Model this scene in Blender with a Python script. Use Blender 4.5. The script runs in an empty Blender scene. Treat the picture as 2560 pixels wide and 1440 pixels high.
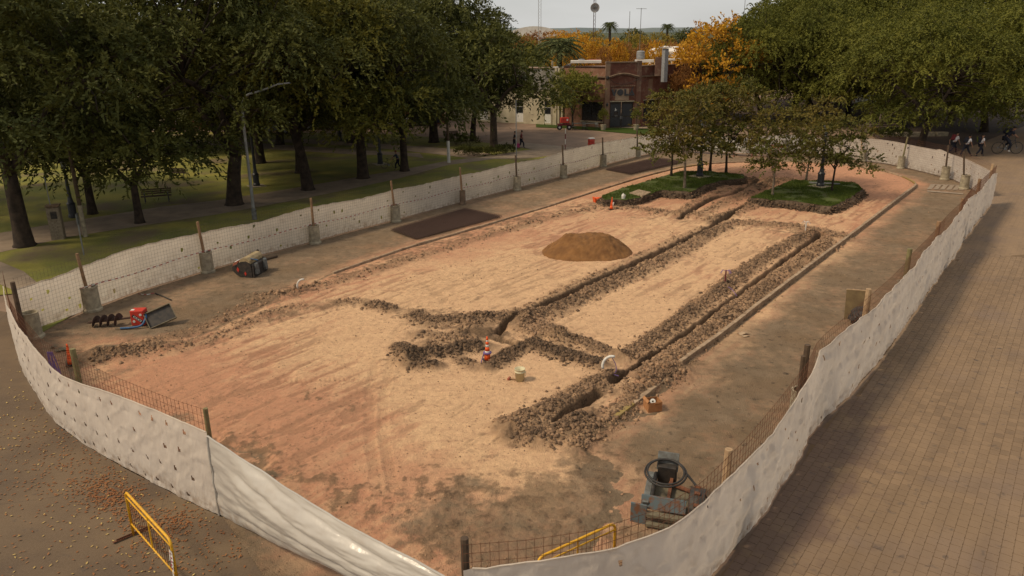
import bpy, math, random
import numpy as np
from mathutils import Vector, Matrix, noise as mnoise
random.seed(7); RNG = np.random.default_rng(7)
sc = bpy.context.scene
COL = sc.collection
R = math.radians

# ---------------------------------------------------------------- camera
FPX, HCAM, PITCH, ROLL = 1900.0, 10.3, math.atan(622/1900.), R(0.6)
cam_d = bpy.data.cameras.new('camera'); cam = bpy.data.objects.new('camera', cam_d); COL.objects.link(cam)
cam_d.sensor_width = 36; cam_d.lens = 36*FPX/2560; cam_d.clip_end = 9000; cam_d.clip_start = .1
cam.matrix_world = Matrix.Translation((0, 0, HCAM)) @ Matrix.Rotation(R(90)-PITCH, 4, 'X') @ Matrix.Rotation(-ROLL, 4, 'Z')
sc.camera = cam
CM = cam.matrix_world.to_3x3()

def P(px, py, z=0.):
    """where the sight line of a photograph pixel meets the level z"""
    d = CM @ Vector(((px-1280)/FPX, -(py-720)/FPX, -1))
    t = (z-HCAM)/d.z
    return Vector((d.x*t, d.y*t, z))
def proj(v):
    q = CM.transposed() @ (Vector(v)-Vector((0, 0, HCAM)))
    return 1280-FPX*q.x/q.z, 720+FPX*q.y/q.z
def zat(base, py):
    """height above a ground point whose top shows at row py"""
    lo, hi = -1., 60.
    for _ in range(40):
        m = (lo+hi)/2
        if proj((base[0], base[1], m))[1] > py: lo = m
        else: hi = m
    return lo

# ---------------------------------------------------------------- world, sun, exposure
SUN_EL, SUN_AZ = R(49), math.atan2(-.30, -.95)       # sun stands to the left and a little behind
sdir = Vector((math.cos(SUN_EL)*math.cos(SUN_AZ), math.cos(SUN_EL)*math.sin(SUN_AZ), math.sin(SUN_EL)))
w = bpy.data.worlds.new('World'); sc.world = w; w.use_nodes = True
nt = w.node_tree; nt.nodes.clear()
def wn(t, **k):
    n = nt.nodes.new(t)
    for a, b in k.items(): setattr(n, a, b)
    return n
sky = wn('ShaderNodeTexSky', sky_type='NISHITA', sun_disc=False, sun_elevation=SUN_EL, air_density=1.0, dust_density=2.5)
sky.sun_rotation = math.atan2(sdir.x, sdir.y)
tc = wn('ShaderNodeTexCoord'); mp = wn('ShaderNodeMapping'); mp.inputs['Scale'].default_value = (1.2, 1.2, 5)
nz = wn('ShaderNodeTexNoise'); nz.inputs['Scale'].default_value = 2.2; nz.inputs['Detail'].default_value = 5
rmp = wn('ShaderNodeValToRGB'); rmp.color_ramp.elements[0].position = .30; rmp.color_ramp.elements[1].position = .68
rmp.color_ramp.elements[0].color = (.70, .70, .70, 1); rmp.color_ramp.elements[1].color = (.97, .97, .97, 1)
mx = wn('ShaderNodeMix', data_type='RGBA'); mx.inputs['B'].default_value = (7.9, 7.85, 7.6, 1)
bg = wn('ShaderNodeBackground'); bg.inputs['Strength'].default_value = .085; wo = wn('ShaderNodeOutputWorld')
L = nt.links.new
L(tc.outputs['Generated'], mp.inputs['Vector']); L(mp.outputs[0], nz.inputs['Vector']); L(nz.outputs['Fac'], rmp.inputs[0])
L(rmp.outputs[0], mx.inputs['Factor']); L(sky.outputs[0], mx.inputs['A']); L(mx.outputs['Result'], bg.inputs[0]); L(bg.outputs[0], wo.inputs[0])
sd = bpy.data.lights.new('sun', 'SUN'); sun = bpy.data.objects.new('sun', sd); COL.objects.link(sun)
sd.energy = 3.2; sd.angle = R(11); sd.color = (1, .83, .60)
sun.rotation_euler = sdir.to_track_quat('Z', 'Y').to_euler(); sun.location = (0, 0, 40)
sc.view_settings.view_transform = 'Standard'; sc.view_settings.look = 'None'
sc.view_settings.gamma = 1; sc.view_settings.exposure = .04; sc.view_settings.use_curve_mapping = False

# ---------------------------------------------------------------- materials
def newmat(name):
    m = bpy.data.materials.new(name); m.use_nodes = True
    t = m.node_tree; b = t.nodes['Principled BSDF']
    return m, t, b
def nd(t, typ, ins=None, **k):
    n = t.nodes.new(typ)
    for a, v in k.items(): setattr(n, a, v)
    for a, v in (ins or {}).items():
        s = n.inputs[a]
        if isinstance(v, bpy.types.NodeSocket): t.links.new(v, s)
        else: s.default_value = v
    return n
def c4(c): return (c[0], c[1], c[2], 1)
def mixc(t, f, a, b):
    n = t.nodes.new('ShaderNodeMix'); n.data_type = 'RGBA'
    for k, v in (('Factor', f), ('A', a), ('B', b)):
        s = n.inputs[k] if k == 'Factor' else [q for q in n.inputs if q.name == k and q.type == 'RGBA'][0]
        if isinstance(v, bpy.types.NodeSocket): t.links.new(v, s)
        else: s.default_value = v if k == 'Factor' else c4(v)
    return [q for q in n.outputs if q.type == 'RGBA'][0]
def noisef(t, vec, scale, detail=4, lo=.35, hi=.65, rough=.55):
    n = nd(t, 'ShaderNodeTexNoise', {'Scale': scale, 'Detail': detail, 'Roughness': rough, 'Vector': vec})
    return nd(t, 'ShaderNodeMapRange', {'Value': n.outputs['Fac'], 'From Min': lo, 'From Max': hi}).outputs[0]
def bump(t, b, h, strength=.3, dist=.02):
    n = nd(t, 'ShaderNodeBump', {'Height': h, 'Strength': strength, 'Distance': dist}); t.links.new(n.outputs[0], b.inputs['Normal'])
def mat(name, a, b_=None, scale=6, rough=.85, metal=0, bmp=.2, bscale=None, lo=.35, hi=.65, spec=.3):
    m, t, b = newmat(name)
    g = nd(t, 'ShaderNodeNewGeometry').outputs['Position']
    if b_ is None: b_ = tuple(x*.72 for x in a)
    col = mixc(t, noisef(t, g, scale, 5, lo, hi), a, b_)
    t.links.new(col, b.inputs['Base Color']); b.inputs['Roughness'].default_value = rough
    b.inputs['Metallic'].default_value = metal; b.inputs['Specular IOR Level'].default_value = spec
    if bmp: bump(t, b, noisef(t, g, bscale or scale*6, 4, .2, .8), bmp, .01)
    return m
def leafmat(name, a, b_, trans=.3, sc_=.35, rough=.65):
    m, t, b = newmat(name)
    g = nd(t, 'ShaderNodeNewGeometry').outputs['Position']
    at = nd(t, 'ShaderNodeAttribute', attribute_name='tone').outputs['Fac']
    f = nd(t, 'ShaderNodeMath', {0: noisef(t, g, sc_, 3, .35, .65), 1: at}, operation='MULTIPLY_ADD'); f.inputs[1].default_value = .5
    f2 = nd(t, 'ShaderNodeMath', {0: at, 1: .5}, operation='MULTIPLY'); t.links.new(f2.outputs[0], f.inputs[2])
    col = mixc(t, f.outputs[0], a, b_)
    t.links.new(col, b.inputs['Base Color']); b.inputs['Roughness'].default_value = rough; b.inputs['Specular IOR Level'].default_value = .12
    tr = nd(t, 'ShaderNodeBsdfTranslucent', {'Color': col}); mxs = nd(t, 'ShaderNodeMixShader', {0: trans})
    out = t.nodes['Material Output']
    t.links.new(b.outputs[0], mxs.inputs[1]); t.links.new(tr.outputs[0], mxs.inputs[2]); t.links.new(mxs.outputs[0], out.inputs['Surface'])
    return m
M = {}
M['bark'] = mat('bark', (.055, .038, .026), (.022, .016, .012), 3, .95, bmp=.8, bscale=14)
M['bark_pale'] = mat('bark_pale', (.20, .16, .115), (.10, .075, .05), 8, .9, bmp=.4)
M['leaf_dark'] = leafmat('leaf_dark', (.034, .042, .012), (.092, .092, .020), .22)  # second colour made warmer to paint sunlit tops
M['leaf_gold'] = leafmat('leaf_gold', (.050, .058, .012), (.150, .130, .020), .25)
M['leaf_olive'] = leafmat('leaf_olive', (.062, .072, .014), (.155, .150, .026), .25)
M['leaf_island'] = leafmat('leaf_island', (.060, .074, .014), (.135, .100, .022), .25)
M['leaf_orange'] = leafmat('leaf_orange', (.30, .11, .018), (.54, .30, .025), .3, .6)
M['leaf_yellow'] = leafmat('leaf_yellow', (.42, .28, .02), (.55, .25, .02))
M['leaf_rust'] = leafmat('leaf_rust', (.20, .09, .035), (.30, .14, .04))
M['leaf_mixed'] = leafmat('leaf_mixed', (.13, .13, .03), (.30, .20, .03))
M['leaf_green'] = leafmat('leaf_green', (.10, .12, .03), (.20, .18, .03))
M['leaf_palm'] = leafmat('leaf_palm', (.055, .07, .025), (.12, .13, .05), .15)
M['grass'] = leafmat('grass', (.050, .078, .014), (.095, .120, .022), .2, .9)
M['concrete'] = mat('concrete', (.34, .29, .20), (.20, .165, .115), 5, .9)
M['concrete_brown'] = mat('concrete_brown', (.20, .13, .085), (.10, .07, .045), 5, .9)
M['kerb'] = mat('kerb', (.36, .26, .17), (.20, .135, .085), 4, .9, bmp=.4)
M['yellow_old'] = mat('yellow_old', (.27, .19, .05), (.20, .14, .07), 9, .8)
M['wood'] = mat('wood', (.27, .16, .085), (.16, .095, .05), 6, .8)
M['wood_pale'] = mat('wood_pale', (.42, .29, .17), (.28, .18, .10), 6, .8)
M['wood_dark'] = mat('wood_dark', (.10, .065, .04), (.055, .037, .025), 6, .85)
M['wood_green'] = mat('wood_green', (.20, .17, .08), (.13, .11, .05), 6, .85)
M['rust'] = mat('rust', (.17, .065, .030), (.09, .038, .022), 20, .8, bmp=0)
M['rust_dark'] = mat('rust_dark', (.065, .034, .025), (.04, .023, .018), 20, .85, bmp=0)
M['wire_tie'] = mat('wire_tie', (.11, .085, .065), rough=.8, bmp=0)
M['black_iron'] = mat('black_iron', (.014, .016, .02), (.03, .03, .035), 8, .45, bmp=0, spec=.5)
M['black_steel'] = mat('black_steel', (.022, .02, .019), (.05, .04, .032), 8, .6, bmp=.1)
M['rubber'] = mat('rubber', (.018, .017, .016), (.035, .03, .027), 12, .6, bmp=0)
M['grey_steel'] = mat('grey_steel', (.14, .15, .145), (.07, .06, .05), 6, .6, bmp=.1)
M['blue_steel'] = mat('blue_steel', (.09, .115, .125), (.14, .065, .035), 7, .6, bmp=.15, lo=.45, hi=.62)
M['board_wood'] = mat('board_wood', (.165, .115, .055), (.11, .072, .036), 3, .85)
M['brick_patch'] = None
M['dusty_steel2'] = mat('dusty_steel2', (.33, .25, .14), (.24, .18, .10), 5, .85)
M['dusty_steel'] = mat('dusty_steel', (.17, .145, .095), (.10, .08, .055), 6, .85, bmp=.1)
M['galv'] = mat('galv', (.24, .24, .24), (.17, .17, .17), 5, .5, bmp=0, spec=.5)
M['red_paint'] = mat('red_paint', (.48, .035, .018), (.36, .03, .018), 9, .55, bmp=0, spec=.4)
M['red_dusty'] = mat('red_dusty', (.30, .075, .045), (.24, .10, .06), 9, .8, bmp=0)
M['orange'] = mat('orange', (.75, .10, .02), (.6, .09, .02), 9, .6, bmp=0)
M['yellow'] = mat('yellow', (.62, .33, .012), (.50, .25, .02), 14, .5, bmp=0, lo=.5, hi=.62, spec=.4)
M['white'] = mat('white', (.62, .60, .55), (.50, .47, .42), 9, .6, bmp=0)
M['cream_plastic'] = mat('cream_plastic', (.55, .50, .32), (.48, .43, .28), 9, .6, bmp=0)
M['card'] = mat('card', (.36, .17, .07), (.28, .13, .055), 12, .9, bmp=0)
M['blue_hose'] = mat('blue_hose', (.03, .10, .22), (.04, .08, .15), 12, .6, bmp=0)
M['violet'] = mat('violet', (.16, .09, .25), (.12, .08, .2), 12, .8, bmp=0)
M['magenta'] = mat('magenta', (.35, .04, .14), (.3, .04, .12), 12, .8, bmp=0)
M['skin'] = mat('skin', (.30, .16, .10), (.26, .14, .09), 9, .6, bmp=0)
M['hair'] = mat('hair', (.015, .011, .009), rough=.7, bmp=0)
M['cloth_white'] = mat('cloth_white', (.66, .65, .66), (.58, .57, .58), 9, .9, bmp=0)
M['cloth_navy'] = mat('cloth_navy', (.018, .02, .032), rough=.9, bmp=0)
M['cloth_red'] = mat('cloth_red', (.16, .03, .035), rough=.9, bmp=0)
M['cloth_blue'] = mat('cloth_blue', (.05, .07, .11), rough=.9, bmp=0)
M['cream_wall'] = mat('cream_wall', (.46, .40, .28), (.34, .29, .20), 1.2, .9, bmp=.1)
M['grey_wall'] = mat('grey_wall', (.24, .22, .19), (.15, .135, .115), 1.5, .9, bmp=.1)
M['roof_white'] = mat('roof_white', (.62, .58, .52), (.50, .45, .39), .5, .7, bmp=0)
M['roof_flat'] = mat('roof_flat', (.34, .22, .16), (.22, .15, .12), .6, .9)
M['glass_dark'] = mat('glass_dark', (.012, .013, .015), (.02, .02, .022), 2, .15, bmp=0, spec=.6)
M['glass_pane'] = mat('glass_pane', (.25, .28, .27), (.2, .22, .22), 4, .25, bmp=0, spec=.6)
M['statue'] = mat('statue', (.11, .08, .06), (.06, .045, .035), 4, .8)
M['sand_brown'] = mat('sand_brown', (.20, .095, .032), (.135, .062, .022), 2.2, .95, bmp=.7, bscale=30)
M['earth_dark'] = mat('earth_dark', (.062, .042, .027), (.12, .083, .055), 3, .95, bmp=.9, bscale=18)
M['leaf_litter'] = leafmat('leaf_litter', (.27, .13, .055), (.20, .075, .03), .05, 2)
M['leaf_litter2'] = leafmat('leaf_litter2', (.50, .36, .13), (.30, .20, .08), .05, 2)
M['hill'] = mat('hill', (.035, .055, .045), (.06, .075, .055), .01, 1, bmp=0)

def brickmat(name, c1, c2, mortar, scale, rot=0., patch=(.33, .25, .17), pf=.5):
    m, t, b = newmat(name)
    tcn = nd(t, 'ShaderNodeTexCoord').outputs['UV']
    br = nd(t, 'ShaderNodeTexBrick', {'Vector': tcn, 'Color1': c4(c1), 'Color2': c4(c2), 'Mortar': c4(mortar), 'Scale': 1., 'Mortar Size': .012,
                                      'Brick Width': .26, 'Row Height': .085})
    g = nd(t, 'ShaderNodeNewGeometry').outputs['Position']
    col = mixc(t, noisef(t, g, .5, 5, .45, .75), br.outputs['Color'], tuple(x*.55 for x in c1))
    col = mixc(t, nd(t, 'ShaderNodeMath', {0: noisef(t, g, 1.7, 5, .52, .7), 1: pf}, operation='MULTIPLY').outputs[0], col, patch)
    t.links.new(col, b.inputs['Base Color']); b.inputs['Roughness'].default_value = .9
    bump(t, b, br.outputs['Fac'], -.4, .01)
    return m
M['brick'] = brickmat('brick', (.165, .050, .027), (.115, .036, .022), (.11, .06, .04), 1, pf=.3)
M['brick_pale'] = brickmat('brick_pale', (.25, .105, .057), (.185, .075, .042), (.19, .12, .075), 1, pf=.3)
M['brick_patch'] = brickmat('brick_patch', (.34, .235, .15), (.27, .18, .115), (.30, .21, .14), 1, pf=.1)
M['brick_far'] = brickmat('brick_far', (.26, .085, .045), (.19, .06, .035), (.2, .12, .08), 1)

# fabrics: thin woven sheet and shiny plastic, both let some light through
def sheet(name, a, b_, rough, trans, spec, bs, bst):
    m, t, b = newmat(name)
    g = nd(t, 'ShaderNodeNewGeometry').outputs['Position']
    mpn = nd(t, 'ShaderNodeMapping', {'Vector': g, 'Scale': (1, 1, .35)})
    col = mixc(t, noisef(t, g, .8, 5, .4, .7), a, b_)
    zsep = nd(t, 'ShaderNodeSeparateXYZ', {0: g}).outputs['Z']; low = nd(t, 'ShaderNodeMapRange', {'Value': zsep, 'From Min': .55, 'From Max': .02}).outputs[0]
    spl = nd(t, 'ShaderNodeMath', {0: low, 1: noisef(t, g, 5, 6, .42, .72)}, operation='MULTIPLY').outputs[0]
    col = mixc(t, spl, col, (.30, .19, .11)); col = mixc(t, nd(t, 'ShaderNodeMath', {0: noisef(t, g, 2.3, 6, .56, .75), 1: .28}, operation='MULTIPLY').outputs[0], col, (.36, .27, .19))
    t.links.new(col, b.inputs['Base Color']); b.inputs['Roughness'].default_value = rough; b.inputs['Specular IOR Level'].default_value = spec
    bump(t, b, noisef(t, mpn.outputs[0], bs, 4, .25, .75), bst, .04)
    tr = nd(t, 'ShaderNodeBsdfTranslucent', {'Color': col}); mxs = nd(t, 'ShaderNodeMixShader', {0: trans}); out = t.nodes['Material Output']
    t.links.new(b.outputs[0], mxs.inputs[1]); t.links.new(tr.outputs[0], mxs.inputs[2]); t.links.new(mxs.outputs[0], out.inputs['Surface'])
    return m
M['fabric'] = sheet('fabric', (.72, .635, .54), (.63, .55, .465), .85, .46, .2, 9, .45)
M['plastic'] = sheet('plastic', (.54, .50, .44), (.47, .43, .38), .27, .25, .6, 2, .25)

# ---------------------------------------------------------------- mesh helpers
def tag(o, label=None, cat=None, group=None, kind=None):
    if label: o['label'] = label
    if cat: o['category'] = cat
    if group: o['group'] = group
    if kind: o['kind'] = kind
    return o
def empty(name, loc=(0, 0, 0), rz=0, label=None, cat=None, group=None):
    o = bpy.data.objects.new(name, None); COL.objects.link(o); o.location = loc; o.rotation_euler = (0, 0, rz); o.empty_display_size = .1
    return tag(o, label, cat, group)
def link(name, me, m=None, parent=None, loc=None):
    o = bpy.data.objects.new(name, me); COL.objects.link(o)
    if m is not None and len(me.materials) == 0: me.materials.append(M[m] if isinstance(m, str) else m)
    if parent: o.parent = parent
    if loc is not None: o.location = loc
    return o
def arr_mesh(name, v, f, smooth=False, tone=None):
    """v (n,3), f (m,k) constant size faces"""
    v = np.asarray(v, np.float32); f = np.asarray(f, np.int32); k = f.shape[1]
    me = bpy.data.meshes.new(name); me.vertices.add(len(v)); me.vertices.foreach_set('co', v.ravel())
    me.loops.add(f.size); me.loops.foreach_set('vertex_index', f.ravel())
    me.polygons.add(len(f)); me.polygons.foreach_set('loop_start', np.arange(0, f.size, k, dtype=np.int32))
    try: me.polygons.foreach_set('loop_total', np.full(len(f), k, np.int32))
    except Exception: pass
    if smooth: me.polygons.foreach_set('use_smooth', np.ones(len(f), bool))
    me.update(calc_edges=True)
    if tone is not None:
        a = me.attributes.new('tone', 'FLOAT', 'POINT'); a.data.foreach_set('value', np.asarray(tone, np.float32))
    return me
class MB:
    def __init__(s): s.v = []; s.f = []; s.mi = []; s.cur = 0
    def add(s, vs, fs):
        n = len(s.v); s.v += [tuple(x) for x in vs]; s.f += [tuple(i+n for i in f) for f in fs]; s.mi += [s.cur]*len(fs); return s
    def box(s, c, d, rz=0, rot=None, taper=1.):
        hx, hy, hz = d[0]/2, d[1]/2, d[2]/2
        m = rot if rot is not None else Matrix.Rotation(rz, 3, 'Z')
        vs = [Vector(c)+m @ Vector((x*hx*(taper if z > 0 else 1), y*hy*(taper if z > 0 else 1), z*hz)) for z in (-1, 1) for x, y in ((-1, -1), (1, -1), (1, 1), (-1, 1))]
        return s.add(vs, [(3, 2, 1, 0), (4, 5, 6, 7), (0, 1, 5, 4), (1, 2, 6, 5), (2, 3, 7, 6), (3, 0, 4, 7)])
    def tube(s, pts, r, n=6, caps=True):
        pts = [Vector(p) for p in pts]
        rs = r if isinstance(r, (list, tuple)) else [r]*len(pts)
        up = Vector((0, 0, 1)); base = len(s.v); vs = []; px = None
        for i, p in enumerate(pts):
            d = (pts[min(i+1, len(pts)-1)]-pts[max(i-1, 0)]).normalized()
            if px is None: px = d.cross(up if abs(d.z) < .9 else Vector((1, 0, 0))).normalized()
            px = (px-d*px.dot(d)).normalized(); py = d.cross(px)
            for k in range(n):
                a = 2*math.pi*k/n; vs.append(p+px*(math.cos(a)*rs[i])+py*(math.sin(a)*rs[i]))
        fs = []
        for i in range(len(pts)-1):
            for k in range(n):
                a = i*n+k; b = i*n+(k+1) % n; fs.append((a, b, b+n, a+n))
        if caps: fs.append(tuple(range(n-1, -1, -1))); fs.append(tuple((len(pts)-1)*n+k for k in range(n)))
        return s.add(vs, fs)
    def lathe(s, prof, n=16, c=(0, 0, 0), rot=None):
        m = rot or Matrix.Identity(3); vs = []
        for r, z in prof:
            for k in range(n):
                a = 2*math.pi*k/n; vs.append(Vector(c)+m @ Vector((r*math.cos(a), r*math.sin(a), z)))
        fs = [(i*n+k, i*n+(k+1) % n, (i+1)*n+(k+1) % n, (i+1)*n+k) for i in range(len(prof)-1) for k in range(n)]
        if prof[0][0] > 0: fs.append(tuple(range(n-1, -1, -1)))
        if prof[-1][0] > 0: fs.append(tuple((len(prof)-1)*n+k for k in range(n)))
        return s.add(vs, fs)
    def prism(s, poly, h, m=None):
        """poly in local xy extruded 0..h along local z, m = 4x4"""
        m = m or Matrix.Identity(4); n = len(poly)
        vs = [m @ Vector((x, y, 0)) for x, y in poly]+[m @ Vector((x, y, h)) for x, y in poly]
        return s.add(vs, [tuple(range(n-1, -1, -1)), tuple(range(n, 2*n))]+[(i, (i+1) % n, (i+1) % n+n, i+n) for i in range(n)])
    def build(s, name, m, parent=None, smooth=False, bevel=0, kind=None, loc=None):
        me = bpy.data.meshes.new(name); me.from_pydata(s.v, [], s.f)
        ms = m if isinstance(m, (list, tuple)) else [m]
        for q in ms: me.materials.append(M[q] if isinstance(q, str) else q)
        me.polygons.foreach_set('material_index', s.mi)
        if smooth: me.polygons.foreach_set('use_smooth', [True]*len(me.polygons))
        me.update()
        o = bpy.data.objects.new(name, me); COL.objects.link(o)
        if parent: o.parent = parent
        if loc is not None: o.location = loc
        if bevel:
            b = o.modifiers.new('bevel', 'BEVEL'); b.width = bevel; b.segments = 2; b.limit_method = 'ANGLE'
        if kind: o['kind'] = kind
        return o
def copy_tree(o, parent=None):
    c = o.copy(); COL.objects.link(c); c.parent = parent
    for ch in [q for q in KIDS.get(o.name, []) or o.children]: copy_tree(ch, c)
    return c
KIDS = {}
# value noise
_tab = RNG.random((256, 256)).astype(np.float32)
def vn(x, y):
    xi = np.floor(x).astype(int); yi = np.floor(y).astype(int); fx = x-xi; fy = y-yi
    fx = fx*fx*(3-2*fx); fy = fy*fy*(3-2*fy)
    a = _tab[xi % 256, yi % 256]; b = _tab[(xi+1) % 256, yi % 256]; c = _tab[xi % 256, (yi+1) % 256]; d = _tab[(xi+1) % 256, (yi+1) % 256]
    return (a*(1-fx)+b*fx)*(1-fy)+(c*(1-fx)+d*fx)*fy
def fbm(x, y, o=4, g=.5):
    s = 0; a = 1; t = 0
    for i in range(o): s = s+a*vn(x*2**i+17.3*i, y*2**i+9.1*i); t += a; a *= g
    return s/t
def PL(s, z=0.):
    return [P(*map(float, q.split(',')), z) for q in s.split()]
def dline(X, Y, pts, ret_side=False):
    """distance to polyline, arclength and signed side"""
    best = np.full(X.shape, 1e9); side = np.zeros(X.shape); al = np.zeros(X.shape); acc = 0
    for a, b in zip(pts[:-1], pts[1:]):
        dx, dy = b.x-a.x, b.y-a.y; l2 = dx*dx+dy*dy+1e-9; t = np.clip(((X-a.x)*dx+(Y-a.y)*dy)/l2, 0, 1)
        d = np.hypot(X-a.x-t*dx, Y-a.y-t*dy); m = d < best
        best = np.where(m, d, best); side = np.where(m, np.sign(dx*(Y-a.y)-dy*(X-a.x)), side); al = np.where(m, acc+t*math.sqrt(l2), al); acc += math.sqrt(l2)
    return (best, side, al) if ret_side else best
def inpoly(X, Y, pts):
    r = np.zeros(X.shape, bool); n = len(pts)
    for i in range(n):
        a, b = pts[i], pts[(i+1) % n]
        c = ((a.y > Y) != (b.y > Y)) & (X < (b.x-a.x)*(Y-a.y)/((b.y-a.y) if b.y != a.y else 1e-9)+a.x); r ^= c
    return r
def ss(x, a, b):
    t = np.clip((x-a)/(b-a), 0, 1); return t*t*(3-2*t)
def resample(pts, step):
    pts = [Vector(p) for p in pts]; out = [pts[0].copy()]; acc = 0
    for a, b in zip(pts[:-1], pts[1:]):
        l = (b-a).length; d = step-acc
        while d <= l: out.append(a.lerp(b, d/l)); d += step
        acc = (acc+l) % step if l else acc
    if (out[-1]-pts[-1]).length > step*.3: out.append(pts[-1].copy())
    return out
def smoothline(pts, it=2):
    for _ in range(it):
        q = [pts[0]]
        for a, b in zip(pts[:-1], pts[1:]): q += [a.lerp(b, .25), a.lerp(b, .75)]
        pts = q+[pts[-1]]
    return pts
# ================================================================ GROUND
UD = Vector((.60, .80, 0)).normalized()          # the street's direction
kerbL = smoothline(PL("470,862 600,795 895,658 1304,540 1578,452 1660,430 1720,417 1800,409 1900,406 2000,407 2100,412 2190,426 2255,442 2290,461 2288,469 2270,482 2215,524 2126,593 2025,669 1902,763 1800,844 1700,915"), 1)
kerbN = PL("1659,962 1600,1008 1533,1060")
fence_lawn = PL("95,842 240,787 370,737 520,690 650,651 787,615 890,586 990,560 1075,537 1155,515 1225,496 1293,478 1350,463 1410,447 1460,433 1508,420 1556,407 1600,396 1640,386 1690,380")
fence_far = PL("2030,392 2090,397 2155,405 2205,412 2250,422 2300,434 2360,449 2390,464 2410,476 2440,492")
fence_right = PL("2476,512 2444,553 2411,597 2382,647 2343,694 2292,773 2249,831 2227,867 2191,911 2120,991 2036,1071 2018,1093 1996,1147 1933,1240 1858,1342 1800,1412 1740,1480 1640,1560 1480,1625 1320,1655 1165,1670")
fence_left = PL("30,800 42,864 55,917 75,960 101,1001 142,1061 210,1110 311,1170 412,1222 469,1252 551,1288")
def shift(line, o):
    out = []
    for i, p in enumerate(line):
        d = (line[min(i+1, len(line)-1)]-line[max(i-1, 0)]).normalized(); out.append(p+Vector((-d.y, d.x, 0))*o)
    return out
fence_lawn = shift(fence_lawn, .66); fence_far = shift(fence_far, .60)
far_sheet = PL("1690,380 1760,386 1850,391 1930,392 2030,392")
far_sheet = [fence_lawn[-1]]+shift(far_sheet, .5)[1:-1]+[fence_far[0]]
inside = fence_lawn+far_sheet[1:-1]+fence_far+fence_right+[P(700, 1500)]+fence_left[::-1]
site_edge = kerbL[8:]                            # the kerb's inner ground

def px_blob(X, Y, blobs):
    s = np.zeros(X.shape)
    for px, py, r, wt in blobs:
        c = P(px, py); s = s+wt*np.exp(-((X-c.x)**2+(Y-c.y)**2)/(r*r))
    return s
# trenches: (line, half width, depth)
TR = [(PL("1228,846 1262,818 1330,782 1400,750 1500,703 1600,658 1700,610 1762,581 1818,546 1862,517"), .15, .40),
      (PL("1700,549 1740,522 1780,500 1830,487 1875,466 1935,443"), .13, .30),
      (PL("1530,968 1580,930 1640,892 1700,850 1800,776 1900,700 1960,654 2052,590"), .11, .6),
      (PL("1495,995 1465,1014 1440,1028 1390,1057"), .12, .20),
      (PL("1228,846 1265,858 1300,866"), .14, .2), (PL("1340,852 1290,868 1235,898"), .10, .25),
      (PL("1185,838 1235,836"), .30, .06)]
# spoil ridges: (line, half width, height, darkness, clod density)
SP = [(PL("1295,792 1400,735 1500,690 1600,645 1700,598 1755,575"), .34, .16, .45, 40),
      (PL("1290,815 1400,775 1500,728 1600,682 1700,634 1760,598 1815,570"), .55, .34, .6, 150),
      (PL("1762,560 1800,548 1850,530 1900,507"), .55, .25, .5, 100),
      (PL("1690,540 1745,508 1800,485 1850,474"), .4, .18, .4, 60), (PL("1740,545 1800,515 1860,490 1930,455"), .5, .2, .4, 60),
      (PL("1560,905 1620,865 1700,808 1800,733 1880,672 1950,625 2030,588"), .48, .34, .62, 210),
      (PL("1600,950 1700,888 1800,808 1900,733 2000,660 2070,608"), .52, .32, .5, 190),
      (PL("1262,1080 1320,1052 1400,1020 1480,975 1535,945"), .50, .32, .62, 260),
      (PL("1285,1100 1340,1108 1400,1092 1440,1070 1470,1050"), .48, .42, .66, 330),
      (PL("1440,1130 1480,1085 1540,1050 1600,990 1660,950 1700,925"), .38, .24, .5, 190),
      (PL("1560,990 1620,960 1700,940"), .55, .2, .35, 120),
      (PL("1012,905 1050,895 1110,890 1160,878 1205,874"), .48, .38, .9, 330),
      (PL("1225,925 1260,905 1292,883 1335,868"), .34, .3, .9, 300), (PL("1335,868 1392,890 1462,907 1500,921"), .44, .34, .95, 320),
      (PL("1392,848 1462,862 1535,897"), .36, .24, .7, 220), (PL("1033,790 1070,815 1146,803 1216,802 1290,805"), .50, .24, .7, 190),
      (PL("1300,822 1350,838 1400,842"), .5, .18, .45, 130), (PL("1050,840 1120,850 1180,850"), .5, .12, .5, 80),
      (PL("930,765 985,782"), .42, .2, .75, 180), (PL("840,762 905,757"), .4, .12, .5, 70),
      (PL("240,885 300,882 450,838 560,800 650,752 740,735 830,712 955,674 1110,626 1310,566 1490,522"), .5, .12, .40, 40),
      (PL("1150,835 1210,800 1280,790"), .45, .16, .55, 120), (PL("1320,800 1385,832 1400,865"), .4, .16, .5, 110), (PL("1065,868 1180,858"), .4, .14, .5, 110), (PL("1150,905 1190,925"), .35, .1, .6, 60), (PL("1600,905 1680,880"), .3, .1, .5, 60),
      (PL("230,900 320,890 420,868"), .6, .2, .6, 110),
      (PL("430,880 560,840 700,780 770,768"), .5, .10, .42, 45), (PL("600,745 700,742 780,720"), .5, .2, .35, 60),
      (PL("1500,520 1560,522 1650,533 1750,546"), .7, .14, .45, 90), (PL("1830,562 1950,566 2050,582 2110,602"), .75, .18, .5, 110),
      (PL("2060,620 2000,655"), .5, .1, .3, 40),
      (PL("1770,470 1800,462 1860,455 1890,458"), .9, .45, .75, 110), (PL("1880,478 1930,462 1970,452"), .6, .3, .6, 90), (PL("1000,872 1030,918 1090,922"), .4, .22, .9, 200)]
cream = [(1650, 790, 4.2, 1.), (1500, 850, 2.2, .7), (1850, 640, 5, .9), (1100, 740, 5, .8), (1250, 720, 4, .6), (1350, 660, 4, .5), (1650, 560, 5, .5), (1300, 960, 3.2, 1.),
         (1150, 970, 3, .6), (1200, 1060, 2.6, .5), (950, 820, 3, .55), (1350, 1180, 1.6, .5), (700, 870, 3, .25), (1450, 1200, .9, .3), (1700, 450, 4, .2), (1000, 900, 2.5, .4)]
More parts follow.
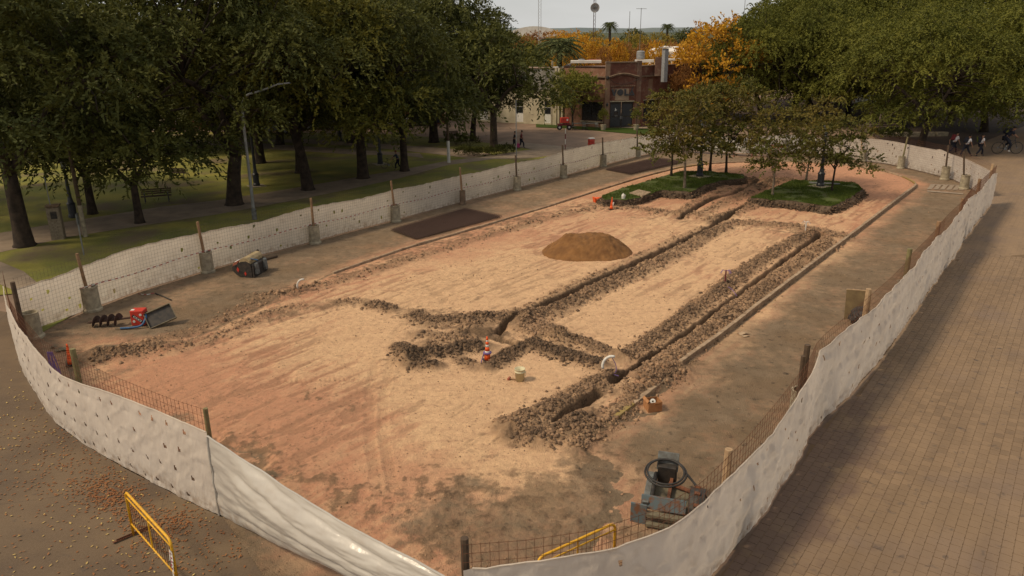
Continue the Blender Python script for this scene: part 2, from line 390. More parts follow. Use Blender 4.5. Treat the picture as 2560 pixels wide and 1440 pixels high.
greyb = [(1500, 1280, 2.0, .9), (1300, 1300, 1.4, .6), (1250, 1380, 1.8, .8), (1400, 1340, 1.6, .6), (900, 1240, .9, .4), (1050, 1250, .9, .55), (1150, 1330, 1.2, .7), (1600, 1150, 2.2, 1.), (1750, 1050, 2.5, 1.),
         (640, 1110, .9, .6), (780, 1190, .8, .35), (1180, 1190, .8, .45), (250, 950, 1.6, .35), (1700, 1250, 2, .9), (220, 830, 3, 1), (130, 870, 2.5, 1), (400, 790, 2.5, .7), (1550, 1350, 2, .7), (820, 1020, .7, .25)]
pinkb = [(1150, 620, 5, .7), (900, 720, 2.5, .6), (500, 950, 3, .8), (850, 1080, 3, .6), (2000, 430, 9, 1), (1750, 500, 4, .6), (1650, 470, 4, .5), (2200, 470, 6, .8), (600, 1000, 3, .7), (1450, 560, 5, .3)]
CH = [(PL("215,890 330,870 450,845 560,800 700,745 830,705 950,665 1100,612 1300,552 1480,510"), 1.25, .85), (PL("420,865 560,850 760,775 860,765"), 1.0, .6), (PL("1050,800 1200,815 1330,850 1450,880"), 1.5, .8),
      (PL("1030,890 1120,850 1250,840 1340,860"), 1.1, .8), (PL("1290,1090 1450,1040 1560,960 1700,900"), 1.0, .7), (PL("1500,530 1700,550 1830,560 2050,590"), 1.2, .6), (PL("1840,540 1920,490"), 1.2, .6),
      (PL("560,1100 700,1160 850,1235 1000,1300 1150,1390"), .8, .75), (PL("1050,1230 1250,1260 1450,1230 1550,1160"), 1.3, .7), (PL("1150,1330 1350,1310 1500,1330"), 1.0, .7), (PL("1800,470 1980,450"), 1.5, .6), (PL("760,1000 880,1020"), .7, .5), (PL("1240,700 1330,640"), .8, .3)]
TRK = [PL("945,1230 925,1100 925,980 950,880 1010,815 1100,780"), PL("985,1230 960,1100 960,985 985,890 1040,830"), PL("620,900 760,850 900,830"), PL("600,930 750,870 900,850"), PL("560,1000 720,960 880,955 1020,985"), PL("1020,740 1130,690 1280,640"), PL("1060,750 1180,700 1320,655"),
       PL("2230,470 2160,510 2070,560"), PL("2215,462 2140,505 2050,550"), PL("1500,600 1620,580 1740,575"), PL("1150,600 1300,590 1450,600")]
def pave_d(X, Y):
    """> 0 inside the dug site, < 0 on the surrounding paving (metres)"""
    poly = PL("180,900 250,868 470,858")+kerbL[4:]+PL("1700,915 1659,962 1533,1060 1430,1130 1560,1250 1400,1420 1160,1500 900,1400 560,1090 200,955")
    d = dline(X, Y, poly+[poly[0]]); return np.where(inpoly(X, Y, poly), d, -d)+1.9*(fbm(X*.75, Y*.75, 5, .6)-.5)*ss(Y, 23, 19.5)
def ground_h(X, Y, full=False):
    n1 = fbm(X*.5, Y*.5, 3)-.5; n2 = fbm(X*3.1, Y*3.1, 4, .6)-.5; n3 = fbm(X*9, Y*9, 3, .6)-.5
    u = X*UD.x+Y*UD.y; v = -X*UD.y+Y*UD.x
    pd = pave_d(X, Y); ins = ss(pd, -.2, .5)
    ri = np.exp(-((fbm(u*.16, v*.16, 2)-.45)**2)/.03)*(fbm(u*.9+4*n1, v*4.2, 3, .6)-.5)
    tex = ins*(.08+.05*n1+.05*n2+.025*n3+.11*ri)+(1-ins)*(.012*n2+.008*n3)
    h = tex.copy(); dk = np.zeros(X.shape)
    for ln, hw, ht, dark, dens in SP:
        d, sd_, al = dline(X, Y, ln, True)
        wv = hw*(.75+.75*(fbm(X*1.3+3, Y*1.3, 3)))
        m = ss(d, wv*1.15, wv*.15)
        h = h+m*ht*.5*(.4+1.2*(fbm(X*2.2, Y*2.2, 3)))+m*(.17*(fbm(X*7, Y*7, 3, .7)-.5))
        dk = np.maximum(dk, ss(d, wv*1.35, wv*.35)*(dark+.5*(fbm(X*1.1+9, Y*1.1, 3)-.5)))
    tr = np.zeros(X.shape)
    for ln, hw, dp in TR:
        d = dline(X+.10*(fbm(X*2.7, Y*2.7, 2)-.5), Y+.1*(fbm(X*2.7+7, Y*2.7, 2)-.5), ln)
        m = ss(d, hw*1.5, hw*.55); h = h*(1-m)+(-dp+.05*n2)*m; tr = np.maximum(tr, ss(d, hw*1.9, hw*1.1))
    fn = fbm(X*4.5+2, Y*4.5, 4, .65)-.5
    for ln, hw, wt in CH:
        d = dline(X, Y, ln); m = np.exp(-(d/hw)**2)*wt
        dk = np.maximum(dk, .75*ss(m+2.2*fn+1.1*(fbm(X*1.2, Y*1.2+7, 3)-.5), .55, 1.05)*ss(m, .1, .4)); h = h+m*.10*fn
    u2 = 0
    for ln in TRK:
        d, sd_, al = dline(X, Y, ln, True); m = ss(d, .17, .09)*ss(fbm(X*.8+1, Y*.8, 2), .28, .45)
        h = h-m*(.014+.014*np.sin(al*42+sd_*d*14)); h = h+.008*np.exp(-((d-.2)/.06)**2); dk = np.maximum(dk, m*.10)
    return (h, dk, tr, pd, ri) if full else h
# fan shaped grid, finer near the camera side where the details are seen
rows = 8.2*np.exp(np.arange(0, 1010)*.00245); cols = np.linspace(-.82, .66, 860)
YY, CC = np.meshgrid(rows, cols, indexing='ij'); XX = CC*(YY+1.5)
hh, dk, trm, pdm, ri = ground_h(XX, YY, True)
ins_m = inpoly(XX, YY, inside)
cr = px_blob(XX, YY, cream)+.9*(fbm(XX*.45, YY*.45, 4)-.5); pk = px_blob(XX, YY, pinkb); gr = px_blob(XX, YY, greyb)
sandv = np.clip(.60+cr-.6*pk-.55*ss(ri, .05, -.06)+.9*(fbm(XX*1.9, YY*1.9, 5, .65)-.5), 0, 1)
dk = np.maximum(dk, .30*ss(ri, -.045, -.10)*ss(pdm, 0, 1))
dirt = np.clip(ss(pdm, .25, -.35+0*pdm)+.72*ss(gr*.8+2.4*(fbm(XX*1.5, YY*1.5, 6, .68)-.5), .15, 1.1), 0, 1)
dirt = np.where(pdm < -.2, np.clip(.82+.5*(fbm(XX*.5, YY*.5, 4)-.5)-.9*ss(-pdm, 1.5, .0)*fbm(XX*.8+5, YY*.8, 3), 0, 1), dirt)
nv = XX.shape[0]*XX.shape[1]; idx = np.arange(nv).reshape(XX.shape)
q = np.stack([idx[:-1, :-1], idx[:-1, 1:], idx[1:, 1:], idx[1:, :-1]], -1).reshape(-1, 4)
keep = (ins_m[:-1, :-1] & ins_m[1:, 1:]).ravel(); q = q[keep]
used = np.unique(q); remap = np.zeros(nv, int); remap[used] = np.arange(len(used)); q = remap[q]
V = np.stack([XX.ravel(), YY.ravel(), hh.ravel()], 1)[used]
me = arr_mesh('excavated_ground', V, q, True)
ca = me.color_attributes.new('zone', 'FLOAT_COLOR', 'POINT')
Z = np.stack([sandv.ravel(), np.clip(dk+.75*trm, 0, 1).ravel(), dirt.ravel(), np.ones(nv)], 1)[used].astype(np.float32)  # trm term darkens trench floors, shade of the slits put into the colour
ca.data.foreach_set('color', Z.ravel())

def paving_color(t, g, bond=True):
    """block paving seen from above: colour, joint factor; laid along the street"""
    mpn = nd(t, 'ShaderNodeMapping', {'Vector': g, 'Rotation': (0, 0, -math.atan2(UD.y, UD.x))}).outputs[0]
    # mapping rotates about the origin: local x runs along the street
    br = nd(t, 'ShaderNodeTexBrick', {'Vector': mpn, 'Color1': (.200, .130, .074, 1), 'Color2': (.165, .108, .062, 1), 'Mortar': (.145, .094, .055, 1), 'Scale': 1.,
                                      'Mortar Size': .012, 'Mortar Smooth': .3, 'Brick Width': .27, 'Row Height': .22})
    br.offset_frequency = 2; br.offset = .5
    st = nd(t, 'ShaderNodeMapping', {'Vector': mpn, 'Scale': (.25, 1., 1)}).outputs[0]
    col = mixc(t, noisef(t, g, .35, 5, .5, .72), br.outputs['Color'], (.145, .098, .068))
    col = mixc(t, nd(t, 'ShaderNodeMath', {0: noisef(t, st, .8, 5, .42, .72), 1: .6}, operation='MULTIPLY').outputs[0], col, (.25, .165, .095))
    col = mixc(t, noisef(t, g, 3.2, 6, .60, .76), col, (.06, .045, .037))
    return col, br.outputs['Fac'], mpn
m, t, b = newmat('excavated_ground')
g = nd(t, 'ShaderNodeNewGeometry').outputs['Position']
zc = nd(t, 'ShaderNodeAttribute', attribute_name='zone'); sep = nd(t, 'ShaderNodeSeparateColor', {'Color': zc.outputs['Color']})
pc, pf, _ = paving_color(t, g)
fine = noisef(t, g, 5.5, 6, .35, .7); vfine = noisef(t, g, 22, 5, .3, .75)
c1 = mixc(t, sep.outputs[0], (.51, .245, .145), (.69, .445, .255))
c1 = mixc(t, nd(t, 'ShaderNodeMath', {0: fine, 1: .42}, operation='MULTIPLY').outputs[0], c1, (.33, .18, .11))
c1 = mixc(t, nd(t, 'ShaderNodeMath', {0: vfine, 1: .35}, operation='MULTIPLY').outputs[0], c1, (.50, .33, .20))
spd = nd(t, 'ShaderNodeMapping', {'Vector': g, 'Rotation': (0, 0, -1.35), 'Scale': (.55, 2.6, 1)}).outputs[0]
c1 = mixc(t, nd(t, 'ShaderNodeMath', {0: noisef(t, spd, 1.5, 6, .5, .68), 1: .25}, operation='MULTIPLY').outputs[0], c1, (.36, .20, .125))
drt = mixc(t, noisef(t, g, 1.6, 6, .35, .65), (.235, .170, .112), (.165, .120, .078))
drt = mixc(t, nd(t, 'ShaderNodeMath', {0: noisef(t, g, .5, 4, .4, .65), 1: .55}, operation='MULTIPLY').outputs[0], drt, pc)
drt = mixc(t, noisef(t, g, 4.5, 6, .58, .74), drt, (.06, .045, .034))
thr = nd(t, 'ShaderNodeMath', {0: sep.outputs[2], 1: nd(t, 'ShaderNodeMath', {0: noisef(t, g, 3.5, 6, .2, .8), 1: -.35}, operation='MULTIPLY_ADD').outputs[0]}, operation='ADD')
thr.inputs[1].links[0].from_node.inputs[2].default_value = .17
thr2 = nd(t, 'ShaderNodeMapRange', {'Value': thr.outputs[0], 'From Min': .22, 'From Max': .82}).outputs[0]
c2 = mixc(t, thr2, c1, drt)
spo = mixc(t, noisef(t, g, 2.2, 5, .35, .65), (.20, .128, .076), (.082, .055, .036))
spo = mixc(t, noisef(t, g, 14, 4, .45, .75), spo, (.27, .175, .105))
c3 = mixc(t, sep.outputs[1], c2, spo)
c3 = mixc(t, nd(t, 'ShaderNodeMath', {0: noisef(t, g, 7, 8, .55, .66, .75), 1: .6}, operation='MULTIPLY').outputs[0], c3, (.16, .095, .06))
t.links.new(c3, b.inputs['Base Color']); b.inputs['Roughness'].default_value = .97; b.inputs['Specular IOR Level'].default_value = .1
hsum = nd(t, 'ShaderNodeMath', {0: noisef(t, g, 9, 6, .1, .9, .7), 1: noisef(t, g, 40, 4, .1, .9)}, operation='ADD').outputs[0]
bump(t, b, hsum, 1.0, .04)
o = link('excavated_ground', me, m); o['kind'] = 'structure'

# street paving, forecourt, lawns, paths: sheets
def poly_obj(name, pts, m, z, kind='structure', sub=0):
    me = bpy.data.meshes.new(name); me.from_pydata([(p.x, p.y, z) for p in pts], [], [tuple(range(len(pts)))]); me.update()
    o = link(name, me, m); o['kind'] = kind; return o
m, t, b = newmat('far_ground'); g = nd(t, 'ShaderNodeNewGeometry').outputs['Position']
gc = mixc(t, noisef(t, g, .02, 6, .4, .6), (.13, .12, .05), (.16, .11, .07)); t.links.new(gc, b.inputs['Base Color']); b.inputs['Roughness'].default_value = 1
poly_obj('ground', [Vector(p) for p in ((-4000, -60, 0), (4000, -60, 0), (4000, 6000, 0), (-4000, 6000, 0))], m, -1.4)
m, t, b = newmat('street_paving'); g = nd(t, 'ShaderNodeNewGeometry').outputs['Position']
pc, pf, mpn = paving_color(t, g); t.links.new(pc, b.inputs['Base Color']); b.inputs['Roughness'].default_value = .88
bump(t, b, pf, -.5, .01); M['street_paving'] = m
# the street lies right of the fence and runs away to the upper right; it also passes the far end of the site
far_edge = [P(1640, 386)]+far_sheet+fence_far+fence_right[:-1]
street = [Vector((q.x, q.y, 0)) for q in fence_far[3:]+fence_right]+[Vector((6, 4, 0)), Vector((60, 4, 0)), Vector((150, 60, 0)), Vector((150, 150, 0)), Vector((60, 150, 0))]
# asphalt-like old concrete slab in front left
m, t, b = newmat('forecourt'); g = nd(t, 'ShaderNodeNewGeometry').outputs['Position']
fc = mixc(t, noisef(t, g, .5, 5, .35, .65), (.125, .081, .043), (.074, .047, .026))
fc = mixc(t, noisef(t, g, .23, 4, .55, .72), fc, (.175, .118, .058)); fc = mixc(t, noisef(t, g, 3, 6, .6, .78), fc, (.045, .034, .028))
fc = mixc(t, nd(t, 'ShaderNodeMath', {0: noisef(t, g, 25, 4, .3, .8), 1: .35}, operation='MULTIPLY').outputs[0], fc, (.17, .12, .08))
slab = nd(t, 'ShaderNodeMapping', {'Vector': g, 'Rotation': (0, 0, -.25)}).outputs[0]
br = nd(t, 'ShaderNodeTexBrick', {'Vector': slab, 'Color1': (0, 0, 0, 1), 'Color2': (0, 0, 0, 1), 'Mortar': (1, 1, 1, 1), 'Scale': 1., 'Mortar Size': .016, 'Mortar Smooth': .6, 'Brick Width': 4.2, 'Row Height': 3.6}); br.offset = 0
jf = nd(t, 'ShaderNodeMath', {0: br.outputs['Fac'], 1: noisef(t, g, 2, 3, .25, .5)}, operation='MULTIPLY').outputs[0]
jf2 = nd(t, 'ShaderNodeMath', {0: jf, 1: .5}, operation='MULTIPLY').outputs[0]; fc = mixc(t, jf2, fc, (.05, .036, .026)); t.links.new(fc, b.inputs['Base Color']); b.inputs['Roughness'].default_value = .9
bump(t, b, noisef(t, g, 30, 5, .1, .9), .35, .01)
M['forecourt'] = m
# grass soil
m, t, b = newmat('lawn'); g = nd(t, 'ShaderNodeNewGeometry').outputs['Position']
lc = mixc(t, noisef(t, g, .35, 5, .38, .62), (.26, .225, .034), (.15, .155, .024)); lc = mixc(t, noisef(t, g, .25, 4, .5, .66), lc, (.15, .105, .055))
lc = mixc(t, nd(t, 'ShaderNodeMath', {0: noisef(t, g, 9, 5, .3, .75), 1: .4}, operation='MULTIPLY').outputs[0], lc, (.08, .085, .018))
t.links.new(lc, b.inputs['Base Color']); b.inputs['Roughness'].default_value = 1; bump(t, b, noisef(t, g, 30, 4, .1, .9), .8, .03); M['lawn'] = m
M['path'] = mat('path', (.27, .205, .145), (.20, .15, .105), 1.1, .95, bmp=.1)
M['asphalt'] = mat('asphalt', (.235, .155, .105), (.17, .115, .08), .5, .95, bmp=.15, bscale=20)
M['path_shaded'] = mat('path_shaded', (.075, .05, .038), (.055, .038, .03), 2, .95, bmp=.1)  # darkened copy of the path, shade under the trees put into the colour
poly_obj('street', fence_lawn+far_sheet[1:]+fence_far+[Vector(p) for p in ((200, 50, 0), (200, 240, 0), (-200, 240, 0), (-200, 25, 0))], 'asphalt', -.03)
poly_obj('street_paving_sheet', street, 'street_paving', -.004)
poly_obj('forecourt', [Vector((-40, 3, 0)), Vector((7.5, 3, 0)), P(1165, 1600), P(551, 1290)]+fence_left[::-1][1:]+PL("20,780 -120,760 -500,1000"), 'forecourt', -.006)
# park lawn left of the fence
lawn_edge = shift(fence_lawn, .32)[:-2]
poly_obj('lawn', [P(-900, 1000), P(-40, 742), P(30, 735), P(95, 838)]+[q for q in lawn_edge[1:]]+PL("1600,385 1500,378 1330,374 1240,360 1120,345 900,333 500,330 -300,330 -1500,500"), 'lawn', .012)
poly_obj('park_path', PL("-300,640 0,583 180,553 400,518 540,502 760,467 900,442 1010,424 1110,404 1235,388 1330,374 1400,374 1440,383 1330,395 1235,398 1120,413 1000,446 900,468 760,497 540,537 400,558 180,592 0,632 -300,700"), 'path', .024)
poly_obj('park_path', PL("400,372 560,366 900,388 1000,388 1060,396 1050,384 900,376 560,352 400,352"), 'path', .028)
poly_obj('park_path', PL("0,655 60,680 110,722 60,738 0,712 -300,660 -300,600"), 'path', .03)
poly_obj('park_path', PL("620,352 760,348 1120,372 1235,386 1170,396 1080,385 900,366"), 'path', .036)
poly_obj('park_path', PL("1240,360 1330,374 1440,383 1520,380 1400,366 1260,352"), 'path', .04)
poly_obj('front_lawn', PL("1340,318 1440,322 1560,333 1640,338 1760,338 1760,326 1600,322 1440,316 1340,309"), 'grass', .02)
poly_obj('pavement', PL("1200,305 1340,308 1440,315 1600,321 1760,325 1850,322 1850,312 1600,316 1440,309 1200,296"), 'path', .024)
poly_obj('right_garden', PL("2140,318 2290,395 2345,398 2700,262 2500,215 2000,240 1800,280 1900,318"), 'path_shaded', .012)
poly_obj('lit_street_patch', PL("2000,262 2330,240 2330,228 2000,240"), 'path', .03)  # pale sheet, sunlight on the street put into the ground colour
# painted crossing on the paving
mb = MB()
for i in range(6):
    a = P(2328+i*15, 467+.5*i, .004); a2 = P(2316+i*15, 475+.5*i, .004)
    for q0, q1 in ((P(2327+i*16, 462+i*.4), P(2317+i*16, 474+i*.4)),):
        mb.add([q0+Vector((0, 0, .03)), q0+Vector((.35, 0, .03)), q1+Vector((.35, 0, .03)), q1+Vector((0, 0, .03))], [(0, 1, 2, 3)])
for s in ("2325,461 2410,464 2410,466 2325,463", "2318,477 2408,484 2408,487 2318,480"):
    mb.add([p+Vector((0, 0, .034)) for p in PL(s)], [(3, 2, 1, 0)])
M['old_paint'] = mat('old_paint', (.28, .22, .16), (.20, .145, .10), 6, .9, bmp=0)
o = mb.build('road_marking', 'old_paint'); tag(o, 'worn white crossing lines on the paving by the far pipe footings', 'road marking')

# block pavers outside the right fence, each a real block where they show large
def paver_parts():
    root = empty('street_paving'); root['kind'] = 'structure'
    bw, bh = .27, .22
    A = Vector((UD.x, UD.y, 0)); B = Vector((-UD.y, UD.x, 0))
    mesh_cache = []
    for k in range(4):
        w2, h2 = bw/2-.0055, bh/2-.005; j = .022
        # interlocking block outline with stepped ends
        ol = [(-w2, -h2), (-w2*.35, -h2), (-w2*.2, -h2+j*.4), (w2*.2, -h2+j*.4), (w2*.35, -h2), (w2, -h2), (w2+j*.3, -h2*.3), (w2+j*.3, h2*.3), (w2, h2), (0, h2+.003), (-w2, h2), (-w2+j*.3, h2*.3), (-w2+j*.3, -h2*.3)]
        n = len(ol); vs = [(x, y, -.03) for x, y in ol]+[(x, y, .004+.0015*k) for x, y in ol]
        mm = bpy.data.meshes.new('paver'); mm.from_pydata(vs, [], [tuple(range(n, 2*n))]+[(i, (i+1) % n, (i+1) % n+n, i+n) for i in range(n)]); mm.update()
        mm.materials.append(M['paver']); mesh_cache.append(mm)
    cand = []
    fl = fence_right
    for i in range(-10, 160):
        for j_ in range(-130, 60):
            a = i*bw+(bw/2 if j_ % 2 else 0); bb = j_*bh
            p = A*a+B*bb
            if p.y < 9 or p.y > 37 or p.x < 2: continue
            q = proj((p.x, p.y, 0))
            if q[0] < 1560 or q[0] > 2640 or q[1] > 1520: continue
            cand.append(p)
    X = np.array([p.x for p in cand]); Y = np.array([p.y for p in cand])
    ok = ~inpoly(X, Y, inside) & (dline(X, Y, fl) > .16)
    cand = [p for p, k in zip(cand, ok) if k]
    cand.sort(key=lambda p: (p.x**2+p.y**2) if proj(p)[1] < 1435 and proj(p)[0] < 2555 else 1e6)
    rot = math.atan2(UD.y, UD.x)
    for n_, p in enumerate(cand[:300]):
        o = bpy.data.objects.new('paver', mesh_cache[random.randrange(4)]); COL.objects.link(o); o.parent = root
        o.location = (p.x, p.y, .002*random.random()); o.rotation_euler = (random.uniform(-.006, .006), random.uniform(-.006, .006), rot+random.uniform(-.012, .012))
    vs = []; fs = []
    base = np.array([v.co[:] for v in mesh_cache[1].vertices]); n = len(base)//2
    c, s = math.cos(rot), math.sin(rot); bx = np.stack([base[:, 0]*c-base[:, 1]*s, base[:, 0]*s+base[:, 1]*c, base[:, 2]], 1)
    mb = MB(); Vv = []; F = []
    for k, p in enumerate(cand[300:]):
        o_ = np.array([p.x, p.y, random.uniform(0, .003)]); Vv.append(bx+o_); F.append(k*2*n)
    Vv = np.concatenate(Vv); mm = bpy.data.meshes.new('paver_field')
    faces = []
    for f0 in F:
        faces.append(tuple(range(f0+n, f0+2*n))); faces += [(f0+i, f0+(i+1) % n, f0+(i+1) % n+n, f0+i+n) for i in range(n)]
    mm.from_pydata(Vv.tolist(), [], faces); mm.update(); mm.materials.append(M['paver'])
    o = link('paver_field', mm, None, root); o['kind'] = 'stuff'
m, t, b = newmat('paver'); g = nd(t, 'ShaderNodeNewGeometry')
oi = nd(t, 'ShaderNodeNewGeometry').outputs['Random Per Island']
base = mixc(t, oi, (.190, .122, .068), (.148, .095, .053)); gp_ = g.outputs['Position']
base = mixc(t, noisef(t, gp_, .35, 5, .5, .72), base, (.145, .098, .068))
mp2 = nd(t, 'ShaderNodeMapping', {'Vector': gp_, 'Rotation': (0, 0, -math.atan2(UD.y, UD.x))}).outputs[0]
st = nd(t, 'ShaderNodeMapping', {'Vector': mp2, 'Scale': (.25, 1., 1)}).outputs[0]
base = mixc(t, nd(t, 'ShaderNodeMath', {0: noisef(t, st, .8, 5, .42, .72), 1: .6}, operation='MULTIPLY').outputs[0], base, (.25, .165, .095))
base = mixc(t, noisef(t, gp_, 3.2, 6, .60, .76), base, (.06, .045, .037))
# damp purple-brown stain band beside the fence
stc = P(1980, 1210); sx = nd(t, 'ShaderNodeMapping', {'Vector': gp_, 'Rotation': (0, 0, -math.atan2(UD.y, UD.x))}).outputs[0]
def stain_fac(t, vec):
    off = (stc.x*UD.x+stc.y*UD.y, -stc.x*UD.y+stc.y*UD.x)
    mpn = nd(t, 'ShaderNodeMapping', {'Vector': vec, 'Location': (-off[0]*.085, -off[1]*.42, 0), 'Scale': (.085, .42, 0)}).outputs[0]
    ln = nd(t, 'ShaderNodeVectorMath', {0: mpn}, operation='LENGTH').outputs['Value']
    d = nd(t, 'ShaderNodeMath', {0: noisef(t, vec, 1.4, 6, .25, .75), 1: 1.0, 2: ln}, operation='MULTIPLY_ADD')
    return nd(t, 'ShaderNodeMapRange', {'Value': d.outputs[0], 'From Min': 1.2, 'From Max': .75, 'To Max': .62}).outputs[0]
base = mixc(t, stain_fac(t, sx), base, (.085, .050, .040))
t.links.new(base, b.inputs['Base Color']); b.inputs['Roughness'].default_value = .85; bump(t, b, noisef(t, gp_, 60, 3, .1, .9), .3, .004)
M['paver'] = m
t = M['street_paving'].node_tree; b = t.nodes['Principled BSDF']; src = b.inputs['Base Color'].links[0].from_socket
gg = nd(t, 'ShaderNodeNewGeometry').outputs['Position']; gr_ = nd(t, 'ShaderNodeMapping', {'Vector': gg, 'Rotation': (0, 0, -math.atan2(UD.y, UD.x))}).outputs[0]
t.links.new(mixc(t, stain_fac(t, gr_), src, (.07, .04, .032)), b.inputs['Base Color'])
# a darker joint bed under the modelled blocks
bedp = [p for p in fence_right if p.y < 37.5]
poly_obj('paving_bed', [Vector((q.x+.12, q.y-.08, 0)) for q in bedp]+[Vector((4, 8, 0)), Vector((20, 8, 0)), P(2650, 1500), Vector((33, 37.3, 0))], mat('paving_bed', (.122, .079, .046), (.148, .096, .056), 4, 1, bmp=0), -.0005)
paver_parts()

# kerb: stones laid end to end
def kerb_line(line, name, m, zt, wd, lean=0, yellow=None):
    root = empty(name); root['kind'] = 'structure'
    pts = resample(line, 1.0)
    for a, b_ in zip(pts[:-1], pts[1:]):
        d = b_-a; l = d.length
        if l < .2: continue
        px = proj(a)
        mm = m
        if yellow and any(abs(px[0]-x) < dx and abs(px[1]-y) < 40 for x, y, dx in yellow): mm = 'yellow_old'
        mb = MB(); mb.box(((a.x+b_.x)/2, (a.y+b_.y)/2, zt/2-.1), (l-.015, wd, zt+.2), math.atan2(d.y, d.x)+random.uniform(-.006, .006))
        o = mb.build('kerb_stone', mm, root, bevel=.015); o.location.z = random.uniform(-.012, .012)
kr = [p for p in kerbL]
iL = min(range(len(kr)), key=lambda i: (kr[i]-P(895, 658)).length); iR = min(range(len(kr)), key=lambda i: (kr[i]-P(2288, 469)).length)
kerb_line(kr[iL:iR+1], 'kerb', 'kerb', .14, .11, yellow=[(1720, 418, 40), (2265, 445, 22)])
kerb_line(kr[iR:], 'kerb', 'kerb', .20, .15)
kerb_line(kerbN, 'kerb', 'kerb', .22, .16, yellow=[(1560, 1040, 60)])
# spilled clods and stones: thousands of small lumps
ICO_V = []; 
def lump_base(seed):
    r = random.Random(seed); v = np.array([(1, 0, -.2), (-.4, .9, -.3), (-.5, -.8, -.2), (.1, .1, .9), (.6, .7, .3), (.55, -.7, .35), (-.8, .1, .35)])*1.
    v += np.array([[r.uniform(-.22, .22) for _ in range(3)] for _ in range(7)])
    f = np.array([(0, 4, 3), (0, 3, 5), (5, 3, 6), (6, 3, 4), (4, 1, 6), (0, 1, 4), (0, 5, 2), (2, 5, 6), (1, 2, 6)]); return v, f
LB = [lump_base(i) for i in range(5)]
def lumps(name, pts, sizes, tone, m):
    n = len(pts); Vs = []; Fs = []; Ts = []; off = 0
    grp = RNG.integers(0, 5, n)
    for k in range(5):
        s = grp == k; p = pts[s]; sz = sizes[s]; tn = tone[s]; c = len(p)
        if c == 0: continue
        an = RNG.random(c)*6.28; ca_, sa = np.cos(an), np.sin(an); v, f = LB[k]
        x = v[None, :, 0]*ca_[:, None]-v[None, :, 1]*sa[:, None]; y = v[None, :, 0]*sa[:, None]+v[None, :, 1]*ca_[:, None]
        z = np.repeat(v[None, :, 2], c, 0)*(.55+.4*RNG.random((c, 1)))
        W = np.stack([x, y, z], -1)*sz[:, None, None]+p[:, None, :]
        Vs.append(W.reshape(-1, 3)); Fs.append((f[None]+np.arange(c)[:, None, None]*7).reshape(-1, 3)+off); Ts.append(np.repeat(tn, 7)); off += c*7
    me = arr_mesh(name, np.concatenate(Vs), np.concatenate(Fs), False, np.concatenate(Ts))
    return link(name, me, m)
m, t, b = newmat('clod'); at = nd(t, 'ShaderNodeAttribute', attribute_name='tone').outputs['Fac']
g = nd(t, 'ShaderNodeNewGeometry').outputs['Position']
cr1 = t.nodes.new('ShaderNodeValToRGB'); e = cr1.color_ramp.elements; e[0].color = (.36, .225, .135, 1); e[1].color = (.038, .029, .022, 1); e2 = e.new(.5); e2.color = (.155, .10, .063, 1)
t.links.new(at, cr1.inputs[0]); col = mixc(t, noisef(t, g, 25, 3, .3, .8), cr1.outputs[0], (.16, .105, .068)); 
mm_ = [n for n in t.nodes if n.bl_idname == 'ShaderNodeMix'][-1]; fz = nd(t, 'ShaderNodeMath', {0: noisef(t, g, 25, 3, .3, .8), 1: .3}, operation='MULTIPLY'); t.links.new(fz.outputs[0], mm_.inputs['Factor'])
t.links.new(col, b.inputs['Base Color']); b.inputs['Roughness'].default_value = .97; b.inputs['Specular IOR Level'].default_value = .1; bump(t, b, noisef(t, g, 60, 3, .1, .9), .5, .01)
M['clod'] = m
allp = []; alls = []; allt = []
for ln, hw, ht, dark, dens in SP:
    for a, b_ in zip(ln[:-1], ln[1:]):
        l = (b_-a).length; n = int(l*hw*dens*3.6)
        if n == 0: continue
        tt = RNG.random(n); off = RNG.normal(0, hw*.55, n); d = (b_-a)/l
        allp.append(np.stack([a.x+(b_.x-a.x)*tt-d.y*off, a.y+(b_.y-a.y)*tt+d.x*off], 1))
        alls.append(.010+.016*RNG.random(n)+.075*RNG.random(n)**6)
        allt.append(np.clip(dark*.86+RNG.normal(0, .15, n)+.5*(fbm(allp[-1][:, 0]*1.1, allp[-1][:, 1]*1.1, 3)-.5)-.15*np.abs(off)/hw, 0, 1))
pp = np.concatenate(allp); szs = np.concatenate(alls); tn = np.concatenate(allt)
dist = np.hypot(pp[:, 0], pp[:, 1]); szs = szs*(1+np.clip((dist-22)/30, 0, 1.2)*.45)
hz, _, trr, _, _ = ground_h(pp[:, 0], pp[:, 1], True)
kp = (trr < .5) & ~((dist > 34) & (RNG.random(len(pp)) < .5))
pts = np.stack([pp[:, 0], pp[:, 1], hz+szs*.25], 1)[kp]
o = lumps('soil_clods', pts, szs[kp], tn[kp], 'clod'); tag(o, 'loose dark and tan clods of dug soil heaped along the trenches', 'soil', kind='stuff')
# sparse stones all over the site
n = 26000; yy = 11+RNG.random(n)**1.7*62; xx = (RNG.random(n)*1.45-.78)*(yy+1.5)
k = inpoly(xx, yy, inside); xx, yy = xx[k], yy[k]; pdd = pave_d(xx, yy)
k = RNG.random(len(xx)) < np.where(pdd > 0, .25+.6*(fbm(xx*.8, yy*.8, 2) > .52), .22); xx, yy = xx[k], yy[k]
hz = ground_h(xx, yy); sz = .008+.022*RNG.random(len(xx))**4+.006*RNG.random(len(xx)); sz *= 1+np.clip((yy-20)/30, 0, 1)
o = lumps('pebbles', np.stack([xx, yy, hz+sz*.2], 1), sz, np.clip(RNG.normal(.16, .16, len(xx)), 0, 1), 'clod')
tag(o, 'small stones and crumbs scattered over the pinkish bare ground', 'pebbles', kind='stuff')

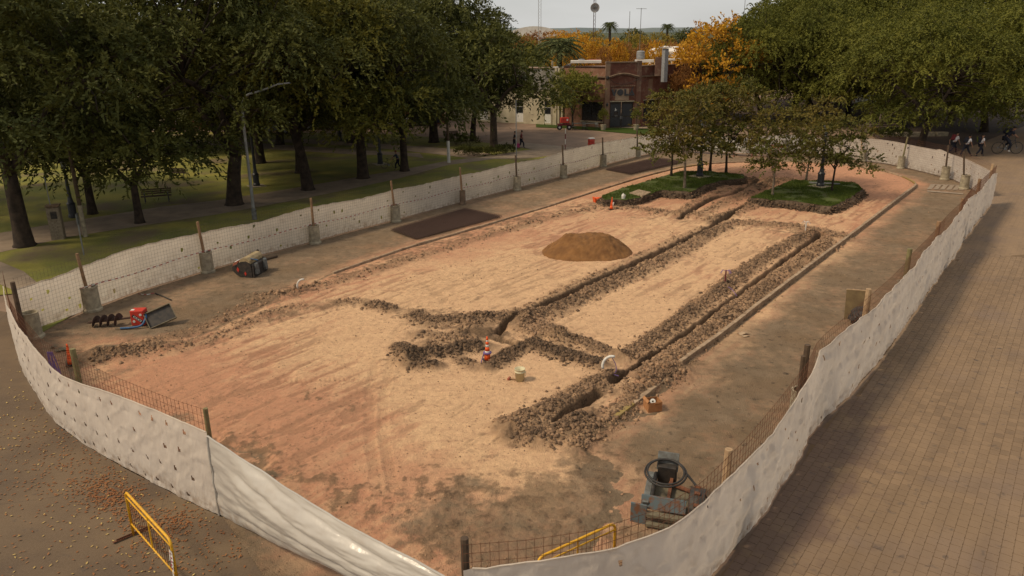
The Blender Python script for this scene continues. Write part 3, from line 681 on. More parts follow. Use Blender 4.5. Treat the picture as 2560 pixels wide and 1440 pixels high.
# grass islands left standing above the dug ground
def island(top_px, zt, seed, label):
    pts = resample([*PL(top_px, zt), PL(top_px, zt)[0]], .18)[:-1]
    n = len(pts); c = sum(pts, Vector())/n; rr = random.Random(seed)
    ring = []; rings = 6; vs = []
    jit = [rr.uniform(-.06, .06) for _ in range(n)]
    for r in range(rings):
        f = r/(rings-1)
        for i, p in enumerate(pts):
            d = (p-c).normalized(); nn = mnoise.noise(Vector((p.x*1.8, p.y*1.8, seed+f*1.5)))
            outw = f*(.12+.30*f)+nn*.30*min(1, f*3)+jit[i]*1.6
            vs.append((p.x+d.x*outw, p.y+d.y*outw, zt*(1-f)-.05*f+(.05*nn if r < rings-1 else 0)))
    fs = [(r*n+i, (r+1)*n+i, (r+1)*n+(i+1) % n, r*n+(i+1) % n) for r in range(rings-1) for i in range(n)]
    root = empty('grass_island'); root['kind'] = 'structure'
    me = bpy.data.meshes.new('earth_side'); me.from_pydata(vs, [], fs); me.update(); link('earth_side', me, 'earth_dark', root)
    # turf: grid of blades plus top skin
    top = [Vector(v) for v in vs[:n]]
    me = bpy.data.meshes.new('turf'); me.from_pydata([(v.x, v.y, v.z+.015) for v in top], [], [tuple(range(n-1, -1, -1))]); me.update()
    link('turf', me, 'lawn_island', root)
    xs = [p.x for p in top]; ys = [p.y for p in top]
    N = 60000; X = RNG.uniform(min(xs), max(xs), N); Y = RNG.uniform(min(ys), max(ys), N); k = inpoly(X, Y, top); X, Y = X[k], Y[k]
    k = fbm(X*.9+seed, Y*.9, 3) > .40+.12*(RNG.random(len(X))-.5); X, Y = X[k], Y[k]
    h = .05+.07*RNG.random(len(X)); a = RNG.random(len(X))*6.28; wv = .02
    lx = RNG.normal(0, .03, len(X)); ly = RNG.normal(0, .03, len(X)); z0 = np.full(len(X), zt)
    A_ = np.stack([X-wv*np.cos(a), Y-wv*np.sin(a), z0], 1); B_ = np.stack([X+wv*np.cos(a), Y+wv*np.sin(a), z0], 1); C_ = np.stack([X+lx, Y+ly, z0+h], 1)
    Vv = np.stack([A_, B_, C_], 1).reshape(-1, 3); F = np.arange(len(Vv)).reshape(-1, 3)
    me = arr_mesh('grass_blades', Vv, F, False, np.repeat(RNG.random(len(X)), 3)); o = link('grass_blades', me, 'grass', root); o['kind'] = 'stuff'
    return top
M['lawn_island'] = mat('lawn_island', (.065, .09, .016), (.06, .06, .02), 2, 1, bmp=.5)
ISL_Z = .52
isl1 = island("1504,490 1560,469 1630,449 1703,428 1770,428 1858,437 1861,446 1800,452 1760,464 1728,480 1690,478 1650,476 1605,493 1560,500 1512,500", ISL_Z, 1, '')
isl2 = island("1879,494 1926,472 1984,451 2060,452 2136,457 2156,472 2127,493 2094,511 2072,517 2020,508 1978,502 1930,500", ISL_Z, 2, '')
def clod_at_island(top, lo, n):
    X = []; Y = []; Zz = []
    for i in range(n):
        k = random.randrange(len(top)); p = top[k]; c = sum(top, Vector())/len(top); d = (p-c).normalized(); f = random.random()
        X.append(p.x+d.x*(.05+.5*f)+random.gauss(0, .05)); Y.append(p.y+d.y*(.05+.5*f)+random.gauss(0, .05)); Zz.append(max(.03, ISL_Z*(1-f)-.05))
    sz = .03+.06*RNG.random(n)**2
    o = lumps('soil_clods', np.stack([X, Y, Zz], 1), sz, np.clip(RNG.normal(.72, .16, n), 0, 1), 'clod'); tag(o, lo, 'soil', kind='stuff')
clod_at_island(isl1, 'crumbling dark soil around the cut sides of the left grass island', 2600)
clod_at_island(isl2, 'crumbling dark soil around the cut sides of the right grass island', 2600)
mb = MB()
# ================================================================ TREES
def leaf_quads(C, D, Lf, Wf, tone, flat=0., N=None):
    """C centres, D directions (unit), L, W sizes -> mesh arrays of rhombic leaves"""
    n = len(C); r = RNG.normal(0, 1, (n, 3)); 
    if flat: r = r*(1-flat)+np.array([0, 0, 1.])*flat*2      # leaf normals lean up
    if N is not None: r = r*.55+N*1.5+np.array([0, 0, .35])
    S = np.cross(D, r); S /= np.linalg.norm(S, axis=1, keepdims=True)+1e-9
    a = C-D*Lf[:, None]/2; b = C+S*Wf[:, None]/2; c = C+D*Lf[:, None]/2; d = C-S*Wf[:, None]/2
    V = np.stack([a, b, c, d], 1).reshape(-1, 3); F = np.arange(4*n).reshape(-1, 4)
    return V, F, np.repeat(tone, 4)
def sprays(cen, rad, n, ln, m, Ll, Lw, droop, up, tone, zmin=None):
    """n drooping sprays on the shell of an ellipsoid bough"""
    u = RNG.normal(0, 1, (n, 3)); u /= np.linalg.norm(u, axis=1, keepdims=True); u[:, 2] = np.where(u[:, 2] < -.35, -u[:, 2]*.6, u[:, 2])
    rr = rad*(.62+.40*RNG.random((n, 1))**.5)
    st = cen+u*rr
    dr = u+RNG.normal(0, .35, (n, 3)); dr[:, 2] += up; dr /= np.linalg.norm(dr, axis=1, keepdims=True)
    t = np.linspace(0, 1, m)[None, :, None]; l = ln*(.6+.8*RNG.random((n, 1, 1)))
    pos = st[:, None, :]+dr[:, None, :]*t*l; pos[:, :, 2] -= droop*(t[:, :, 0]**2)*l[:, :, 0]
    side = RNG.normal(0, 1, (n, m, 3))*.55; dd = dr[:, None, :]+side; dd[:, :, 2] -= droop*t[:, :, 0]; dd /= np.linalg.norm(dd, axis=2, keepdims=True)
    pos = pos+dd*Ll*.45
    tn = np.clip(tone+RNG.normal(0, .12, (n, 1))+0*t[:, :, 0], 0, 1); sprays.N = np.repeat(u, m, 0)
    k = n*m
    return pos.reshape(k, 3), dd.reshape(k, 3), Ll*(.7+.6*RNG.random(k)), Lw*(.7+.6*RNG.random(k)), np.broadcast_to(tn, (n, m)).reshape(k)
def limb(mb, p0, p1, r0, r1, bend=.15, n=7, seg=6, rnd=random):
    L_ = (p1-p0).length; pts = []
    o1 = Vector((rnd.uniform(-1, 1), rnd.uniform(-1, 1), rnd.uniform(-.3, .3)))*bend*L_
    for i in range(seg+1):
        t = i/seg; pts.append(p0.lerp(p1, t)+o1*math.sin(math.pi*t)+Vector((0, 0, .12*L_*math.sin(math.pi*t))))
    mb.tube(pts, [r0+(r1-r0)*(i/seg) for i in range(seg+1)], n); return pts
def crown_tree(seed, boughs, fork, trunk_r, nspray, ln, m, Ll, Lw, droop, up, leafm, barkm, lean=(0, 0), forks=3, flat=.0):
    """boughs: list of (x,y,z,rx,ry,rz). returns (trunk mesh, crown mesh)"""
    rnd = random.Random(seed); mb = MB()
    top = Vector((lean[0], lean[1], fork))
    tp = [Vector((0, 0, -.1)), Vector((0, 0, .15)), Vector((lean[0]*.15, lean[1]*.15, fork*.3)), Vector((lean[0]*.5, lean[1]*.5, fork*.68)), top]
    mb.tube(tp, [trunk_r*1.65, trunk_r*1.22, trunk_r, trunk_r*.9, trunk_r*.82], 9)
    bs = sorted(boughs, key=lambda b: math.atan2(b[1], b[0]))
    mains = []
    for k in range(forks):
        a = 6.283*k/forks+rnd.uniform(-.4, .4); zz = sum(b[2] for b in boughs)/len(boughs); rmean = max(math.hypot(b[0], b[1]) for b in boughs)
        e = Vector((math.cos(a)*rmean*.42, math.sin(a)*rmean*.42, fork+(zz-fork)*.75)); pts = limb(mb, top-Vector((0, 0, .15)), e, trunk_r*.62, trunk_r*.3, .16, 7, 6, rnd); mains.append(pts)
    for b in boughs:
        c = Vector(b[:3]); best = min(((p-c).length, i, j) for i, pts in enumerate(mains) for j, p in enumerate(pts[1:], 1))
        p0 = mains[best[1]][best[2]]; limb(mb, p0, c-Vector((0, 0, b[5]*.3)), trunk_r*.22, trunk_r*.05, .12, 5, 4, rnd)
        for _ in range(2):
            e = c+Vector((rnd.uniform(-.7, .7)*b[3], rnd.uniform(-.7, .7)*b[4], rnd.uniform(-.2, .6)*b[5])); limb(mb, c-Vector((0, 0, b[5]*.3)), e, trunk_r*.05, .012, .1, 3, 2, rnd)
    tm = bpy.data.meshes.new('trunk'); tm.from_pydata(mb.v, [], mb.f); tm.polygons.foreach_set('use_smooth', [True]*len(tm.polygons)); tm.update(); tm.materials.append(M[barkm])
    out = [[], [], [], [], [], []]
    for b in boughs:
        n = max(6, int(nspray*b[3]*b[4]))
        r = sprays(np.array(b[:3]), np.array(b[3:6]), n, ln, m, Ll, Lw, droop, up, .5+.35*(rnd.random()-.5)+(.15 if b[2] > fork*1.8 else -.05))  # upper boughs toned lighter, sunlit tops put into the leaf colour
        for i in range(5): out[i].append(r[i])
        out[5].append(sprays.N)
    V, F, T = leaf_quads(*[np.concatenate(o) for o in out[:4]], np.concatenate(out[4]), flat, np.concatenate(out[5]))
    cm = arr_mesh('crown', V, F, False, T); cm.materials.append(M[leafm])
    return tm, cm
def big_boughs(seed, Rc, zb, zt, n, br=(1.7, 2.7), hang=True):
    rnd = random.Random(seed); out = []
    for i in range(n):
        f = (i+.5)/n; a = i*2.39996+rnd.uniform(-.3, .3)
        rr = Rc*math.sqrt(f)*rnd.uniform(.82, 1.05); dome = math.sqrt(max(0, 1-min(1, (rr/Rc)**2)*.92))
        z = zb+(zt-zb)*(dome*rnd.uniform(.72, 1.0)); r = rnd.uniform(*br)
        out.append((rr*math.cos(a), rr*math.sin(a), z-r*.5, r, r*rnd.uniform(.85, 1.15), r*rnd.uniform(.6, .8)))
    for i in range(int(n*.45)):
        a = rnd.uniform(0, 6.28); rr = Rc*rnd.uniform(.35, .98); r = rnd.uniform(*br)*.8
        out.append((rr*math.cos(a), rr*math.sin(a), zb+rnd.uniform(.0, .35)*(zt-zb)*(1-.4*rr/Rc), r, r, r*.62))
    return out
class TreeKind:
    def __init__(s, tm, cm): s.tm, s.cm = tm, cm
def put_tree(kind, name, at, rz, sc_, leafm, label, cat='tree', group=None, barkm=None, zs=None):
    root = empty(name, at, rz, label, cat, group); root.scale = (sc_, sc_, zs or sc_)
    t_ = link('trunk', kind.tm, None, root); c_ = link('crown', kind.cm, None, root)
    if leafm:
        c_.material_slots[0].link = 'OBJECT'; c_.material_slots[0].material = M[leafm]
    if barkm:
        t_.material_slots[0].link = 'OBJECT'; t_.material_slots[0].material = M[barkm]
    return root
BIG = [TreeKind(*crown_tree(11, big_boughs(1, 7.6, 4.6, 15.5, 42), 3.9, .42, 17, .9, 14, .27, .115, .75, .15, 'leaf_dark', 'bark')),
       TreeKind(*crown_tree(12, big_boughs(2, 8.4, 4.3, 16.5, 48), 3.3, .46, 16, .9, 14, .27, .115, .8, .15, 'leaf_dark', 'bark', (-.9, .3))),
       TreeKind(*crown_tree(13, big_boughs(3, 7.2, 4.3, 14.5, 40), 4.0, .38, 17, .9, 14, .27, .115, .7, .15, 'leaf_dark', 'bark', (.5, .2), 4)),
       TreeKind(*crown_tree(14, big_boughs(5, 3.1, 2.6, 6.6, 14, (1.0, 1.5)), 2.1, .21, 24, .8, 11, .26, .10, .7, .1, 'leaf_dark', 'bark'))]
OLV = [TreeKind(*crown_tree(61, big_boughs(61, 8.6, 2.9, 14.0, 66, (1.5, 2.5)), 3.0, .38, 15, .75, 13, .27, .115, .8, .2, 'leaf_olive', 'bark', (-.5, .3))),
       TreeKind(*crown_tree(62, big_boughs(62, 8.0, 3.1, 14.5, 60, (1.5, 2.4)), 3.2, .40, 15, .75, 13, .27, .115, .8, .2, 'leaf_olive', 'bark', (1.0, 0)))]
def T(px, py): return P(px, py)
LG = 'big park trees along the left path'
lt = [(0, 62, 615, .5, 1.0, 'leaf_dark', 'large dark tree with thick trunk beside the brick meter pillar'),
      (3, 350, 558, 1.2, 1.12, 'leaf_dark', 'small dense round tree in front of the park bench'),
      (1, 587, 512, 2.7, 1.02, 'leaf_dark', 'big dark tree standing left of the tall grey street lamp'),
      (2, 770, 475, 3.1, 1.02, 'leaf_gold', 'leaning dark tree with a low crooked limb right of the tall grey lamp'),
      (0, 908, 446, 4.0, .98, 'leaf_dark', 'straight dark tree left of the forked tree and pushed bicycle'),
      (3, 1012, 428, .3, 1.5, 'leaf_dark', 'forked dark tree beside the person pushing a bicycle'),
      (3, 1235, 378, 2.2, 1.75, 'leaf_dark', 'small round tree left of the two walkers with a pink bag'),
      (2, 1182, 352, 5.2, .78, 'leaf_dark', 'dark tree behind the low hedge near the cream building'),
      (3, 232, 535, .9, 1.2, 'leaf_dark', 'slim leaning tree behind the brick meter pillar'),
      (5, 350, 374, 4.2, 1.0, 'leaf_dark', 'big tree across the lawn behind the park bench'),
      (4, 30, 378, 1.7, 1.05, 'leaf_dark', 'big tree at the left edge behind the lawn'),
      (4, 480, 362, 2.0, 1.0, 'leaf_dark', 'tree beyond the far path left of the lamp pole'),
      (5, 700, 362, 5.5, .98, 'leaf_dark', 'tree beyond the far path behind the crooked limb'),
      (4, 880, 358, .8, .95, 'leaf_dark', 'tree beyond the far path behind the straight dark tree'),
      (0, 1085, 356, 3.6, 1.08, 'leaf_dark', 'tall tree behind the white based utility pole'),
      (2, 150, 380, 3.3, 1.05, 'leaf_dark', 'tree at the far left behind the red building wall'),
      (1, -170, 520, 3.3, 1.05, 'leaf_dark', 'large tree cut by the left picture edge'),
      (0, 652, 408, 2.6, .95, 'leaf_dark', 'added shade tree standing on the lawn directly behind the tall grey lamp'),  # tree added to cast shade on the lawn, trunk behind the lamp
      (2, 752, 432, 1.1, .95, 'leaf_dark', 'added shade tree hidden behind the leaning tree with the crooked limb'),  # also put in for lawn shade, concealed by the leaning tree
      (4, 600, 334, 2.4, 1.0, 'leaf_dark', 'background tree before the far red houses on the left'),
      (5, 960, 322, 2.9, 1.0, 'leaf_dark', 'background tree before the far brick house')]
for k, px, py, rz, s_, lm, lb in lt:
    put_tree((BIG+OLV)[k], 'park_tree', T(px, py), rz, s_, lm, lb, group=LG)
RG = 'broad olive green trees on the right side'
rt = [(1, 2215, 322, 1.0, .98, 'wide olive tree behind the stone statue'), (0, 2300, 372, 2.6, .93, 'leaning olive tree just behind the curved white fence'),
      (2, 2460, 330, .2, 1.03, 'olive tree arching over the walking pupils'), (0, 2600, 345, 4.4, 1.05, 'olive tree at the right picture edge above the cyclist'),
      (1, 2030, 305, 3.3, .98, 'broad olive tree behind the island lamp posts'), (2, 2120, 290, 5.0, 1.0, 'olive tree behind the statue group, second row'),
      (0, 1985, 284, 1.9, 1.22, 'leftmost broad olive tree next to the orange tree'), (1, 1905, 305, 2.9, .95, 'olive tree nearest the metal flue, left in front of the grove'), (1, 2380, 300, 2.2, 1.08, 'olive tree in the dark second row above the pupils'),
      (2, 2200, 262, .7, 1.45, 'tall olive tree in the back row of the right grove'), (0, 2070, 262, 2.9, 1.45, 'tall olive tree back left of the right grove'), (1, 2420, 262, 4.9, 1.45, 'tall olive tree back right of the right grove')]
for k, px, py, rz, s_, lb in rt:
    put_tree(OLV[k % 2], 'park_tree', T(px, py), rz, s_, None, lb, group=RG)

# young layered trees on the grass islands
def layered(seed, h, Rc, n):
    rnd = random.Random(seed); out = []
    for i in range(n):
        z = h*(.34+.64*((i//4)*4/(n-1))); rr = Rc*(1.1-.62*((z/h-.34)/.66)**1.6)*rnd.uniform(.45, 1); a = i*2.4+rnd.uniform(-.5, .5); r = rnd.uniform(.6, 1.0)
        out.append((rr*math.cos(a), rr*math.sin(a), z-.10*(rr/Rc)**2+rnd.uniform(-.08, .08), r, r, .10))
    return out
ISL = [TreeKind(*crown_tree(21+i, layered(31+i, 5.6, 1.95+.2*i, 23+i), 1.7, .075, 42, .45, 9, .17, .11, .25, .1, 'leaf_island', 'bark_pale', (.1*i, 0), 3, .6)) for i in range(3)]
IG = 'young layered trees on the grass islands'
it = [(0, 1678, 440, 'leaf_island', 'darker young tree at the left rim of the left grass island', 'bark', 0., 1.12), (1, 1711, 471, 'leaf_island', 'pale stemmed young tree at the front of the left grass island', 'bark_pale', 2, 1.22),
      (2, 1815, 432, 'leaf_island', 'dark stemmed young tree right of the left island lamp', 'bark', 4, 1.20), (1, 1775, 424, 'leaf_island', 'young tree at the back rim of the left grass island', 'bark', 1, 1.22),
      (0, 1931, 488, 'leaf_island', 'pale stemmed young tree at the left front of the right grass island', 'bark_pale', 3.3, 1.0), (2, 2015, 450, 'leaf_island', 'young tree left of the right island lamp', 'bark_pale', 5, .98),
      (1, 2079, 478, 'leaf_island', 'thin young tree right of the right island lamp', 'bark', .6, .92)]
for k, px, py, lm, lb, bk, rz, s_ in it:
    p = P(px, py, ISL_Z); put_tree(ISL[k], 'young_tree', p, rz, s_, lm, lb, group=IG, barkm=bk)
# street tree in front of the brick building, green turning orange
ST = TreeKind(*crown_tree(41, big_boughs(41, 2.5, 2.0, 6.4, 22, (.8, 1.3)), 1.4, .12, 30, .6, 9, .24, .11, .3, .5, 'leaf_mixed', 'bark'))
p = P(1431, 320); put_tree(ST, 'street_tree', p, 0, 1.1, 'leaf_green', 'slim green and yellowing tree on the verge before the brick building', group=None)

# distant autumn trees beyond the building
AUT = [TreeKind(*crown_tree(51+i, big_boughs(51+i, 4.2+.6*i, 2.2, 9.5+i, 22, (1.1, 1.9)), 2.6, .2, 14, .8, 7, .34, .20, .2, .35, 'leaf_orange', 'bark')) for i in range(3)]
AG = 'autumn trees beyond the brick building'
def far_tree(px, ytop, D, wpx, lm, lb, k=0, hs=None):
    """tree at distance D whose top shows at row ytop"""
    d = P(px, 300); d = Vector((d.x, d.y, 0)).normalized()*D; z = zat(d, ytop); base_h = 10.+k
    s_ = wpx*D/FPX/(2*(4.9+.6*k)); zs = z/base_h
    return put_tree(AUT[k], 'autumn_tree', (d.x, d.y, -.3), random.uniform(0, 6), s_, lm, lb, group=AG, zs=max(zs, .3))
far = [(1785, 16, 100, 240, 'leaf_orange', 'large bright orange tree rising right of the metal flue', 2), (1862, 45, 135, 160, 'leaf_rust', 'thinning rust brown tree behind the large orange tree', 1),
       (1735, 85, 108, 130, 'leaf_orange', 'orange tree low behind the metal flue', 0), (1700, 150, 98, 90, 'leaf_rust', 'rust red shrub like tree right of the flue', 0),
       (1450, 75, 135, 120, 'leaf_orange', 'golden orange tree left of the dish mast', 1), (1425, 64, 165, 130, 'leaf_yellow', 'yellow green tree behind the golden one left of the mast', 2),
       (1408, 88, 128, 90, 'leaf_yellow', 'yellow tree beside the large date palm', 0), (1490, 90, 150, 90, 'leaf_orange', 'orange tree just right of the dish mast', 0),
       (1533, 88, 125, 80, 'leaf_orange', 'small orange tree above the middle of the brick roof', 0), (1505, 105, 120, 60, 'leaf_rust', 'brownish tree above the left roof parapet', 1),
       (1585, 68, 180, 130, 'leaf_mixed', 'olive and yellow tree between the two tall palms', 2), (1560, 95, 135, 80, 'leaf_rust', 'brown tree left of the water tank', 1),
       (1640, 72, 165, 110, 'leaf_mixed', 'yellow green tree below the right tall palm', 1), (1625, 95, 130, 80, 'leaf_yellow', 'yellow tree behind the water tank', 0),
       (1675, 90, 140, 80, 'leaf_rust', 'brown orange tree left of the flue', 2), (1575, 64, 230, 90, 'leaf_dark', 'dark green tree on the skyline between the antennas', 1),
       (1380, 98, 150, 90, 'leaf_mixed', 'mixed green tree behind the date palm', 1), (1340, 90, 140, 110, 'leaf_green', 'green tree left of the date palm', 2),
       (1300, 78, 170, 110, 'leaf_mixed', 'brownish tree at the edge of the dark park trees', 1), (1350, 74, 240, 120, 'leaf_rust', 'rust tree on the skyline before the white shed roof', 0),
       (1270, 72, 260, 100, 'leaf_mixed', 'skyline tree left of the white shed roof', 0), (1395, 70, 300, 110, 'leaf_orange', 'skyline orange tree right of the lattice mast', 1),
       (1320, 110, 125, 90, 'leaf_green', 'green tree over the cream building roof', 0), (1250, 100, 135, 110, 'leaf_mixed', 'tree over the grey roof behind the park trees', 2),
       (1710, 66, 260, 110, 'leaf_dark', 'dark skyline tree left of the big orange tree', 0), (1655, 120, 118, 50, 'leaf_dark', 'dark conical tree beside the flue', 1), (1480, 68, 320, 120, 'leaf_mixed', 'skyline tree behind the dish mast', 2),
       (1900, 95, 125, 150, 'leaf_orange', 'orange tree half hidden by the broad olive trees', 1)]
for px, yt, D, wd, lm, lb, k in far: far_tree(px, yt, D, wd, lm, lb, k)
rf = random.Random(9); cols_ = ['leaf_orange', 'leaf_yellow', 'leaf_rust', 'leaf_mixed', 'leaf_green', 'leaf_rust', 'leaf_mixed']; words = ['orange', 'yellow', 'rust brown', 'olive and yellow', 'green', 'brownish', 'olive and yellow']
for i in range(26):
    c_i = rf.randrange(7); px = 1235+i*26+rf.uniform(-8, 8)
    far_tree(px, rf.uniform(84, 104), rf.uniform(150, 260), rf.uniform(80, 130), cols_[c_i], words[c_i]+' tree in the distant belt, '+['tall rounded', 'narrow', 'broad', 'thin topped', 'sunlit', 'shaded', 'dense', 'sparse', 'squat', 'ragged', 'leaning', 'pale', 'dark'][i % 13]+', '+('near the white shed roof' if px < 1400 else 'around the dish mast' if px < 1520 else 'between the two tall palms' if px < 1660 else 'behind the flue' if px < 1760 else 'behind the large orange tree'), i % 3)

# palms
def palm(name, at, h, fr, nf, label, trunk_r, droop=1.0, cat='palm tree'):
    root = empty(name, at, 0, label, cat); mb = MB()
    mb.tube([Vector((0, 0, 0)), Vector((.1, 0, h*.5)), Vector((0, 0, h))], [trunk_r*1.2, trunk_r*.9, trunk_r], 8); mb.build('trunk', 'bark', root)
    Cn = []; Dn = []; Ln = []; Wn = []; stems = MB()
    for i in range(nf):
        a = i*2.4; el = 1.15-1.5*(i/nf); l = fr*random.uniform(.85, 1.1)
        hd = Vector((math.cos(a), math.sin(a), 0)); pts = []
        for k in range(15):
            t_ = k/14; pts.append(Vector((0, 0, h))+hd*(l*t_*math.cos(el*(1-.3*t_)))+Vector((0, 0, l*t_*math.sin(el)-droop*l*.55*t_*t_)))
        stems.tube(pts[::3], .03, 3, False)
        for k in range(1, 15):
            d = (pts[k]-pts[k-1]).normalized(); sdv = d.cross(Vector((0, 0, 1))).normalized()
            for s_ in (-1, 1):
                for _ in range(2):
                    dd = (d*.7+sdv*s_+Vector((0, 0, -.35+random.uniform(-.15, .15)))).normalized(); ll = fr*.24*math.sin(.4+2.4*k/15)
                    Cn.append(pts[k]-d*random.random()*l/15+dd*ll/2); Dn.append(dd); Ln.append(ll); Wn.append(.055*fr/2)
    V, F, T_ = leaf_quads(np.array([list(q) for q in Cn]), np.array([list(q) for q in Dn]), np.array(Ln), np.array(Wn), RNG.random(len(Cn)))
    cm = arr_mesh('fronds', V, F, False, T_); link('fronds', cm, 'leaf_palm', root); stems.build('frond_stems', 'leaf_palm', root)
def far_pt(px, D):
    d = P(px, 300); return Vector((d.x, d.y, 0)).normalized()*D
a = far_pt(1397, 104); palm('date_palm', a, zat(a, 118), 3.6, 60, 'broad date palm with arching fronds left of the brick building roof', .35, 1.1)
a = far_pt(1518, 170); palm('fan_palm', a, zat(a, 62), 2.0, 44, 'tall slender palm on the skyline right of the dish mast', .28, 1.3)
a = far_pt(1657, 190); palm('fan_palm', a, zat(a, 66), 1.9, 40, 'smaller skyline palm left of the large orange tree', .28, 1.2)

# hills and far wooded plain
def hills(name, D, y0, amp, seed, m, pxs=(-300, 2900), kind='structure'):
    vs = []; n = 90
    for i in range(n+1):
        px = pxs[0]+(pxs[1]-pxs[0])*i/n; d = far_pt(px, D); z = zat(d, y0+amp*(mnoise.noise(Vector((i*.14, seed, 0)))+.4*mnoise.noise(Vector((i*.6, seed, 3)))))
        dn = Vector((d.x, d.y, 0)).normalized()
        vs += [tuple(d-dn*D*.15+Vector((0, 0, -3))), (d.x, d.y, z), tuple(d+dn*D*.2+Vector((0, 0, -5)))]
    fs = []
    for i in range(n): a = 3*i; fs += [(a, a+3, a+4, a+1), (a+1, a+4, a+5, a+2)]
    me = bpy.data.meshes.new(name); me.from_pydata(vs, [], fs); me.update(); o = link(name, me, m); o['kind'] = kind
M['hill_far'] = mat('hill_far', (.10, .125, .13), (.13, .15, .145), .004, 1, bmp=0); M['hill_near'] = mat('hill_near', (.045, .06, .04), (.07, .075, .04), .01, 1, bmp=0)
hills('far_hills', 3600, 69, 7, 2.2, 'hill_far'); hills('near_hills', 1500, 82, 5, 8.1, 'hill_near')

# hedges and shrubs
def shrub(name, at, rx, ry, h, n, lm, label, cat='shrub', group=None, rz=0):
    root = empty(name, at, rz, label, cat, group); mb = MB()
    for i in range(5): a = i*1.26; mb.tube([Vector((0, 0, 0)), Vector((math.cos(a)*rx*.4, math.sin(a)*ry*.4, h*.6))], [.02, .008], 4)
    mb.build('stems', 'bark', root)
    r = sprays(np.array((0, 0, h*.5)), np.array((rx, ry, h*.5)), n, .2, 6, .13, .07, .3, .4, .5)
    V, F, T_ = leaf_quads(*r); cm = arr_mesh('foliage', V, F, False, T_); link('foliage', cm, lm, root)
for i, (px, py, lb) in enumerate([(1160, 388, 'low dark shrub left in the row by the park path'), (1185, 391, 'low dark shrub second in the row by the park path'), (1212, 390, 'low dark shrub below the small round tree'),
                                  (1240, 388, 'low dark shrub right of the small round tree'), (1265, 384, 'low dark shrub nearest the thin grey pole')]):
    shrub('shrub', P(px, py), .9, .6, .8, 170, 'leaf_dark', lb, group='low shrubs by the park path')
for px, py, lb in ((1140, 362, 'dark bush behind the utility pole'), (1172, 366, 'dark bush at the trunk behind the hedge row'), (2225, 345, 'clipped dark bush at the statue foot'), (2190, 350, 'dark bush left of the statue foot'), (2250, 348, 'dark bush right of the statue foot')):
    shrub('shrub', P(px, py), 1.1, .8, 1.1, 200, 'leaf_dark', lb, group='dark bushes')
# fallen leaves on the forecourt and paths
def litter(name, blobs, n, lm, label):
    X = []; Y = []
    for px, py, r, k in blobs:
        c = P(px, py); X.append(c.x+RNG.normal(0, r, k)); Y.append(c.y+RNG.normal(0, r, k))
    X = np.concatenate(X); Y = np.concatenate(Y); k = ~inpoly(X, Y, inside); X, Y = X[k], Y[k]; n = len(X)
    C = np.stack([X, Y, .008+.015*RNG.random(n)], 1); a = RNG.random(n)*6.28; D = np.stack([np.cos(a), np.sin(a), RNG.normal(0, .25, n)], 1); D /= np.linalg.norm(D, axis=1, keepdims=True)
    V, F, T_ = leaf_quads(C, D, .05+.05*RNG.random(n), .025+.025*RNG.random(n), RNG.random(n), .85)
    V[:, 2] = np.maximum(V[:, 2], .003)
    o = link(name, arr_mesh(name, V, F, False, T_), lm); tag(o, label, 'leaves', kind='stuff')
litter('fallen_leaves', [(240, 1215, .35, 240), (290, 1245, .30, 300), (330, 1290, .3, 160), (420, 1310, .35, 260), (400, 1360, .5, 120), (150, 1180, .9, 120), (210, 1120, .9, 150), (60, 1080, .8, 90), (100, 1250, 1.2, 110), (200, 1400, 1.4, 120), (460, 1400, .7, 150), (560, 1350, .8, 60), (-100, 1200, 1.5, 200)],
       0, 'leaf_litter', 'orange brown fallen leaves drifted on the pavement behind the yellow barrier')
litter('fallen_leaves', [(120, 1050, 1.6, 160), (250, 1300, 1.6, 150), (20, 1000, 1.6, 100)], 0, 'leaf_litter2', 'pale yellow leaves sprinkled thinly over the pavement on the left')
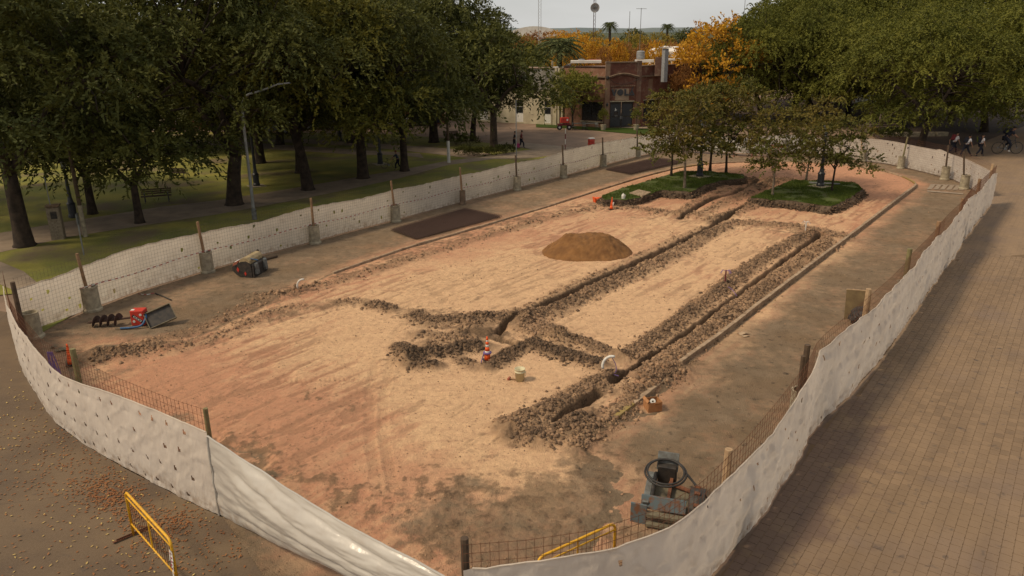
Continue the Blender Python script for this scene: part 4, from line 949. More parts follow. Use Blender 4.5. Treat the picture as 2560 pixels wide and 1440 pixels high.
# ================================================================ FENCE
def fence_stations(line, step):
    pts = resample([Vector((p.x, p.y, 0)) for p in line], step); 
    al = [0]
    for a, b in zip(pts[:-1], pts[1:]): al.append(al[-1]+(b-a).length)
    return pts, al
def interp_curve(curve, x):
    xs = [c[0] for c in curve]
    return float(np.interp(x, xs, [c[1] for c in curve]))
def top_profile(pts, curve, z0):
    """height of the sheet's upper edge along the fence, from the observed edge"""
    out = []; 
    cx = sorted(curve)
    for p in pts:
        z = z0
        for _ in range(8):
            px, py = proj((p.x, p.y, z)); yt = interp_curve(cx, px); z += (zat(p, yt)-z)*.7
        out.append(z)
    return out
def cloth_strip(name, pts, zt, zb, side, parent, m='fabric', hrows=26, holes=0, wr=.05, seed=0, sag=None, holesz=1, droop=.03, flipx=1, cres=.16):
    n = len(pts); nor = []
    for i in range(n):
        d = (pts[min(i+1, n-1)]-pts[max(0, i-1)]).normalized(); nor.append(Vector((-d.y, d.x, 0))*side)
    S = [0]
    for a, b in zip(pts[:-1], pts[1:]): S.append(S[-1]+(b-a).length)
    V = np.zeros((n, hrows, 3)); 
    t = np.linspace(0, 1, hrows)
    for i in range(n):
        z = zb[i]+(zt[i]-zb[i])*t
        s = S[i]
        sx = np.full(hrows, s)
        # diagonal tension folds, long vertical swells and quilting between the ties
        w1 = (fbm(sx*1.3+seed+z*1.1, z*.9-sx*.25, 3)-.5)*1.5
        w2 = 1-np.abs(2*fbm(sx*.85-z*1.0+seed*3, z*.5+sx*.35, 3)-1); w2 = np.clip(w2-.84, 0, 1)*6
        w3 = np.abs(np.sin(sx*math.pi/1.05))*np.abs(np.sin(z*math.pi/.55))*.2
        w4 = (fbm(sx*6+seed, z*4, 3)-.5)*.6
        pu = 0
        for row in range(5):
            zz_ = zb[i]+(zt[i]-zb[i])*(3+row*.26*hrows)/hrows; sc0 = (s-(.31 if row % 2 else 0)) % .62-.31; rr2 = np.sqrt((sc0*1.0)**2+(z-zz_)**2); pu = pu-1.0*np.exp(-rr2/.055)-.35*np.exp(-np.abs(z-zz_)/.012)*np.exp(-np.abs(sc0)/.25)
        w3 = w3+pu
        off = .03+wr*(w1+w2*.55+w3+w4)+droop*np.sin(t*math.pi)
        V[i, :, 0] = pts[i].x+nor[i].x*off; V[i, :, 1] = pts[i].y+nor[i].y*off; V[i, :, 2] = z
    idx = np.arange(n*hrows).reshape(n, hrows)
    q = np.stack([idx[:-1, :-1], idx[1:, :-1], idx[1:, 1:], idx[:-1, 1:]], -1)
    keepm = np.ones(q.shape[:2], bool); r = random.Random(seed+5)
    stp = S[1]-S[0] if n > 1 else .1; gx = max(3, int(.62/stp)); gj = max(3, int(hrows*.26))
    spots = [(gi+(gx//2 if (row % 2) else 0)+r.randrange(-1, 2), 3+row*gj+r.randrange(-1, 2)) for gi in range(gx, n-gx, gx) for row in range(4)]
    r.shuffle(spots)
    for i, j in spots[:holes]:
        if not (1 < i < n-3 and 1 < j < hrows-3): continue
        keepm[i:i+holesz, j:j+holesz] = False
        if r.random() < .5 or holesz > 1: keepm[i, j+holesz] = False
        # pucker round the tie
        V[i-1, j, 2] += .02; V[i+2, j+1, 2] -= .02; V[i+1, j] += (V[i, j]-V[i+1, j])*r.uniform(0, .5)
    me = arr_mesh(name, V.reshape(-1, 3), q[keepm].reshape(-1, 4), True); o = link(name, me, m, parent)
    # hem: a rolled upper edge
    mb = MB(); mb.tube([Vector(V[i, -1])+Vector((0, 0, .0)) for i in range(0, n, 3)], .018, 5, True); mb.build('hem', m, o)
    return o
def wire_mesh(pts_line, z0, z1, off, side, parent, m, sp=.15, r=.0032, hs=.15, tilt=0, hr=None):
    pts = resample([Vector((p.x, p.y, 0)) for p in pts_line], sp); n = len(pts); V = []; F = []
    c3 = [(math.cos(a), math.sin(a)) for a in (0, 2.094, 4.189)]
    nor = []
    for i in range(n):
        d = (pts[min(i+1, n-1)]-pts[max(0, i-1)]).normalized(); nor.append(Vector((-d.y, d.x, 0))*side)
    P2 = [p+nn*off for p, nn in zip(pts, nor)]
    def zz1(i): return z1(i*sp) if callable(z1) else z1
    for i, p in enumerate(P2):
        b = len(V)
        for z in (z0, zz1(i)):
            for cx, cy in c3: V.append((p.x+cx*r, p.y+cy*r, z))
        for k in range(3): F.append((b+k, b+(k+1) % 3, b+3+(k+1) % 3, b+3+k))
    nh = int((2.2-z0)/hs)
    for h in range(nh+1):
        b = len(V)
        for i, p in enumerate(P2):
            z = z0+.04+(zz1(i)-z0-.06)*h/nh
            for cx, cy in c3: V.append((p.x+nor[i].x*cx*r, p.y+nor[i].y*cx*r, z+cy*r))
        for i in range(n-1):
            for k in range(3): a = b+i*3; F.append((a+k, a+(k+1) % 3, a+3+(k+1) % 3, a+3+k))
    me = arr_mesh('wire_mesh', V, F); o = link('wire_mesh', me, m, parent); o['kind'] = 'stuff'; return o

def ztop_fn(pts, zt, step, add, flat=False):
    zz = np.array(zt); k = max(3, int(5/step)); zs = np.convolve(np.pad(zz, k, mode='edge'), np.ones(2*k+1)/(2*k+1), 'valid')
    return lambda s: float(zs[min(len(zs)-1, int(s/step))])+add
FG = 'sections of the site fence'
# --- lawn side
root = empty('site_fence', (0, 0, 0), 0, 'long white fabric and wire mesh fence between the dug site and the park lawn', 'fence', FG)
pts, al = fence_stations(fence_lawn, .12)
curveL = [(40, 722), (48, 724), (95, 706), (150, 690), (200, 668), (240, 655), (300, 630), (330, 622), (383, 608), (425, 598), (500, 584), (560, 570), (650, 556), (700, 540), (760, 522), (775, 519), (830, 509), (900, 498), (975, 479), (985, 474), (1040, 466), (1090, 454), (1145, 441), (1160, 437), (1200, 431), (1280, 409), (1300, 406), (1350, 398), (1400, 383), (1410, 377), (1500, 358), (1520, 354), (1590, 343), (1620, 336), (1700, 325)]
zt = top_profile(pts, curveL, 1.75); zt = [min(max(z, 1.3), 2.35) for z in zt]
zt = [np.mean(zt[max(0, i-2):i+3])+.02*math.sin(i*.9) for i in range(len(zt))]
cloth_strip('fabric', pts, zt, [.06]*len(pts), 1, root, holes=75, wr=.030, seed=3, hrows=22)
wire_mesh(fence_lawn, .03, ztop_fn(pts, zt, .12, .42), .02, -1, root, 'wire_tie', sp=.15, r=.0030)
# --- far side and corner
root = empty('site_fence', (0, 0, 0), 0, 'curved white fabric fence at the far right end behind the round paved corner', 'fence', FG)
pts, al = fence_stations(fence_far, .12)
curveF = [(2000, 345), (2060, 345), (2145, 345), (2200, 349), (2245, 356), (2290, 366), (2340, 375), (2348, 373), (2375, 385), (2420, 400), (2460, 420), (2490, 435)]
zt = top_profile(pts, curveF, 1.7); zt = [min(max(z, 1.4), 2.2) for z in zt]
cloth_strip('fabric', pts, zt, [.05]*len(pts), -1+2, root, holes=60, wr=.03, seed=13, hrows=22)
wire_mesh(fence_far, .03, ztop_fn(pts, zt, .12, .5), .04, -1, root, 'rust', sp=.15, r=.004)
# --- street side
root = empty('site_fence', (0, 0, 0), 0, 'long wavy white fabric fence between the dug site and the block paved street', 'fence', FG)
pts, al = fence_stations(fence_right, .075)
curveR = [(1200, 1417), (1330, 1400), (1466, 1381), (1544, 1363), (1625, 1336), (1690, 1303), (1744, 1264), (1812, 1202), (1887, 1128), (1928, 1080), (1962, 1036), (1996, 982), (2015, 945), (2029, 922), (2036, 896), (2044, 880), (2067, 865), (2090, 835), (2112, 815), (2140, 802), (2175, 778), (2195, 752), (2205, 728), (2225, 698), (2255, 690), (2280, 670), (2299, 638), (2321, 611), (2335, 592), (2349, 588), (2375, 562), (2386, 545), (2405, 520), (2420, 497), (2440, 485), (2453, 473), (2465, 455), (2483, 434)]
zt = top_profile(pts, curveR, 1.8); zt = [min(max(z, 1.35), 2.5) for z in zt]
zt = [np.mean(zt[max(0, i-3):i+4]) for i in range(len(zt))]
cloth_strip('fabric', pts, zt, [.07+.04*math.sin(i*.021) for i in range(len(pts))], 1, root, holes=130, wr=.075, seed=23, hrows=34, holesz=1)
wire_mesh(fence_right, .03, ztop_fn(pts, zt, .075, .42, True), .05, -1, root, 'rust', sp=.15, r=.0052)
# --- front left
root = empty('site_fence', (0, 0, 0), 0, 'white fabric fence with many torn holes curving round the near left corner', 'fence', FG)
pts, al = fence_stations(fence_left, .045)
curveN = [(20, 760), (24, 769), (47, 814), (75, 850), (103, 886), (133, 922), (170, 946), (217, 962), (270, 978), (315, 994), (380, 1020), (450, 1050), (536, 1087)]
zt = top_profile(pts, curveN, 1.75); zt = [min(max(z, 1.4), 2.3) for z in zt]
zt = [np.mean(zt[max(0, i-3):i+4]) for i in range(len(zt))]
cloth_strip('fabric', pts, zt, [.05]*len(pts), -1, root, holes=90, wr=.036, seed=33, hrows=50, holesz=2)
wire_mesh(fence_left, .03, ztop_fn(pts, zt, .045, .52), .05, 1, root, 'rust', sp=.15, r=.0042)
# --- loose plastic sheet across the gap in front
A0, A1 = P(551, 1288), P(1165, 1670)
root = empty('plastic_sheet', (0, 0, 0), 0, 'shiny translucent white plastic sheet sagging between the near fence ends', 'plastic sheet', FG)
nn_ = 130; rowsn = 64; V = np.zeros((nn_, rowsn, 3))
d = (A1-A0).normalized(); nrm = Vector((d.y, -d.x, 0))
zA = zat(A0, 1087)-.02; zB = 1.72
for i in range(nn_):
    u = i/(nn_-1); s = u*(A1-A0).length
    for j in range(rowsn):
        t_ = j/(rowsn-1)
        ztop = zA+(zB-zA)*u-.10*math.sin(u*math.pi); zbot = .03+.75*u**1.4+.10*math.sin(u*math.pi)
        z = zbot+(ztop-zbot)*t_
        # tension folds fan from the upper left corner and run along the sheet
        k = t_*5.5+2.2*u+.7*mnoise.noise(Vector((u*2.5, t_*3, 4)))
        fold = .055*abs(math.sin(k*2.1))**.7*math.sin(u*math.pi)**.35+.03*mnoise.noise(Vector((u*9+t_*4, t_*9-u*5, 1)))+.012*mnoise.noise(Vector((u*30, t_*26, 7)))
        p = A0+d*s+nrm*(.02+.30*math.sin(t_*math.pi)*math.sin(u*math.pi)**.8+fold)
        V[i, j] = (p.x, p.y, z)
idx = np.arange(nn_*rowsn).reshape(nn_, rowsn); q = np.stack([idx[:-1, :-1], idx[1:, :-1], idx[1:, 1:], idx[:-1, 1:]], -1).reshape(-1, 4)
o = link('sheet', arr_mesh('sheet', V.reshape(-1, 3), q, True), 'plastic', root)
mb = MB(); mb.tube([Vector(V[i, -1]) for i in range(0, nn_, 3)], .02, 6); mb.build('hem', 'plastic', o)
mb = MB(); mb.tube([Vector(V[0, j])+Vector((0, -.02, 0)) for j in range(0, rowsn, 7)], [.03, .035, .03, .036, .03, .034, .03, .037, .034, .03], 8); mb.build('seam_tie', 'plastic', root)
# --- far plastic covered section, with the red and white gate
root = empty('plastic_sheet', (0, 0, 0), 0, 'shiny white plastic sheet closing the far end between the grass islands', 'plastic sheet')
pts, al = fence_stations(far_sheet, .15)
cloth_strip('sheet', pts, [1.75+.15*math.sin(i*.11) for i in range(len(pts))], [.25]*len(pts), -1, root, m='plastic', wr=.10, seed=43, hrows=24)
def gate(a, b, label, red):
    root = empty('barrier_gate', a, 0, label, 'barrier', 'red frame barriers at the far end'); d = b-a; L_ = d.length
    for s_ in (0, .5, 1):
        mb = MB(); mb.tube([d*s_, d*s_+Vector((0, 0, 1.15))], .03, 6); mb.build('upright', 'red_dusty', root)
    for z in (.12, .55, 1.1):
        mb = MB(); mb.tube([Vector((0, 0, z)), d+Vector((0, 0, z))], .022 if z < 1 else .03, 6); mb.build('rail', 'red_dusty' if red else 'rust', root)
    mb = MB(); mb.box(d*.5+Vector((0, -.04, .95)), (L_*.96, .02, .2), math.atan2(d.y, d.x)); mb.build('board', 'red_paint' if red else 'white', root)
gate(P(1834, 393), P(1925, 394), 'left red framed barrier against the far plastic sheet', False)
gate(P(1927, 393), P(1962, 393), 'short red barrier with a red board against the far plastic sheet', True)

# --- posts
def post(px, py, topy, kind, label, mw='wood', mp_='concrete', pr=.30, ph=.95, lean=(0, 0), r=.065, topx=None):
    b = P(px, py); root = empty('fence_post', b, 0, label, 'fence post', 'timber posts of the site fence')
    h = zat(b, topy)
    if topx is not None:
        dx = topx-proj((b.x, b.y, h))[0]; lx_ = dx*math.hypot(b.x, b.y)/FPX; lean = (lx_, lx_*(.9 if px < 1700 else -.7))
    mb = MB(); mb.tube([Vector((0, 0, 0)), Vector((lean[0]*.5, lean[1]*.5, h*.5)), Vector((lean[0], lean[1], h))], [r*1.08, r, r*.93], 9); mb.build('post', mw, root)
    if kind:
        mb = MB(); mb.lathe([(pr*1.14, 0), (pr*1.14, .07), (pr*1.0, .13), (pr*.94, ph*.93), (pr*1.0, ph*.94), (pr, ph), (pr*.8, ph), (pr*.78, ph*.82), (0, ph*.80)], 22)
        mb.build('concrete_pipe', mp_, root, smooth=False)
    return root
lawn_posts = [(232, 775, 632, 1, 'post leaning left in the largest concrete pipe nearest the left corner', 'wood', 'concrete', .34, 1.02, 197),
              (520, 680, 553, 1, 'post in a concrete pipe left of the red and black sweeper', 'wood', 'concrete', .30, 1.0, 496),
              (788, 608, 495, 1, 'post in a concrete pipe right of the tall grey lamp', 'wood', 'concrete', .29, .98, 777),
              (990, 554, 451, 1, 'post in a concrete pipe beside the near rusty mesh stack', 'wood', 'concrete', .29, 1.0, 978),
              (1157, 511, 418, 1, 'post in a narrow dirty brown pipe behind the near mesh stack', 'wood', 'concrete_brown', .20, .92, 1150),
              (1293, 475, 388, 1, 'post in a pale concrete pipe below the thin grey pole', 'wood_dark', 'concrete', .27, .98, 1289),
              (1409, 444, 362, 1, 'post in a pale concrete pipe below the red and white pole', 'wood_dark', 'concrete', .28, .98, 1406),
              (1508, 416, 343, 1, 'post in a pale concrete pipe left of the far rusty mesh stack', 'wood_dark', 'concrete', .28, .98, 1506),
              (1594, 392, 325, 1, 'post in a concrete pipe half hidden by the island trees', 'wood_dark', 'concrete', .27, .95, 1592),
              (2155, 403, 335, 1, 'post in a concrete pipe left in the far curved fence', 'wood_pale', 'concrete', .28, .98, 2157),
              (2251, 421, 342, 1, 'leaning post in a concrete pipe second in the far curved fence', 'wood_green', 'concrete', .28, .98, 2267),
              (2361, 449, 363, 1, 'post in a wide rimmed concrete pipe left of the painted crossing', 'wood_dark', 'concrete', .30, .98, 2373),
              (2409, 472, 381, 1, 'post in a concrete pipe at the painted crossing, rightmost of the row', 'wood_dark', 'concrete', .30, .98, 2416)]
for px, py, ty, k, lb, mw, mp_, pr, ph, tx in lawn_posts:
    post(px, py, ty, k, lb, mw, mp_, pr, ph, topx=tx)
def post_seen(px, topy, z, label, mw, r=.065, pipe=False, off=None):
    """post whose foot is hidden: its top is seen at (px, topy) at height z"""
    b = P(px, topy, z); root = empty('fence_post', (b.x, b.y, 0), 0, label, 'fence post', 'timber posts of the site fence')
    mb = MB(); mb.tube([Vector((0, 0, 0)), Vector((0, 0, z))], [r*1.05, r*.95], 9); mb.build('post', mw, root)
    if pipe:
        mb = MB(); mb.lathe([(.33, 0), (.33, .07), (.29, .13), (.27, .9), (.29, .95), (.23, .95), (.22, .8), (0, .78)], 22); mb.build('concrete_pipe', 'concrete', root)
for px, ty, z, lb, mw, r, pp_ in [(31, 705, 2.25, 'dark weathered post at the far left corner of the fence', 'wood_dark', .085, False), (181, 872, 2.2, 'greenish post with a traffic cone behind it at the near left', 'wood_green', .085, False),
                             (513, 1021, 2.1, 'post at the end of the torn fabric next to the plastic sheet', 'wood_green', .06, False), (1161, 1345, 2.15, 'dark cut post at the bottom centre where the plastic sheet ends', 'wood_dark', .075, False),
                             (1822, 1123, 2.25, 'light round post right of the black hydraulic attachment', 'wood_pale', .085, True), (2019, 862, 2.3, 'dark post tied to a second stump on the street side', 'wood_dark', .085, True),
                             (2008, 890, 2.1, 'short dark stump beside the tied post on the street side', 'wood_dark', .06, False), (2172, 722, 2.35, 'pale square post beside the leaning board', 'wood_pale', .09, True),
                             (2275, 622, 2.3, 'greenish post halfway along the street side fence', 'wood_green', .10, True), (2348, 553, 2.3, 'reddish post above the halfway post on the street side', 'wood', .10, True),
                             (2408, 496, 2.3, 'reddish post second from the far right corner', 'wood', .10, True), (2450, 447, 2.3, 'leaning brown post next to the far right corner', 'wood', .10, True),
                             (2483, 410, 2.6, 'tall tan post at the far right corner of the fence', 'wood_pale', .10, False)]:
    post_seen(px, ty, z, lb, mw, r, pp_)
b = P(86, 843); mb = MB(); mb.lathe([(.36, 0), (.36, .07), (.30, .13), (.29, .93), (.31, .98), (.24, .98), (.23, .85), (0, .83)], 22); o = mb.build('concrete_pipe', 'concrete', loc=b); tag(o, 'empty concrete pipe standing in the left corner of the fence', 'pipe')

# --- red and white warning tape along the lawn fence
def tape(pts3, wd, label, seglen=.16):
    mb = MB(); pts = resample(pts3, seglen); tw = 0
    for i, (a, b_) in enumerate(zip(pts[:-1], pts[1:])):
        mb.cur = i % 2; h = wd*(.6+.4*abs(math.sin(i*.21))); o_ = Vector((.012*math.sin(i*.8), -.012*math.cos(i*.5), 0))
        mb.add([a+o_, b_+o_, b_+o_+Vector((0, 0, h)), a+o_+Vector((0, 0, h))], [(0, 1, 2, 3)])
    o = mb.build('barrier_tape', ['tape_red', 'white']); tag(o, label, 'tape'); return o
M['tape_red'] = mat('tape_red', (.34, .09, .08), (.30, .10, .09), 9, .6, bmp=0)
fl = [Vector((p.x, p.y, 0)) for p in fence_lawn]; off = Vector((.24, -.20, 0)); tp = []
anch = [1, 3, 5, 7, 9, 11, 13, 15, 17]
for i in range(1, 17):
    z = .95+(.12 if i % 2 else -.06); tp.append(fl[i]+off*.6+Vector((0, 0, z)))
tape(smoothline(tp, 2), .05, 'red and white warning tape strung along the lawn fence')
b = P(348, 725); tape([P(345, 725, .02)+Vector((0, 0, 0)), P(345, 700, .5), P(338, 672, 1.2)], .06, 'loose end of warning tape hanging to the ground beside the corner')
tape([P(345, 735, .02), P(365, 738, .02), P(388, 733, .02)], .05, 'strip of warning tape lying on the ground at the fence foot')
mb = MB(); mb.tube([P(388, 733, .03), P(410, 742, .03), P(428, 750, .04)], .03, 6); o = mb.build('hose', 'rubber'); tag(o, 'short black hose lying on the ground at the tape end', 'hose')
# purple net bundle on the near left fence
mb = MB()
rr = random.Random(4)
for i in range(9):
    a = P(118+i*1.5, 880, 1.9-.05*i); mb.tube([a, a+Vector((rr.uniform(-.05, .1), 0, -.35)), a+Vector((rr.uniform(0, .25), -.1, -.8))], .02, 4)
o = mb.build('net_bundle', 'violet'); tag(o, 'small violet net bundle tied on the near left corner mesh', 'net')
# ================================================================ BUILDINGS
def wall_uv(name, a, b_, z0, z1, th, m, parent, openings=(), kind=None):
    """wall from a to b (ground points), thickness th to the left side, rectangular openings (s0,s1,z0,z1) really cut"""
    d = (b_-a); L_ = d.length; d.normalize(); n = Vector((-d.y, d.x, 0))
    ss_ = sorted({0, L_, *[o[0] for o in openings], *[o[1] for o in openings]}); zs = sorted({z0, z1, *[o[2] for o in openings], *[o[3] for o in openings]})
    V = []; F = []; UV = []
    def quad(p, uv): k = len(V); V.extend(p); F.append((k, k+1, k+2, k+3)); UV.extend(uv)
    for s0, s1 in zip(ss_[:-1], ss_[1:]):
        for q0, q1 in zip(zs[:-1], zs[1:]):
            if any(o[0]-1e-6 <= s0 and s1 <= o[1]+1e-6 and o[2]-1e-6 <= q0 and q1 <= o[3]+1e-6 for o in openings): continue
            A_ = a+d*s0; B_ = a+d*s1
            quad([(A_.x, A_.y, q0), (B_.x, B_.y, q0), (B_.x, B_.y, q1), (A_.x, A_.y, q1)], [(s0, q0), (s1, q0), (s1, q1), (s0, q1)])
            A2 = A_+n*th; B2 = B_+n*th
            quad([(B2.x, B2.y, q0), (A2.x, A2.y, q0), (A2.x, A2.y, q1), (B2.x, B2.y, q1)], [(s1, q0), (s0, q0), (s0, q1), (s1, q1)])
    def rim(s0, s1, q0, q1, inner):
        A_ = a+d*s0; B_ = a+d*s1
        for (p, r_, zz0, zz1) in ((A_, A_+n*th, q0, q1), (B_, B_+n*th, q0, q1)):
            quad([(p.x, p.y, zz0), (r_.x, r_.y, zz0), (r_.x, r_.y, zz1), (p.x, p.y, zz1)], [(0, zz0), (th, zz0), (th, zz1), (0, zz1)])
        for zz in (q0, q1):
            A2 = A_+n*th; B2 = B_+n*th
            quad([(A_.x, A_.y, zz), (B_.x, B_.y, zz), (B2.x, B2.y, zz), (A2.x, A2.y, zz)], [(s0, 0), (s1, 0), (s1, th), (s0, th)])
    rim(0, L_, z0, z1, False)
    for o in openings: rim(*o, True)
    me = bpy.data.meshes.new(name); me.from_pydata(V, [], F); me.update(); uv = me.uv_layers.new(name='uv'); uv.data.foreach_set('uv', np.array(UV, np.float32).ravel())
    return link(name, me, m, parent)
def on_wall(a, b_, s, z, out=0): d = (b_-a).normalized(); n = Vector((d.y, -d.x, 0)); return Vector((a.x+d.x*s+n.x*out, a.y+d.y*s+n.y*out, z))
def wbox(a, b_, s0, s1, z0, z1, out0, out1, name, m, parent, bevel=0):
    d = (b_-a).normalized(); ang = math.atan2(d.y, d.x); c = on_wall(a, b_, (s0+s1)/2, (z0+z1)/2, (out0+out1)/2)
    mb = MB(); mb.box(c, (abs(s1-s0), abs(out1-out0), abs(z1-z0)), ang); return mb.build(name, m, parent, bevel=bevel)
def window(a, b_, s0, s1, z0, z1, parent, frame='white', panes=(1, 1), bars=0, glass='glass_dark', depth=.12, fw=.06):
    root = wbox(a, b_, s0, s1, z0, z0+fw, -depth, -depth+.06, 'window', frame, parent)
    for (p, q, r_, t_) in ((s0, s1, z1-fw, z1), (s0, s0+fw, z0+fw, z1-fw), (s1-fw, s1, z0+fw, z1-fw)):
        wbox(a, b_, p, q, r_, t_, -depth, -depth+.055, 'frame', frame, root)
    nx, nz_ = panes
    for i in range(1, nx): s = s0+(s1-s0)*i/nx; wbox(a, b_, s-.02, s+.02, z0+fw, z1-fw, -depth, -depth+.05, 'frame', frame, root)
    for i in range(1, nz_): z = z0+(z1-z0)*i/nz_; wbox(a, b_, s0+fw, s1-fw, z-.03, z+.03, -depth, -depth+.05, 'frame', frame, root)
    for i in range(nx):
        for j in range(nz_): wbox(a, b_, s0+fw+(s1-s0-2*fw)*i/nx, s0+fw+(s1-s0-2*fw)*(i+1)/nx, z0+fw+(z1-z0-2*fw)*j/nz_, z0+fw+(z1-z0-2*fw)*(j+1)/nz_, -depth-.03, -depth-.01, 'pane', glass, root)
    for i in range(bars): s = s0+(s1-s0)*(i+.5)/bars; wbox(a, b_, s-.01, s+.01, z0, z1, -depth+.08, -depth+.1, 'bar', 'black_iron', root)
    return root
# corner points of the brick building
BA, BB, BC = P(1408, 313), P(1516, 320), P(1592, 318)
dl = (BB-BA).normalized()
BD = BC+Vector((.80, .60, 0)).normalized()*17
ZT = zat(BB, 160); ZL = zat(BA, 170)
root = empty('brick_building', BB, 0, 'old red brick corner building with black doors and the black letters VOLÁ', 'building'); IR = Matrix.Translation(-BB)
class Sub:                                       # builds in world coordinates under a root placed at its base
    pass
def unshift(o, at):
    for ch in o.children: ch.matrix_parent_inverse = Matrix.Translation(-Vector(at))
LW = (BB-BA).length; CW = (BC-BB).length; RW = (BD-BC).length
zdo = 3.05
wall_uv('wall', BA, BB, 0, ZL+.15, .35, 'brick_pale', root, [(.62*LW-1.15, .62*LW+1.15+.6, .75, 3.0)])
doorw = CW*.76; d0 = CW*.10
wall_uv('wall', BB, BC, 0, ZT+.1, .35, 'brick', root, [(d0, d0+doorw, 0.02, zdo)])
wall_uv('wall', BC, BD, 0, ZT-.35, .35, 'brick', root, [(1.0, 3.6, .6, 3.1), (6.5, 8.6, .8, 3.1), (11, 13, .8, 3.1)])
# corner piers and parapet caps
for a, b_, s in ((BB, BC, -.02), (BB, BC, CW+.02)):
    wbox(a, b_, s-.28, s+.28, 0, ZT+.32, -.12, .12, 'pier', 'brick_pale' if s < 1 else 'brick', root)
wbox(BB, BC, -.3, CW+.3, ZT+.1, ZT+.24, -.4, .16, 'parapet_cap', 'concrete_brown', root)
wbox(BA, BB, 0, LW-.3, ZL+.15, ZL+.26, -.4, .1, 'parapet_cap', 'rust_dark', root)
wbox(BC, BD, .3, RW, ZT-.35, ZT-.24, -.4, .1, 'parapet_cap', 'concrete_brown', root)
# cornice: straight at the wings and arched over the corner
mb = MB(); zc = ZT*.80
cp = [on_wall(BB, BC, CW*t_, zc+.38*math.sin(math.pi*t_)**1.3, .14) for t_ in np.linspace(0, 1, 17)]
mb.tube(cp, .11, 6); mb.build('cornice', 'concrete_brown', root)
mb = MB(); mb.tube([q+Vector((0, 0, -.16)) for q in cp], .06, 5); mb.build('cornice', 'brick', root)
wbox(BA, BB, 0, LW-.25, zc-.06, zc+.08, 0, .22, 'cornice', 'concrete_brown', root); wbox(BC, BD, .3, RW, zc-.06, zc+.08, 0, .22, 'cornice', 'concrete_brown', root)
wbox(BA, BB, 0, LW-.25, zc-.95, zc-.85, 0, .08, 'string_course', 'brick_pale', root)
for i in range(13): wbox(BB, BC, .35+i*(CW-.7)/13, .35+i*(CW-.7)/13+.16, zc-1.12, zc-.98, 0, .09, 'dentil', 'brick_pale', root)
for i in range(9): wbox(BA, BB, LW*.5+i*.27, LW*.5+i*.27+.15, zc-1.28, zc-1.14, 0, .07, 'dentil', 'brick_pale', root)
wbox(BB, BC, d0-.08, d0+doorw+.08, zdo, zdo+.13, -.05, .10, 'lintel', 'concrete', root)
wbox(BB, BC, CW*.25, CW*.25+CW*.45, zdo+.2, zc-1.35, 0, .03, 'repair_patch', 'brick_patch', root)
wbox(BC, BD, 1.7, 2.4, 3.6, 5.6, 0, .03, 'repair_patch', 'brick_pale', root)
wbox(BC, BD, .9, 3.7, 3.1, 3.22, -.03, .06, 'lintel', 'concrete', root)
# doors
for k in (0, 1):
    s0 = d0+.03+k*doorw/2; s1 = s0+doorw/2-.06
    dr = wbox(BB, BC, s0, s1, .03, zdo-.03, -.24, -.18, 'door', 'black_steel', root)
    for z0_, z1_ in ((.2, 1.2), (1.4, 2.75)): wbox(BB, BC, s0+.12, s1-.12, z0_, z1_, -.18, -.165, 'door_panel', 'black_iron', dr)
    wbox(BB, BC, (s1-.1 if k == 0 else s0+.04), (s1-.04 if k == 0 else s0+.1), 1.0, 1.35, -.165, -.12, 'handle', 'galv', dr)
sg = wbox(BB, BC, d0+.55, d0+1.05, 1.25, 1.85, -.165, -.155, 'notice', 'glass_dark', root); wbox(BB, BC, d0+.62, d0+.98, 1.32, 1.5, -.154, -.150, 'print', 'grey_steel', sg)
# white bird-like emblem on the door: small plain dart
dch = (BC-BB).normalized(); nch = Vector((dch.y, -dch.x, 0))
def wall_mat(s, z, out): o_ = on_wall(BB, BC, s, z, out); return Matrix(((dch.x, 0, nch.x, o_.x), (dch.y, 0, nch.y, o_.y), (0, 1, 0, o_.z), (0, 0, 0, 1)))
mb = MB(); mb.prism([(0, 0), (.34, .14), (.18, .2), (.06, .42), (.04, .2)], .01, wall_mat(d0+.62, 1.95, -.16)); mb.build('emblem', 'white', root)
# letters V O L Á, each a raised plate
LH = .74; sL = CW*.12; gap = LH*1.02; zL = zdo+.72
def letter(poly_list, s):
    mb = MB()
    for poly in poly_list: mb.prism(poly, .06, wall_mat(s, zL, .06))
    mb.build('letter', 'black_iron', root)
h = LH
letter([[(0, h), (h*.33, h), (h*.50, h*.42), (h*.50, 0), (h*.36, 0)], [(h*.50, 0), (h*.50, h*.42), (h*.67, h), (h*.9, h), (h*.62, 0)]], sL)
letter([[(h*.5+h*.5*math.cos(a), h*.5+h*.5*math.sin(a)) for a in np.linspace(0, 6.283, 29)[:-1]]], sL+gap*.98)
letter([[(0, 0), (h*.72, 0), (h*.72, h*.26), (h*.30, h*.26), (h*.30, h), (0, h)]], sL+gap*2.12)
letter([[(0, 0), (h*.30, 0), (h*.40, h*.24), (h*.5, h*.5), (h*.5, h)], [(h*.5, h), (h*.5, h*.5), (h*.6, h*.24), (h*.7, 0), (h, 0)], [(h*.30, 0), (h*.7, 0), (h*.6, h*.2), (h*.4, h*.2)], [(h*.42, h*1.04), (h*.62, h*1.04), (h*.78, h*1.28), (h*.6, h*1.28)]], sL+gap*2.85)
